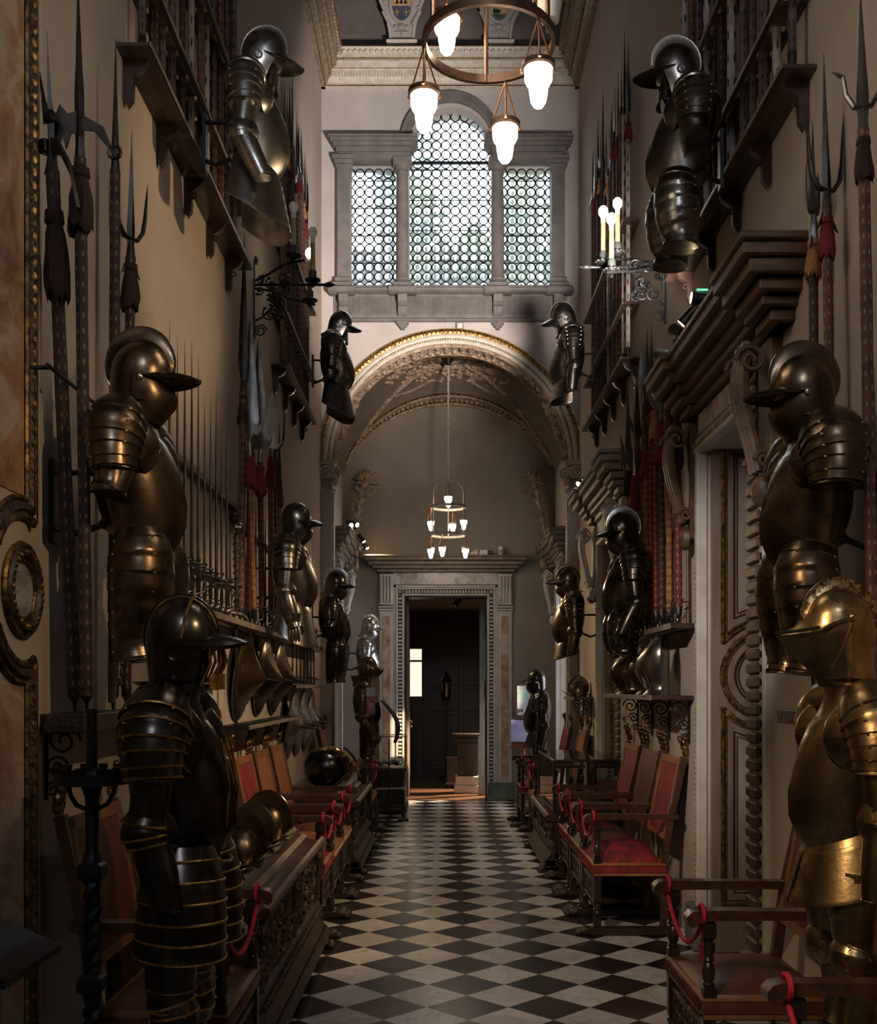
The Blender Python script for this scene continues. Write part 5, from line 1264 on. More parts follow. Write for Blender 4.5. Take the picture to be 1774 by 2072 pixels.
q = MB(); q.tube([(.018*cos(i*.9), .018*sin(i*.9), .9+i*.0067) for i in range(76)], .007, 5); q.lathe([(.014,.88),(.017,1.4)], 8); q.build('spiral_grip', m_['dark_carved'], t)
q = MB(); q.tube([(-.17,0,.86),(-.08,0,.885),(.08,0,.885),(.17,0,.86)], .011, 7); q.torus((0,0,.88), .05, .008, 'y', 14, 5); q.build('cross_guard', m_['steel_dark'], t)
q = MB(); q.sph((0,0,1.44), (.05,.05,.045), 12, 8); q.build('pommel', m_['steel_dark'], t)

# ---- shields
def shield(label, y, z, side, R, h, mat, spike=True, tilt=8, xo=.05, oval=1.0, group=None, hook=False):
    W = WL if side > 0 else WR
    t = thing('round_shield', label, 'shield', (W+side*xo, y, z), 0, group); t.rotation_euler = (0, radians(tilt)*side, 0 if side > 0 else pi)
    q = MB(); prof = [(R,0),(R*.98,.012),(R*.75,h*.22),(R*.5,h*.45),(R*.25,h*.72),(R*.08,h*.95),(.01,h)]
    q.loft([[(d, r*cos(2*pi*j/32), r*oval*sin(2*pi*j/32)) for j in range(32)] for r, d in prof]+[], caps=True); q.build('bowl', m_[mat], t, ang=60)
    q = MB(); q.tube([(.006, R*cos(2*pi*j/40), R*oval*sin(2*pi*j/40)) for j in range(41)], .008, 6); 
    for j in range(12): q.sph((h*.10, R*.9*cos(2*pi*j/12), R*.9*oval*sin(2*pi*j/12)), .009, 6, 4)
    q.build('rim', m_['steel_dark'], t)
    if hook: q = MB(); q.tube([(.0,0,.06),(-xo+.004,0,.10)], .012, 6); q.build('wall_mount', m_['iron'], t)
    if spike: q = MB(); q.tube([(h-.01,0,0),(h+.02,0,0),(h+.05,0,0),(h+.15,0,0)], [.016,.013,.009,.001], 8); q.build('boss_spike', m_['iron'], t)
    return t
G3 = 'large round shields on the left shelf'
shield('large spiked round shield on the left shelf, nearest of three', 7.55, 1.735, 1, .315, .17, 'steel_gold', group=G3)
shield('large spiked round shield on the left shelf, middle of three', 8.38, 1.735, 1, .30, .17, 'steel_brown', group=G3)
shield('large spiked round shield on the left shelf, furthest of three', 9.12, 1.735, 1, .31, .17, 'steel_brown', group=G3)
G4 = 'grey round shields behind the left chairs'
shield('grey round shield low behind the left chairs, nearest of three', 9.95, 1.30, 1, .32, .12, 'steel', group=G4, hook=True)
shield('grey round shield low behind the left chairs, middle of three', 10.6, 1.30, 1, .32, .12, 'steel', group=G4, hook=True)
shield('grey round shield low behind the left chairs, furthest of three', 11.25, 1.30, 1, .31, .12, 'steel', group=G4, hook=True)
shield('tall polished oval shield with rosette boss, half hidden behind the black armour', 5.95, 1.36, 1, .26, .16, 'steel_brown', spike=False, tilt=10, oval=1.35, xo=.09, hook=True)
# fluted horse chanfron hanging among the dark staffs
t = thing('chanfron', 'fluted steel horse chanfron hanging among the dark staffs on the left wall', 'horse armour', (WL+.13, 4.28, 1.57), .35)
q = MB(); q.plate([[((.10+.02*sin(pi*v))*(1-.55*v)*cos(a)*.6+.0, (.10+.02*sin(pi*v))*(1-.5*v)*sin(a), .52-.5*v) for a in [radians(lerp(-85, 85, k/16)) for k in range(17)]] for v in [i/14 for i in range(15)]], .004); p_ = q.build('faceplate', m_['steel_dark'], t)
q = MB()
for k in range(9): q.tube([(.066*(1-.5*k/11)+.004, s_*.055*(1-.5*k/11), .44-.04*k-.03) if s_ else (.075*(1-.5*k/11), 0, .44-.04*k) for s_ in (-1,0,1)], .005, 5)
q.build('flute', m_['steel_dark'], t)
q = MB(); q.sph((.05,.062,.36), (.02,.022,.035), 8, 6); q.sph((.05,-.062,.36), (.02,.022,.035), 8, 6); q.build('eye_guard', m_['hollow_black'], t)

# ---- breastplates and helmets resting on shelves
def bplate(label, loc, rz, mat, sc=1.0):
    t = thing('breastplate', label, 'breastplate', loc, rz, 'breastplates on the right shelf', sc=sc)
    q = MB(); q.loft([ring(z, f, b2, w, 0, keel=k, n=30) for z, f, b2, w, k in ((0,.14,.03,.17,0),(.025,.115,.03,.145,.0),(.05,.11,.03,.135,.01),(.09,.135,.03,.14,.02),(.16,.165,.03,.16,.025),(.24,.155,.03,.175,.02),(.30,.12,.03,.17,.01),(.36,.075,.02,.13,0),(.39,.05,.02,.085,0))]); q.build('plate', m_[mat], t)
    q = MB()
    for a in (-60,-35,-12,12,35,60): q.tube([((.118+.04*v)*cos(radians(a*(1-.35*v)))+.004, .15*sin(radians(a*(1-.35*v)))*1.0, .05+.13*v) for v in (0,.3,.6,1)], .005, 5)
    q.build('flute', m_[mat], t)
    q = MB(); q.tube([(.07*cos(a)+.01, .12*sin(a), .37-.02*abs(sin(a))) for a in [radians(lerp(-80,80,i/12)) for i in range(13)]], .008, 6); q.build('neck_roll', m_[mat], t)
    return t
bplate('brown breastplate, furthest of three on the right shelf', (WR-.14, 8.45, 1.60), pi+.1, 'steel_brown', .92)
bplate('fluted breastplate, middle of three on the right shelf', (WR-.15, 7.57, 1.60), pi-.1, 'steel_brown', .92)
bplate('broad fluted breastplate, nearest of three on the right shelf', (WR-.15, 7.19, 1.60), pi-.35, 'steel_dark', 1.04)
def morion(label, loc, rz, mat, rim=True, comb=.07, sc=1.0, tilt=(0,0)):
    t = thing('morion_helmet', label, 'helmet', loc, rz, sc=sc, rot=(tilt[0], tilt[1], rz))
    q = MB(); q.loft([ring(z, f, b2, w) for z, f, b2, w in ((0,.105,.11,.10),(.06,.112,.118,.106),(.12,.105,.108,.096),(.17,.08,.082,.07),(.2,.04,.04,.035),(.212,.004,.004,.004))]); q.build('skull', m_[mat], t)
    q = MB(); R = []
    for i in range(29):
        a = radians(lerp(2, 178, i/28)); H = comb*sin(a)**.8+.004
        R.append([((.112+r)*cos(a), y, .05+(.155+r)*sin(a)) for r, y in ((-.006,.014),(H*.5,.007),(H,.006),(H+.004,0),(H,-.006),(H*.5,-.007),(-.006,-.014))])
    q.loft(R); q.build('comb', m_[mat], t, ang=45)
    if rim:
        q = MB(); q.plate([[((.10+e*.5*(1+1.1*cos(a)**2))*cos(a)+0, (.096+e*.42)*sin(a), .01+e*.62*cos(a)**2*abs(cos(a))-.05*e*abs(sin(a))) for e in (0,.03,.06,.09,.12)] for a in [2*pi*i/40 for i in range(41)]], .004); q.build('brim', m_[mat], t)
    q = MB()
    for i in range(18): a = 2*pi*i/18; q.sph((.112*cos(a), .106*sin(a), .035), .006, 6, 4)
    q.build('rivet_row', m_['rivet'], t); return t
morion('small dark helmet on the shelf between the two far right doorways', (WR-.13, 11.9, 1.55), pi, 'steel_brown', sc=.85)
# ---------------- chairs (built facing +X; x = 0 at the arm tips, y across)
def turned(q, x, y, z0, z1, r):
    P = [(.75,0),(1,.04),(.6,.09),(.9,.16),(1.0,.3),(.75,.45),(.55,.5),(.95,.56),(.7,.62),(.95,.75),(1,.9),(.6,.95),(.85,1)]
    q.lathe([(r*a, lerp(z0, z1, t)) for a, t in P], 10, (x, y, 0))
def chair(label, loc, rz, seat, back, trim, dome=.05, group=None, cush=False):
    t = thing('armchair', label, 'armchair', loc, rz, group); w = .31; wd = m_['walnut']; dk = m_['walnut_dark']
    for s in (-1, 1):
        q = MB(); y = s*w
        q.bbox(-.085, -.035, y-.026, y+.026, .055, .12, .006); turned(q, -.06, y, .12, .22, .028); q.bbox(-.085, -.035, y-.026, y+.026, .22, .52, .006); turned(q, -.06, y, .52, .70, .026); q.bbox(-.085, -.035, y-.026, y+.026, .70, .765, .006)
        q.build('front_leg', dk, t)
        q = MB(); q.tube([(-.50,y,.05),(-.505,y,.45),(-.545,y,.75),(-.64,y,1.19)], .029, 4, up=(1,1,0)); q.build('back_post', wd, t)
        q = MB(); q.bbox(-.60, -.01, y-.03, y+.03, .0, .058, .008); r_ = q.build('runner', dk, t)
        q = MB(); q.sph((.02, y, .034), (.055,.035,.034), 9, 6)
        for k in (-1, 0, 1): q.sph((.068, y+k*.022, .022), (.026,.013,.022), 7, 5)
        q.build('lion_foot', m_['walnut_carved'], t)
        q = MB(); q.prism([(-.60,.775),(-.60,.808),(-.02,.812),(.012,.805),(.03,.785),(.028,.76),(.01,.745),(-.01,.755),(-.03,.772)], lambda u, v, z: (u, z, v), y-.034, y+.034); q.build('arm', wd, t)
        # gilt carved finial
        q = MB(); x0, z0 = -.648, 1.2
        q.sph((x0, y, z0+.02), (.024,.026,.03), 8, 6); q.sph((x0+.006, y+.018, z0+.05), (.018,.016,.026), 7, 5); q.sph((x0+.006, y-.018, z0+.05), (.018,.016,.026), 7, 5)
        q.sph((x0+.012, y, z0+.085), (.022,.026,.03), 8, 6); q.sph((x0+.02, y, z0+.125), (.016,.02,.024), 8, 6); q.sph((x0+.035, y, z0+.10), (.014,.012,.016), 7, 5)
        for k in range(4): q.torus((x0+.012+.01*k, y+(-1)**k*.012, z0+.03+.028*k), .014, .006, 'x', 9, 5)
        q.build('gilt_finial', m_['old_gilt'], t)
    q = MB(); q.bbox(-.52, -.035, -w-.03, w+.03, .395, .42, .006); q.bbox(-.52, -.030, -w-.034, w+.034, .462, .48, .006); q.build('seat_rail', m_[trim], t)
    q = MB(); q.bbox(-.515, -.033, -w-.032, w+.032, .418, .463, .004)
    for k in range(14): q.tube([(-.032, -w+.045*k, .425), (-.028, -w+.045*k+.012, .44), (-.032, -w+.045*k+.02, .458)], .008, 5)
    q.build('seat_fringe', m_[seat], t)
    q = MB(); G = []
    for i in range(13):
        u = i/12; G.append([(lerp(-.5, -.05, u), lerp(-w+.02, w-.02, v), .478+dome*max(0, (1-abs(2*u-1)**3.2))**.7*max(0, (1-abs(2*v-1)**3.2))**.7) for v in [k/14 for k in range(15)]])
    q.plate(G, .006); q.build('seat', m_[seat], t, ang=70)
    # back panel with leather border
    def bp(u, v): return lerp(-.53, -.63, v), u, lerp(.66, 1.16, v)
    q = MB(); q.plate([[(lerp(-.515, -.622, v)+.012*max(0, 1-abs(2*uu-1)**4)*max(0, 1-abs(2*v-1)**4), lerp(-w+.03, w-.03, uu), lerp(.64, 1.17, v)) for uu in [k/8 for k in range(9)]] for v in [k/8 for k in range(9)]], -.03); bk = q.build('back_panel', m_[back], t, ang=70)
    q = MB()
    for va, vb in ((0,.06),(.93,1.02)): q.plate([[(lerp(-.511, -.618, v)+.006, y, lerp(.64, 1.17, v)) for y in (-w+.02, w-.02)] for v in (va, vb)], -.02)
    for ya, yb in ((-w+.015,-w+.06),(w-.06,w-.015)): q.plate([[(lerp(-.511, -.618, v)+.006, y, lerp(.64, 1.17, v)) for y in (ya, yb)] for v in (0, .5, 1)], -.02)
    q.build('back_border', m_[trim], bk)
    q = MB()                                                        # pierced front stretcher
    q.bbox(-.075, -.045, -w, w, .335, .36, .004); q.bbox(-.075, -.045, -w, w, .19, .21, .004)
    for k in range(8):
        for zz in (.305, .24): q.torus((-.06, -w+.075*k+.045, zz), .027, .010, 'x', 12, 5); 
    q.build('pierced_stretcher', m_['walnut_carved'], t)
    q = MB(); q.bbox(-.53, -.49, -w, w, .2, .25, .006); q.build('rear_stretcher', dk, t)
    return t
GC1, GC2 = 'armchairs along the left wall', 'armchairs along the right wall'
TL, TR = -.757, .965
chair('dark brown leather armchair in the left foreground, behind the black and gold armour', (-.74, 4.14, 0), 0, 'leather_dark', 'leather_dark', 'leather_trim', group=GC1)
chair('armchair with red velvet back on the left, just past the chest with helmets', (TL, 7.3, 0), 0, 'velvet_red', 'velvet_red', 'leather_brown', group=GC1)
cb = chair('brown leather armchair on the left, next after the red velvet one', (TL, 8.02, 0), 0, 'leather_brown', 'leather_brown', 'leather_trim', group=GC1)
dup(cb, (TL, 8.76, 0), 0, 'brown leather armchair on the left, furthest of the row before the second chest')
dup(cb, (-.74, 11.95, 0), 0, 'brown leather armchair far left between the second chest and the arch')
chair('dark armchair in the right front corner with red cord tied on its arm', (.95, 2.74, 0), pi, 'velvet_wine', 'leather_dark', 'leather_trim', group=GC2)
chair('dark brown armchair on the right before the tall door panel', (.945, 4.34, 0), pi, 'leather_dark', 'leather_dark', 'leather_trim', group=GC2)
chair('armchair with crimson velvet back and plump red cushioned seat on the right', (TR, 7.40, 0), pi, 'velvet_red', 'velvet_red', 'leather_brown', dome=.12, group=GC2)
chair('brown leather armchair on the right between two red velvet ones', (TR, 8.12, 0), pi, 'leather_dark', 'leather_dark', 'leather_trim', dome=.09, group=GC2)
chair('armchair with red velvet back on the right, beside the glass case', (TR, 8.90, 0), pi, 'velvet_red', 'velvet_red', 'leather_brown', group=GC2)
chair('armchair with tan leather back on the right, just beyond the glass case', (.95, 11.95, 0), pi, 'leather_brown', 'leather_brown', 'leather_trim', group=GC2)
chair('armchair with wine velvet back, furthest on the right near the notice stand', (.88, 12.9, 0), pi, 'velvet_wine', 'velvet_wine', 'leather_trim', group=GC2)
def cord(label, x, y0, y1, side, sag=.12, z=.815):
    """rope tied across a chair from arm to arm"""
    t = thing('barrier_rope', label, 'cord', (x, (y0+y1)/2, z), 0, 'red cords tied across the chairs')
    h = (y1-y0)/2; xs = -.02*side*0
    q = MB(); q.tube([(0, -h+2*h*i/16, -.06-sag*(1-(2*i/16-1)**2)) for i in range(17)], .009, 7); q.build('strand', m_['cord_red'], t)
    for s in (-1, 1):
        q = MB(); q.tube([(.0, s*h+.042*cos(a), -.022+.034*sin(a)) for a in [2*pi*i/14 for i in range(15)]], .009, 6); q.sph((0, s*h, -.062), .016, 8, 6); q.build('knot_loop', m_['cord_red'], t)
    q = MB(); q.tube([(0,-h,-.06),(.004,-h-.004,-.1),(0,-h,-.125)], .007, 6); q.lathe([(.004,0),(.014,-.012),(.011,-.05),(.016,-.075)], 9, (0,-h,-.125)); q.build('cord_tassel', m_['tassel_red'], t)
for lab, Y, x, s in (('red cord tied across the dark chair behind the black armour',4.14,-.78,1),('red cord across the red velvet chair on the left',7.3,-.79,1),('red cord across the first brown leather chair on the left',8.02,-.79,1),('red cord across the second brown leather chair on the left',8.76,-.79,1),('red cord across the farthest left chair by the arch',11.95,-.77,1),
    ('thick red cord hanging from the nearest chair arm at lower right',2.74,.985,-1),('red cord hanging across the dark chair before the door panel',4.34,.98,-1),('red cord across the crimson cushioned chair on the right',7.40,1.0,-1),('red cord across the brown chair between the red ones',8.12,1.0,-1),('red cord across the red chair beside the glass case',8.90,1.0,-1),('red cord across the tan chair beyond the glass case',11.95,.985,-1),('red cord across the farthest right chair',12.75,.965,-1)):
    cord(lab, x, Y-.31, Y+.31, s, sag=.13)

# ---- carved chests
def chest(label, side, xf, y0, y1, h, raised=True, seed=1):
    W = WL if side > 0 else WR; D_ = abs(W-xf)-.03; t = thing('carved_chest', label, 'chest', (xf, (y0+y1)/2, 0), 0 if side > 0 else pi); L = (y1-y0)/2; R2 = random.Random(seed)
    cv = m_['walnut_carved']
    q = MB(); q.bbox(-D_, -.05, -L+.03, L-.03, .16, h-.05, .01); q.build('body', m_['walnut'], t)
    q = MB()                                                        # stepped and swelling base
    prof = [(-.06,.30),(-.02,.28),(-.005,.24),(-.03,.21),(-.01,.16),(.04,.11),(.05,.06),(-.06,.06)]
    q.prism(prof, lambda u, v, s: (u, s, v), -L-.02, L+.02); q.bbox(-D_, .03, -L-.02, L+.02, .06, .13, .01); q.build('base_moulding', cv, t)
    q = MB(); n = int((2*L)/.032)
    for k in range(n): q.sph((.0, lerp(-L, L, (k+.5)/n), .245), (.014,.014,.018), 6, 4)
    q.build('gadroon_row', cv, t)
    q = MB()
    q.prism([(-D_,h-.06),(-D_,h-.02),(-.02,h-.02),(.0,h-.006),(.022,h-.01),(.03,h-.03),(.012,h-.05),(-.03,h-.065)], lambda u, v, s: (u, s, v), -L, L); q.build('lid', m_['walnut'], t)
    q = MB(); n = int(2*L/.02)
    for k in range(n): y = lerp(-L, L, (k+.5)/n); q.tube([(-.004, y-.006, h-.002), (.022, y+.004, h-.018)], .006, 5)
    q.build('rope_moulding', m_['shelf_edge'], t)  # paler than the walnut so the rope edges look lit
    if raised:
        q = MB(); q.prism([(-D_,h-.03),(-D_,h+.05),(-.19,h+.05),(-.18,h+.06),(-.165,h+.055),(-.155,h+.03),(-.13,h+.01),(-.10,h+.012),(-.08,h-.02)], lambda u, v, s: (u, s, v), -L+.02, L-.02); q.build('raised_top', m_['walnut'], t)
        q = MB()
        for k in range(n): y = lerp(-L+.03, L-.03, (k+.5)/n); q.tube([(-.175, y-.005, h+.062), (-.155, y+.004, h+.038)], .006, 5)
        q.build('rope_moulding', m_['shelf_edge'], t); q = MB()
        for k in range(n): y = lerp(-L+.03, L-.03, (k+.5)/n); q.tube([(-.12, y-.005, h+.018), (-.092, y+.004, h+.002)], .006, 5)
        q.build('rope_moulding', m_['shelf_edge'], t)
    q = MB()                                                        # scrolling relief
    m = int(2*L/.15)
    for k in range(m):
        for zz in (lerp(.32, h-.08, .25), lerp(.32, h-.08, .75)):
            yc = lerp(-L+.1, L-.1, (k+.5)/m); rr = .06*R2.uniform(.8, 1.15); d = R2.choice((-1, 1)); a0 = R2.uniform(0, 6)
            q.tube([(-.042+.012*sin(i*.4), yc+d*rr*(1-i/24)*cos(a0+i*.5), zz+rr*(1-i/24)*sin(a0+i*.5)) for i in range(20)], [.015*(1-i/30) for i in range(20)], 6)
            for j in range(4): a = a0+j*1.5; q.sph((-.038, yc+rr*1.1*cos(a), zz+rr*1.1*sin(a)), (.016, R2.uniform(.012,.03), R2.uniform(.012,.03)), 7, 4)
    for y in (-L+.05, 0, L-.05):
        q.tube([(-.03,y,h-.09),(-.01,y+.01,h-.2),(-.035,y-.008,lerp(.3,h,.3)),(-.03,y,.31)], [.03,.036,.03,.024], 8); q.sph((-.01,y,h-.13), (.03,.032,.042), 8, 6)
    q.build('relief_front', cv, t)
    for y in (-L+.08, L-.08):
        q = MB(); q.sph((0, y, .035), (.07,.05,.036), 9, 6)
        for k in (-1, 0, 1): q.sph((.065, y+k*.028, .024), (.03,.016,.024), 7, 5)
        q.build('lion_foot', cv, t)
        q = MB(); q.bbox(-D_, -D_+.08, y-.05, y+.05, 0, .08, .01); q.build('rear_foot', cv, t)
    return t
chest('long carved walnut chest with burgonets on its lid, left behind the black armour', 1, -.78, 4.62, 6.82, .70, True, 3)
chest('second carved walnut chest on the left, under the black and brass helmet', 1, -.765, 9.35, 11.1, .66, True, 5)
chest('carved walnut chest on the right under the glass case', -1, .93, 9.42, 11.1, .53, False, 7)
# helmets lying on the first chest, on the second chest and in the case
def lie(o, loc, rot):
    o.location = loc; o.rotation_euler = rot; return o
for lab, x, y, sc_, tl_, rz_, mt in (('brown burgonet with low comb, nearest of the helmets on the left chest', -1.06, 4.95, .92, .1, -.5, 'steel_brown'), ('broad brown morion with tall crescent comb, second helmet on the left chest', -1.02, 5.38, .95, .05, -.25, 'steel_brown'), ('dark morion with narrow brim, third helmet on the left chest', -1.04, 5.80, .92, .0, -.35, 'steel_dark'), ('polished brown morion with curved brim, furthest helmet on the left chest', -1.03, 6.22, 1.0, .0, -.2, 'steel_brown')):
    morion(lab, (x, y, .757), rz_, mt, comb=.06 if 'low' in lab else .085, sc=sc_)
t = thing('horse_helmet', 'large black ball-shaped helmet with brass flame crest on the second left chest', 'helmet', (-1.09, 9.85, .72), -.25)
q = MB(); q.sph((0,0,.19), (.21,.19,.19), 24, 14); q.build('bowl', m_['steel_black'], t)
q = MB()
for k in range(7): q.tube([(-.12+.05*k, .02*(-1)**k-.05, .355-.012*(k-2)**2*.5), (-.02+.05*k, -.07, .37-.012*(k-2)**2*.6), (.08+.045*k, -.02, .36-.02*(k-1)**2*.5)], [.05,.045,.01], 8, flat=.5)
q.build('flame_crest', m_['brass'], t)
q = MB(); q.plate([[(.14+.20*u, lerp(-.15, .15, v)*(1-.5*u), .10+.20*u-.05*abs(2*v-1)) for v in [k/8 for k in range(9)]] for u in [k/5 for k in range(6)]], .006); q.build('peak', m_['steel_gold'], t)
q = MB()
for a in (-20, 0, 20): q.tube([(.05+.13*cos(b)*.0+.19*sin(b), radians(a)*.45, .19+.19*cos(b)) for b in [radians(lerp(20, 100, i/10)) for i in range(11)]], .012, 6)
q.build('fluted_band', m_['steel_black'], t)

# ---- glass case on the right chest with a small armoured figure inside
t = thing('glass_case', 'glass display case on the right chest', 'display case', (1.28, 10.25, .535)); hx, hy, hz = .29, .74, .47
q = MB()
for sx in (-1, 1):
    for sy in (-1, 1): q.bbox(sx*hx-.012, sx*hx+.012, sy*hy-.012, sy*hy+.012, 0, hz, .003)
for z in (0.0, hz-.02):
    for sx in (-1, 1): q.bbox(sx*hx-.01, sx*hx+.01, -hy, hy, z, z+.02, .003)
    for sy in (-1, 1): q.bbox(-hx, hx, sy*hy-.01, sy*hy+.01, z, z+.02, .003)
q.build('case_frame', m_['walnut_dark'], t)
for k, (a, b_) in enumerate((((-hx,-hx),(-hy,hy)),((hx,hx),(-hy,hy)),((-hx,hx),(-hy,-hy)),((-hx,hx),(hy,hy)))):
    q = MB(); q.box(a[0]-.002, a[1]+.002, b_[0]-.002, b_[1]+.002, .02, hz-.02); q.build('pane', m_['case_glass'], t, smooth=False)
q = MB(); q.box(-hx, hx, -hy, hy, hz, hz+.004); q.build('top_pane', m_['case_glass'], t, smooth=False)
armour('miniature_armour', 'miniature suit of armour standing inside the glass case', (1.29, 9.95, .556), pi, mat='steel_black', helm='plain', comb=0, peak=.1, arm='full', tasset='short', legs=True, sc=.19)

# ---- far end: leaflet stand, notice, label post, barrier post, case by the doorway
t = thing('notice_stand', 'brass stand with wooden leaflet holder and white notice, right of the far doorway', 'stand', (1.137, 14.95, 0))
q = MB(); q.lathe([(.15,0),(.15,.02),(.03,.05)], 20); q.lathe([(.012,.04),(.012,1.30)], 10); q.build('pole', m_['brass'], t)
q = MB()
for s in (-1, 1): q.prism([(0,.80),(s*.21,.80),(s*.02,1.06),(0,1.10)], lambda u, v, w: (u, -.05+abs(u)*.25+w, v), 0, .02)
q.build('leaflet_holder', m_['leather_brown'], t)
q = MB(); q.box(-.10, .19, -.005, .012, 1.27, 1.68); nb = q.build('notice_board', m_['paper_white'], t, smooth=False)
q = MB(); q.box(-.09, .11, -.008, -.004, 1.49, 1.60); q.build('green_picture', m_['paper_green'], nb, smooth=False)
q = MB()
for k in range(6): q.box(-.09, -.09+(.2 if k % 3 else .14), -.008, -.004, 1.47-.016*k-.006, 1.47-.016*k)
for k in range(2): q.box(-.085, .06, -.008, -.004, 1.64-.018*k-.006, 1.64-.018*k)
q.build('print_line', m_['paper_ink'], nb, smooth=False)
cu = bpy.data.curves.new('letters', 'FONT'); cu.body = 'pa'; cu.size = .085; cu.extrude = .002; cu.offset = .002; fo = bpy.data.objects.new('letters', cu); COL.objects.link(fo); fo.data.materials.append(m_['ink_dark']); bpy.context.view_layer.update(); lm = bpy.data.meshes.new_from_object(fo.evaluated_get(bpy.context.evaluated_depsgraph_get())); bpy.data.objects.remove(fo); fo = bpy.data.objects.new('letters', lm); COL.objects.link(fo); fo.parent = nb; fo.location = (-.095, -.008, 1.315); fo.rotation_euler = (pi/2, 0, 0)
def leaflet(label, x, y, z, rot, mat, lines=True):
    t = thing('leaflet', label, 'leaflet', (x, y, z)); t.rotation_euler = rot
    q = MB(); q.box(-.105, .105, 0, .004, -.15, .15); o = q.build('sheet', m_[mat], t, smooth=False)
    q = MB(); q.torus((-.03,-.002,.06), .03, .003, 'y', 14, 4)
    for k in range(4): q.box(-.07, .06, -.002, .0, -.03-.02*k-.005, -.03-.02*k)
    q.build('print', m_['paper_ink'], o, smooth=False)
leaflet('lilac leaflet standing in the left pocket of the wooden holder', 1.047, 14.86, 1.05, (-.1, .06, 0), 'paper_lilac')
leaflet('white leaflet behind the lilac one in the holder', 1.032, 14.875, 1.045, (-.1, .03, 0), 'paper_white')
leaflet('white leaflet in the right pocket of the wooden holder', 1.237, 14.87, 1.05, (-.1, -.03, 0), 'paper_white')
t = thing('label_post', 'thin post with grey label and pink picture before the far left armour', 'sign', (-.85, 12.45, 0))
q = MB(); q.lathe([(.10,0),(.10,.015),(.01,.03),(.006,.05),(.006,1.36)], 12); q.build('post', m_['iron'], t)
q = MB(); q.box(-.052, .052, -.012, -.004, 1.34, 1.545); q.build('picture_panel', m_['paper_pink'], t, smooth=False)
q = MB(); q.box(-.028, .028, -.015, -.011, 1.41, 1.475); q.box(-.016,.016,-.018,-.014,1.425,1.46); q.build('pink_square', m_['paper_rose'], t, smooth=False)
q = MB(); q.box(-.052, .055, -.014, -.004, 1.55, 1.655); l_ = q.build('text_panel', m_['paper_white'], t, smooth=False)
q = MB()
for k in range(4): q.box(-.03, .03-.012*(k % 2), -.017, -.013, 1.63-.018*k-.005, 1.63-.018*k)
q.build('print_line', m_['paper_ink'], l_, smooth=False)
t = thing('hide_shield', 'dark curved hide shield on a thin post at the far left', 'shield', (-.665, 13.0, 0))
q = MB(); q.lathe([(.09,0),(.09,.015),(.008,.03),(.007,1.02)], 10); q.build('post', m_['iron'], t)
q = MB(); q.plate([[(.10*sin(pi*v)*1.1+.16*v-.10+.03*cos(2*a)*0+.035*(1-(2*u-1)**2), .17*(2*u-1)*sin(pi*lerp(.08,.92,v))**.7, 1.50-.52*v) for u in [k/8 for k in range(9)] for a in (0,)] for v in [i/12 for i in range(13)]], .012); q.build('hide', m_['hide'], t, ang=70)
t = thing('barrier_post', 'short iron barrier post with pale cap left of the far doorway', 'post', (-.50, 13.2, 0)); q = MB(); q.lathe([(.07,0),(.07,.02),(.02,.05),(.016,.08),(.016,.40)], 12); q.build('post', m_['iron'], t); q = MB(); q.tube([(0,0,.40),(-.1,0,.40),(-.33,0,.395)], .010, 6); q.lathe([(.02,.385),(.02,.42)], 10); q.build('bar', m_['white_tone'], t)
t = thing('carved_cabinet', 'low embossed chest beside the far doorway on the left', 'chest', (-.70, 14.35, 0))
q = MB(); q.bbox(-.20, .19, -.28, .28, .06, .56, .01); q.bbox(-.23, .22, -.31, .31, .0, .10, .015); q.bbox(-.22, .21, -.30, .30, .54, .585, .008); q.build('body', m_['walnut_carved'], t)
q = MB()
for z in range(5):
    for x in range(4): q.torus((-.13+.09*x, -.285, .17+.08*z), .03, .009, 'y', 10, 4)
q.build('embossed_front', m_['walnut_carved'], t)
t = thing('glass_cover', 'brass framed glass cover with pieces of armour by the far doorway', 'display case', (-.70, 14.35, .587)); q = MB()
for sx in (-1, 1):
    for sy in (-1, 1): q.bbox(sx*.19-.01, sx*.19+.01, sy*.27-.01, sy*.27+.01, 0, .42, .002)
for sy in (-1, 1): q.bbox(-.19, .19, sy*.27-.008, sy*.27+.008, .41, .425, .002)
for sx in (-1, 1): q.bbox(sx*.19-.008, sx*.19+.008, -.27, .27, .41, .425, .002)
q.build('brass_frame', m_['brass'], t)
q = MB(); q.box(-.18, .18, -.272, -.268, .0, .41); q.build('pane', m_['case_glass'], t, smooth=False)
for k, (x, y, mt) in enumerate(((-.10,-.08,'steel'),(.0,-.1,'steel_dark'),(.09,-.05,'steel'))):
    t = thing('gauntlet', ('pale', 'dark', 'grey')[k]+' steel gauntlet under the glass cover, '+('left', 'middle', 'right')[k]+' of three', 'gauntlet', (-.70+x, 14.35+y, .615), .5*k, 'gauntlets under the glass cover')
    q = MB(); shell(q, [(-.05,0,.02,.045),(.0,0,.035,.034),(.04,0,.045,.038)], 14, (.4,.6,.8), .08, ns=8, up=(0,0,1), flat=.7, fold=False); q.build('cuff', m_[mt], t)
    q = MB()
    for f in range(4): q.tube([(.04,-.024+.016*f,.045),(.075,-.024+.016*f,.05),(.095,-.024+.016*f,.03)], [.011,.010,.007], 7)
    q.tube([(.02,.036,.04),(.05,.048,.04),(.07,.045,.03)], [.012,.010,.007], 7); q.build('fingers', m_[mt], t)

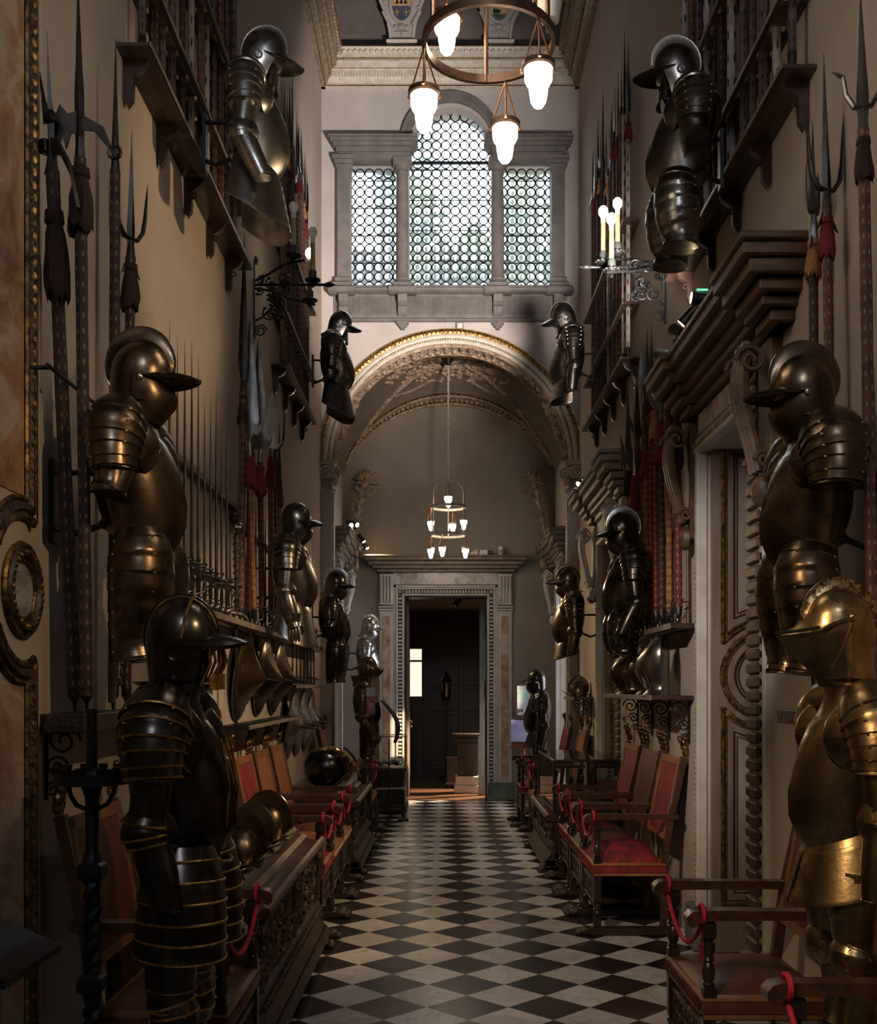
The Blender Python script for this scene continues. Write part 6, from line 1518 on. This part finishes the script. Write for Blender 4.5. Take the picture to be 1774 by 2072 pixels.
# ---- in the room beyond
t = thing('pedestal', 'carved pedestal lit white by the sun, just beyond the far doorway', 'pedestal', (.37, 16.75, 0))
q = MB(); q.bbox(-.20, .22, -.18, .18, 0, .13, .01); q.bbox(-.18, .2, -.16, .16, .13, .27, .01); q.build('base', m_['white_tone'], t)  # white of the base stands for the sun on it
q = MB(); q.bbox(-.15, .17, -.13, .13, .27, .80, .01)
for x in (-.09,.0): q.tube([(x,-.14,.3),(x,-.14,.74)], .018, 8)
for k, z in enumerate((.80,.83,.87,.90)): q.bbox(-.17-.02*k, .19+.01*k, -.15-.015*k, .15, z, z+.035, .008)
q.build('carved_body', m_['walnut_carved'], t)
t = thing('small_chest', 'small brown chest beside the sunlit pedestal beyond the doorway', 'chest', (.20, 17.6, 0))
q = MB(); q.bbox(-.15, .12, -.2, .2, .07, .48, .015); q.bbox(-.17, .14, -.22, .22, .05, .10, .015); q.bbox(-.16, .13, -.21, .21, .46, .52, .01); q.build('body', m_['walnut_carved'], t)
q = MB()
for x in (-.11,.08): q.sph((x,-.17,.03), .035, 8, 6); q.sph((x,.17,.03), .035, 8, 6)
q.build('ball_foot', m_['walnut_dark'], t)
t = thing('tall_glass_panel', 'tall bluish fluted panel catching daylight at the right of the doorway', 'panel', (.565, 16.35, .9)); q = MB()
for k in range(4): q.tube([(.0+.022*k, -.01, 0),(.0+.022*k,-.01,2.05)], .012, 8)
q.bbox(-.01,.09,0,.03,0,2.05,.004); q.bbox(-.03,.11,-.02,.05,-.9,.0,.004); q.build('fluted_face', m_['daylit_blue'], t)
t = thing('lantern', 'dim metal lantern on a stem in the room beyond', 'lantern', (.05, 19.2, 0)); q = MB(); q.lathe([(.14,0),(.13,.04),(.02,.08),(.016,1.42),(.10,1.45),(.02,1.46)], 14); q.build('stem', m_['walnut_dark'], t)
q = MB(); q.lathe([(.05,1.45),(.085,1.5),(.08,1.75),(.11,1.78),(.06,1.86),(.01,1.95),(.005,2.02)], 14); q.build('cage', m_['steel_dark'], t)

# ---- left foreground: wrought iron torchere and a dark lectern
t = thing('torchere', 'tall wrought iron torchere with ring crown and twisted stem, left foreground', 'torchere', (-1.19, 3.60, 0))
q = MB(); q.tube([(0,0,.02),(0,0,.30)], .026, 8); 
q.tube([(.012*cos(i*.7), .012*sin(i*.7), .30+i*.011) for i in range(66)], .02, 6); q.tube([(-.012*cos(i*.7), -.012*sin(i*.7), .30+i*.011) for i in range(66)], .02, 6)
q.lathe([(.03,1.02),(.035,1.05),(.03,1.08),(.022,1.1),(.024,1.28),(.045,1.34),(.02,1.37),(.018,1.58)], 12)
for z in (.62, 1.0): q.bbox(-.042, .042, -.042, .042, z, z+.06, .01)
q.build('stem', m_['iron'], t)
q = MB(); q.loft([[(r*cos(2*pi*j/32), r*sin(2*pi*j/32), z) for r, z in ((.125,1.325),(.125,1.365),(.115,1.365),(.115,1.325),(.125,1.325))] for j in range(33)], closed=False)
for k in range(12): q.lathe([(.006,1.36),(.016,1.372),(.017,1.385),(.006,1.387)], 8, (.12*cos(2*pi*k/12), .12*sin(2*pi*k/12), 0))
q.build('ring_crown', m_['iron'], t)
for k in range(4):
    q = MB(); a = pi/2*k+.4; q.tube([(r*cos(a), r*sin(a), z) for r, z in ((.02,1.24),(.05,1.255),(.07,1.29),(.075,1.325),(.06,1.35),(.05,1.335))], .008, 6); q.build('scroll_arm', m_['iron'], t)
for k in range(3):
    q = MB(); a = 2*pi*k/3; q.tube([(.02*cos(a), .02*sin(a), .30), (.1*cos(a), .1*sin(a), .25), (.15*cos(a), .15*sin(a), .12), (.17*cos(a), .17*sin(a), .02), (.19*cos(a), .19*sin(a), .015)], .014, 7); q.build('foot', m_['iron'], t)
t = thing('lectern', 'dark lectern with sloping metal-edged top at the lower left edge', 'lectern', (-1.16, 2.62, 0)); 
q = MB(); q.bbox(-.05, .05, -.05, .05, .03, .98, .008); q.bbox(-.16, .12, -.16, .16, 0, .04, .01); q.build('post', m_['walnut_dark'], t)
q = MB(); q.prism([(-.16,1.11),(.155,.975),(.15,.955),(-.16,1.085)], lambda u, v, w: (u, w, v), -.18, .18); q.build('sloping_top', m_['iron'], t)
q = MB(); q.prism([(-.15,1.06),(.02,.99),(-.03,.95),(-.15,.95)], lambda u, v, w: (u, w, v), -.14, .14); q.build('wedge', m_['walnut_dark'], t)
# ---------------- lights of the hall, seen and added
def lamp(kind, name, loc, energy, color, size=.05, aim=None, spot=60, blend=.6):
    l = bpy.data.lights.new(name, kind); l.energy = energy; l.color = color
    if kind == 'SPOT': l.spot_size = radians(spot); l.spot_blend = blend; l.shadow_soft_size = size
    elif kind == 'POINT': l.shadow_soft_size = size
    elif kind == 'AREA': l.size = size
    o = bpy.data.objects.new(name, l); COL.objects.link(o); o.location = loc
    if aim: o.rotation_euler = (Vector(aim)-Vector(loc)).to_track_quat('-Z', 'Y').to_euler()
    return o
# ---------------- hanging lamps
def glass_lamp(par, x, y, z, lit=True, k=1.0, mat_c='copper_chain', iron='lamp_iron', drop=.17):
    """hook at (x,y,z): three chains, an iron cap and a two-step glass"""
    zt = z-drop
    q = MB(); q.lathe([(.060*k,zt+.012),(.066*k,zt+.008),(.066*k,zt-.008),(.058*k,zt-.014),(.05*k,zt-.006),(.05*k,zt+.006)], 18, (x,y,0)); cap = q.build('lamp_cap', m_[iron], par)
    q = MB()
    for i in range(3):
        a = 2*pi*i/3+.5; q.sph((x+.072*k*cos(a), y+.072*k*sin(a), zt), .009*k, 6, 4); q.tube([(x, y, z), (x+.072*k*cos(a), y+.072*k*sin(a), zt+.004)], .0035, 5)
    q.tube([(x,y,z),(x+.004,y,zt+.06),(x,y,zt)], .0035, 5); q.build('chain', m_[mat_c], cap)
    if lit:
        q = MB(); q.lathe([(.05*k,zt-.004),(.055*k,zt-.03*k),(.054*k,zt-.06*k),(.045*k,zt-.077*k),(.038*k,zt-.085*k),(.036*k,zt-.11*k),(.030*k,zt-.145*k),(.018*k,zt-.163*k),(.004,zt-.168*k)], 16, (x,y,0)); q.build('lamp_glass', m_['lamp_glass'], cap)
    else:
        q = MB(); q.lathe([(.05*k,zt-.004),(.053*k,zt-.04*k),(.045*k,zt-.075*k),(.04*k,zt-.11*k)], 16, (x,y,0)); q.build('lamp_glass', m_['bulb_off'], cap)
        q = MB(); q.sph((x,y,zt-.13*k), (.02,.02,.03), 10, 8); q.build('bulb', m_['case_glass'], cap)
def chandelier(label, loc, R, dz, low, up, top, ceil, iron, k=1.0, chain='copper_chain'):
    t = thing('chandelier', label, 'chandelier', loc)
    def ringm(z, nm):
        q = MB(); q.loft([[(r*cos(2*pi*j/40), r*sin(2*pi*j/40), z+h) for r, h in ((R+.008,-.016),(R+.008,.016),(R-.008,.016),(R-.008,-.016))] for j in range(41)]); return q.build(nm, m_[iron], t)
    ringm(0, 'lower_ring'); ringm(dz, 'upper_ring')
    for a in (90, 210, 330):
        q = MB(); a = radians(a); P = [(R*cos(a), R*sin(a), -.015), (R*cos(a), R*sin(a), dz+.16)]+[(R*cos(a)*cos(b), R*sin(a)*cos(b), dz+.16+.20*sin(b)) for b in [pi/2*i/8 for i in range(1, 9)]]
        q.tube(P, .011, 7, flat=.8); q.build('upright', m_[iron], t)
    q = MB(); zt = dz+.36; n = 80; H = ceil-loc[2]-zt
    q.lathe([(.03,zt-.02),(.03,zt+.02),(.014,zt+.04)], 10); q.tube([(.004*cos(i*1.6), .004*sin(i*1.6), zt+H*i/n) for i in range(n+1)], .012, 6); q.build('hanging_rod', m_['lamp_white_iron' if iron != 'lamp_iron' else 'lamp_iron'], t)
    q = MB(); q.lathe([(.02,ceil-loc[2]-.16),(.06,ceil-loc[2]-.10),(.075,ceil-loc[2]-.04),(.05,ceil-loc[2])], 14); q.build('ceiling_rose', m_['iron'], t)
    for a, z, lit in [(a, -.016, l) for a, l in low]+[(a, dz-.016, l) for a, l in up]: glass_lamp(t, R*cos(radians(a)), R*sin(radians(a)), z, lit, k, chain, iron)
    if top: glass_lamp(t, 0, 0, zt-.04, True, k*1.15, chain, iron, .17)
    return t
chandelier('bronze ring chandelier with glowing glass lamps, hanging near at the top', (.168, 3.95, 4.05), .24, .40, [(180,True),(72,True),(-45,True)], [(14,False),(130,True),(252,True)], True, ZT, 'lamp_iron', .9)
chandelier('pale iron chandelier of seven small glowing lamps, hanging under the far vault', (.065, 14.2, 3.695), .235, .37, [(190,True),(250,True),(345,True)], [(185,True),(330,True),(75,True)], True, vz(.065, 14.2), 'lamp_white_iron', .8)

# ---- wrought iron wall sconces with three candle bulbs
def sconce(label, side, y, z, lit):
    W = WL if side > 0 else WR; t = thing('wall_sconce', label, 'wall lamp', (W, y, z), 0 if side > 0 else pi)
    q = MB(); q.bbox(0, .012, -.022, .022, -.42, .16, .004); q.tube([(.012,0,.16),(.02,0,.19),(.012,.0,.23)], [.014,.018,.002], 7); q.tube([(.05+.05*cos(i*.5)*(1-i/30), 0, -.36+.05*sin(i*.5)*(1-i/30)) for i in range(22)], .007, 6); q.build('wall_plate', m_['iron'], t)
    arms = [((.56,.0,.0), .20), ((.36,-.15,.075), .13), ((.38,.13,-.07), .13)]
    q = MB()
    q.tube([(.01,0,.0),(.2,0,.0),(.42,0,.0),(.56,0,.0)], .011, 7); q.sph((.585,0,.0), (.04,.02,.02), 8, 6); q.tube([(.60,0,0),(.64,0,0)], [.014,.002], 7)
    q.tube([(.01,0,.03),(.12,-.05,.06),(.25,-.12,.11),(.42,-.18,.12)], .010, 7); q.tube([(.01,0,-.03),(.14,.05,-.03),(.26,.1,-.07),(.46,.16,-.10)], .010, 7)
    q.tube([(.01,0,-.28),(.06,0,-.26),(.16,0,-.16),(.24,0,-.04),(.2,0,.05)], .010, 7); q.build('arm', m_['iron'], t)
    q = MB(); R2 = random.Random(5)
    for k in range(14):
        c = (R2.uniform(.03,.34), R2.uniform(-.05,.05), R2.uniform(-.22,.05)); rr = R2.uniform(.03,.06); a0 = R2.uniform(0, 6)
        if c[2] < -.06-(c[0]-.0)*.0 and c[0] > .22: c = (c[0]-.15, c[1], c[2])
        q.tube([(c[0]+rr*(1-i/24)*cos(a0+i*.5), c[1]+.004*i*(.5-k % 2), c[2]+rr*(1-i/24)*sin(a0+i*.5)) for i in range(20)], .0065, 6)
        q.sph((c[0]+rr*cos(a0), c[1], c[2]+rr*sin(a0)), (.018,.012,.010), 7, 5); q.sph(c, .012, 7, 5)
    q.build('scrollwork', m_['iron'], t)
    for k, (c, _) in enumerate((((.46,0,.02), 0), ((.33,-.15,.15), 0), ((.42,.13,-.09), 0))):
        x, yy, zz = c; q = MB(); q.lathe([(.008,-.04),(.02,-.03),(.012,-.015),(.05,.004),(.055,.014),(.02,.02)], 14, c)
        for j in range(10): q.sph((x+.05*cos(2*pi*j/10), yy+.05*sin(2*pi*j/10), zz+.016), (.016,.016,.008), 6, 4)
        pan = q.build('drip_pan', m_['iron'], t)
        q = MB(); q.lathe([(.016,.02),(.03,.035),(.03,.085),(.026,.09)], 12, c); q.build('cup', m_['sconce_cap'], pan)
        q = MB(); q.lathe([(.019,.085),(.019,.29),(.018,.30)], 12, c); q.build('candle', m_['candle'], pan)
        q = MB(); q.lathe([(.017,.30),(.019,.305),(.02,.335),(.018,.34)], 12, c); q.build('bulb_socket', m_['bulb_socket'], pan)
        q = MB(); q.lathe([(.014,.335),(.02,.35),(.033,.37),(.036,.39),(.032,.41),(.018,.426),(.002,.43)], 14, c); q.build('bulb', m_['bulb_lit' if lit[k] else 'bulb_off'], pan)
    return t
sconce('wrought iron wall sconce with one of three bulbs lit, on the left wall', 1, 8.3, 4.80, (False, False, True))
sconce('wrought iron wall sconce with three lit bulbs, on the right wall', -1, 7.85, 4.76, (True, True, True))

# ---- small spotlights standing on the door cornices
def spot(label, loc, aim, lit=True, group=None, energy=0, ang=40, led=False, color=(1.0,.72,.42), soft=.03):
    t = thing('spotlight', label, 'spotlight', loc, 0, group)
    d = (Vector(aim)-Vector(loc)).normalized(); e = d.to_track_quat('X', 'Z').to_euler()
    q = MB(); q.lathe([(.02,-.075),(.03,-.07),(.03,-.05),(.012,-.045),(.012,-.0)], 12); q.build('foot', m_['black_plastic'], t)
    q = MB(); q.m = d.to_track_quat('X', 'Z').to_matrix().to_4x4(); q.tube([(-.07,0,0),(.045,0,0),(.06,0,0)], [.03,.034,.036], 14); b = q.build('body', m_['black_plastic'], t)
    if lit: q = MB(); q.m = d.to_track_quat('X', 'Z').to_matrix().to_4x4(); q.tube([(.055,0,0),(.063,0,0)], .029, 14); q.build('lens', m_['spot_lit'], b)
    if led: q = MB(); q.tube([(-.03,0,.05),(.03,0,.05)], .006, 6); q.build('green_led', m_['led_green'], b)
    if energy: lamp('SPOT', 'spot_beam', tuple(Vector(loc)+d*.08), energy, color, soft, aim, ang, .7)

GS = 'spotlights on the first right door cornice'
spot('glowing spotlight on the near right door cornice', (1.42, 5.83, 3.785), (-1.35, 6.0, 4.1), True, GS, 95, 52, True)
spot('tilted spotlight with faint amber lens, below the glowing one', (1.40, 6.05, 3.77), (-1.2, 7.4, .9), True, GS, 230, 58)
spot('dark spotlight pointing away, left of the amber spotlight on the cornice', (1.40, 6.35, 3.78), (-.4, 12.9, 7.4), False, GS, 2300, 40, color=(1.0,.88,.80), soft=.3)
spot('black turned-away spotlight at the left end of the near right cornice', (1.40, 6.8, 3.785), (-.1, 12.9, 5.9), False, GS, 800, 33, color=(1.0,.82,.66), soft=.3)  # no lens shown, yet its beam brightens the arch and vault
spot('bright spotlight on the second right cornice, left of the pair', (1.44, 11.05, 3.80), (-1.2, 9.2, 1.4), True, 'pair of spotlights on the second right cornice', 170, 62)
spot('bright spotlight on the second right cornice, right of the pair', (1.49, 10.9, 3.80), (-1.2, 11.4, 2.0), True, 'pair of spotlights on the second right cornice', 110, 55)
for k in range(3): spot('glowing spotlight at the far left cornice end, '+('top','middle','bottom')[k]+' of three', (-1.24+.06*(k==1), 14.0+.1*k, 3.83+(-.02,-.0,-.0)[k]), ((1.3,10.0,1.6),(1.3,11.6,2.4),(1.1,13.4,1.0))[k], True, 'three spotlights on the far left cornice', (150,90,70)[k], 50)
for k in range(2): spot('glowing spotlight by the back wall at the far left, '+('upper','lower')[k]+' of two', (-1.18, 15.3, 3.80) if k == 0 else (-1.14, 15.42, 3.72), (.7,14.8,1.2), True, 'two spotlights by the back wall', 60, 80)
# small devices
def device(name, label, cat, loc, parts):
    t = thing(name, label, cat, loc)
    for nm, mt, f in parts: q = MB(); f(q); q.build(nm, m_[mt], t)
device('alarm_sensor', 'small grey sensor box with coiled cable above the arch', 'sensor', (.20, YF, 6.02), [('box','cornice_gilt',lambda q: q.bbox(-.045,.045,-.05,0,-.05,.05,.006)),('cap','white_plastic',lambda q: q.bbox(-.03,.03,-.055,-.045,-.02,.045,.004)),('cable','white_plastic',lambda q: q.torus((-.12,-.012,.03), .055, .004, 'y', 18, 5))])
device('projector', 'small white box device with dark lens on the far doorway cornice', 'device', (.59, YB-.16, 3.577), [('box','white_plastic',lambda q: q.bbox(-.07,.05,-.06,.06,0,.075,.006)),('lens','black_plastic',lambda q: q.tube([(.05,-.02,.035),(.12,-.03,.035)], .03, 10))])
device('motion_detector', 'upright white detector on the far doorway cornice', 'detector', (.83, YB-.14, 3.577), [('box','white_plastic',lambda q: q.bbox(-.03,.03,-.03,.03,0,.14,.012)),('window','cornice_gilt',lambda q: q.bbox(-.018,.018,-.034,-.028,.03,.08,.004))])
device('wedge_lamp', 'grey wedge shaped fitting on the far doorway cornice behind the chandelier', 'fitting', (.46, YB-.16, 3.577), [('wedge','lamp_white_iron',lambda q: q.prism([(-.12,0),(.04,0),(.04,.10),(-.02,.06)], lambda u, v, w: (u, w, v), -.05, .05))])
device('camera_fitting', 'black security camera hanging at the top of the room beyond', 'camera', (.26, 19.0, 3.05), [('bracket','black_plastic',lambda q: q.tube([(0,0,.75),(0,0,.2)], .03, 8)),('body','black_plastic',lambda q: q.tube([(.04,-.0,.22),(-.05,-.12,.06)], .05, 10)),('lens','white_plastic',lambda q: q.tube([(-.05,-.12,.06),(-.054,-.125,.052)], .03, 10))])
WARM = (1.0, .70, .40)
# unseen spots without fittings, added to light armour, chairs, door leaf and floor
lamp('SPOT', 'unseen_spot', (-1.2, 1.2, 3.5), 170, WARM, .04, aim=(1.45, 3.5, 1.05), spot=38, blend=.7)
lamp('SPOT', 'unseen_spot', (1.35, 1.6, 3.6), 110, WARM, .04, aim=(-1.1, 4.6, 1.9), spot=42, blend=.8)
lamp('SPOT', 'unseen_spot', (-1.1, 2.6, 3.6), 170, (1.0,.80,.60), .04, aim=(.95, 6.6, 0), spot=26, blend=.5)
lamp('SPOT', 'unseen_spot', (-1.15, 2.7, 3.7), 330, (.95,.90,.86), .04, aim=(1.85, 6.6, 1.9), spot=27, blend=.7)
lamp('SPOT', 'unseen_spot', (-1.2, 3.0, 3.7), 200, (1.0,.75,.48), .04, aim=(1.35, 7.9, 1.2), spot=36, blend=.7)
lamp('SPOT', 'unseen_spot', (.2, 8.6, 6.4), 330, (1.0,.88,.74), .12, aim=(.0, 10.9, 0), spot=38, blend=1.0)
# sun through the side room, across the vaulted bay onto the doorway
lamp('SPOT', 'low_sun', (8.7, 9.37, 5.23), 24000, (1.0,.78,.52), .05, aim=(-.68, 15.7, .80), spot=4.4, blend=.4)
lamp('SPOT', 'far_room_sun', (2.2, 17.3, 2.9), 1900, (1.0,.80,.58), .1, aim=(0.0, 16.2, 0), spot=42, blend=.5)

w = bpy.data.worlds.new('sky'); SC.world = w; w.use_nodes = True
bg = w.node_tree.nodes['Background']; bg.inputs[0].default_value = (.80,.88,1.0,1); bg.inputs[1].default_value = 13.0

cam = bpy.data.cameras.new('camera'); co_ = bpy.data.objects.new('camera', cam); COL.objects.link(co_)
co_.location = (0, 0, EYE); co_.rotation_euler = (pi/2, 0, 0)
cam.sensor_width = 36; cam.sensor_fit = 'AUTO'; cam.lens = 36*F/2072
cam.shift_x = (887-VX)/2072; cam.shift_y = (VY-1036)/2072; cam.clip_start = .05; cam.clip_end = 200
SC.camera = co_
SC.view_settings.view_transform = 'Standard'; SC.view_settings.look = 'None'; SC.view_settings.gamma = 1; SC.view_settings.use_curve_mapping = False
SC.view_settings.exposure = 0.28
cy = SC.cycles
cy.max_bounces = 6; cy.diffuse_bounces = 4; cy.glossy_bounces = 3; cy.transparent_max_bounces = 12; cy.transmission_bounces = 3
cy.caustics_reflective = False; cy.caustics_refractive = False; cy.sample_clamp_indirect = 4.0; cy.use_light_tree = True
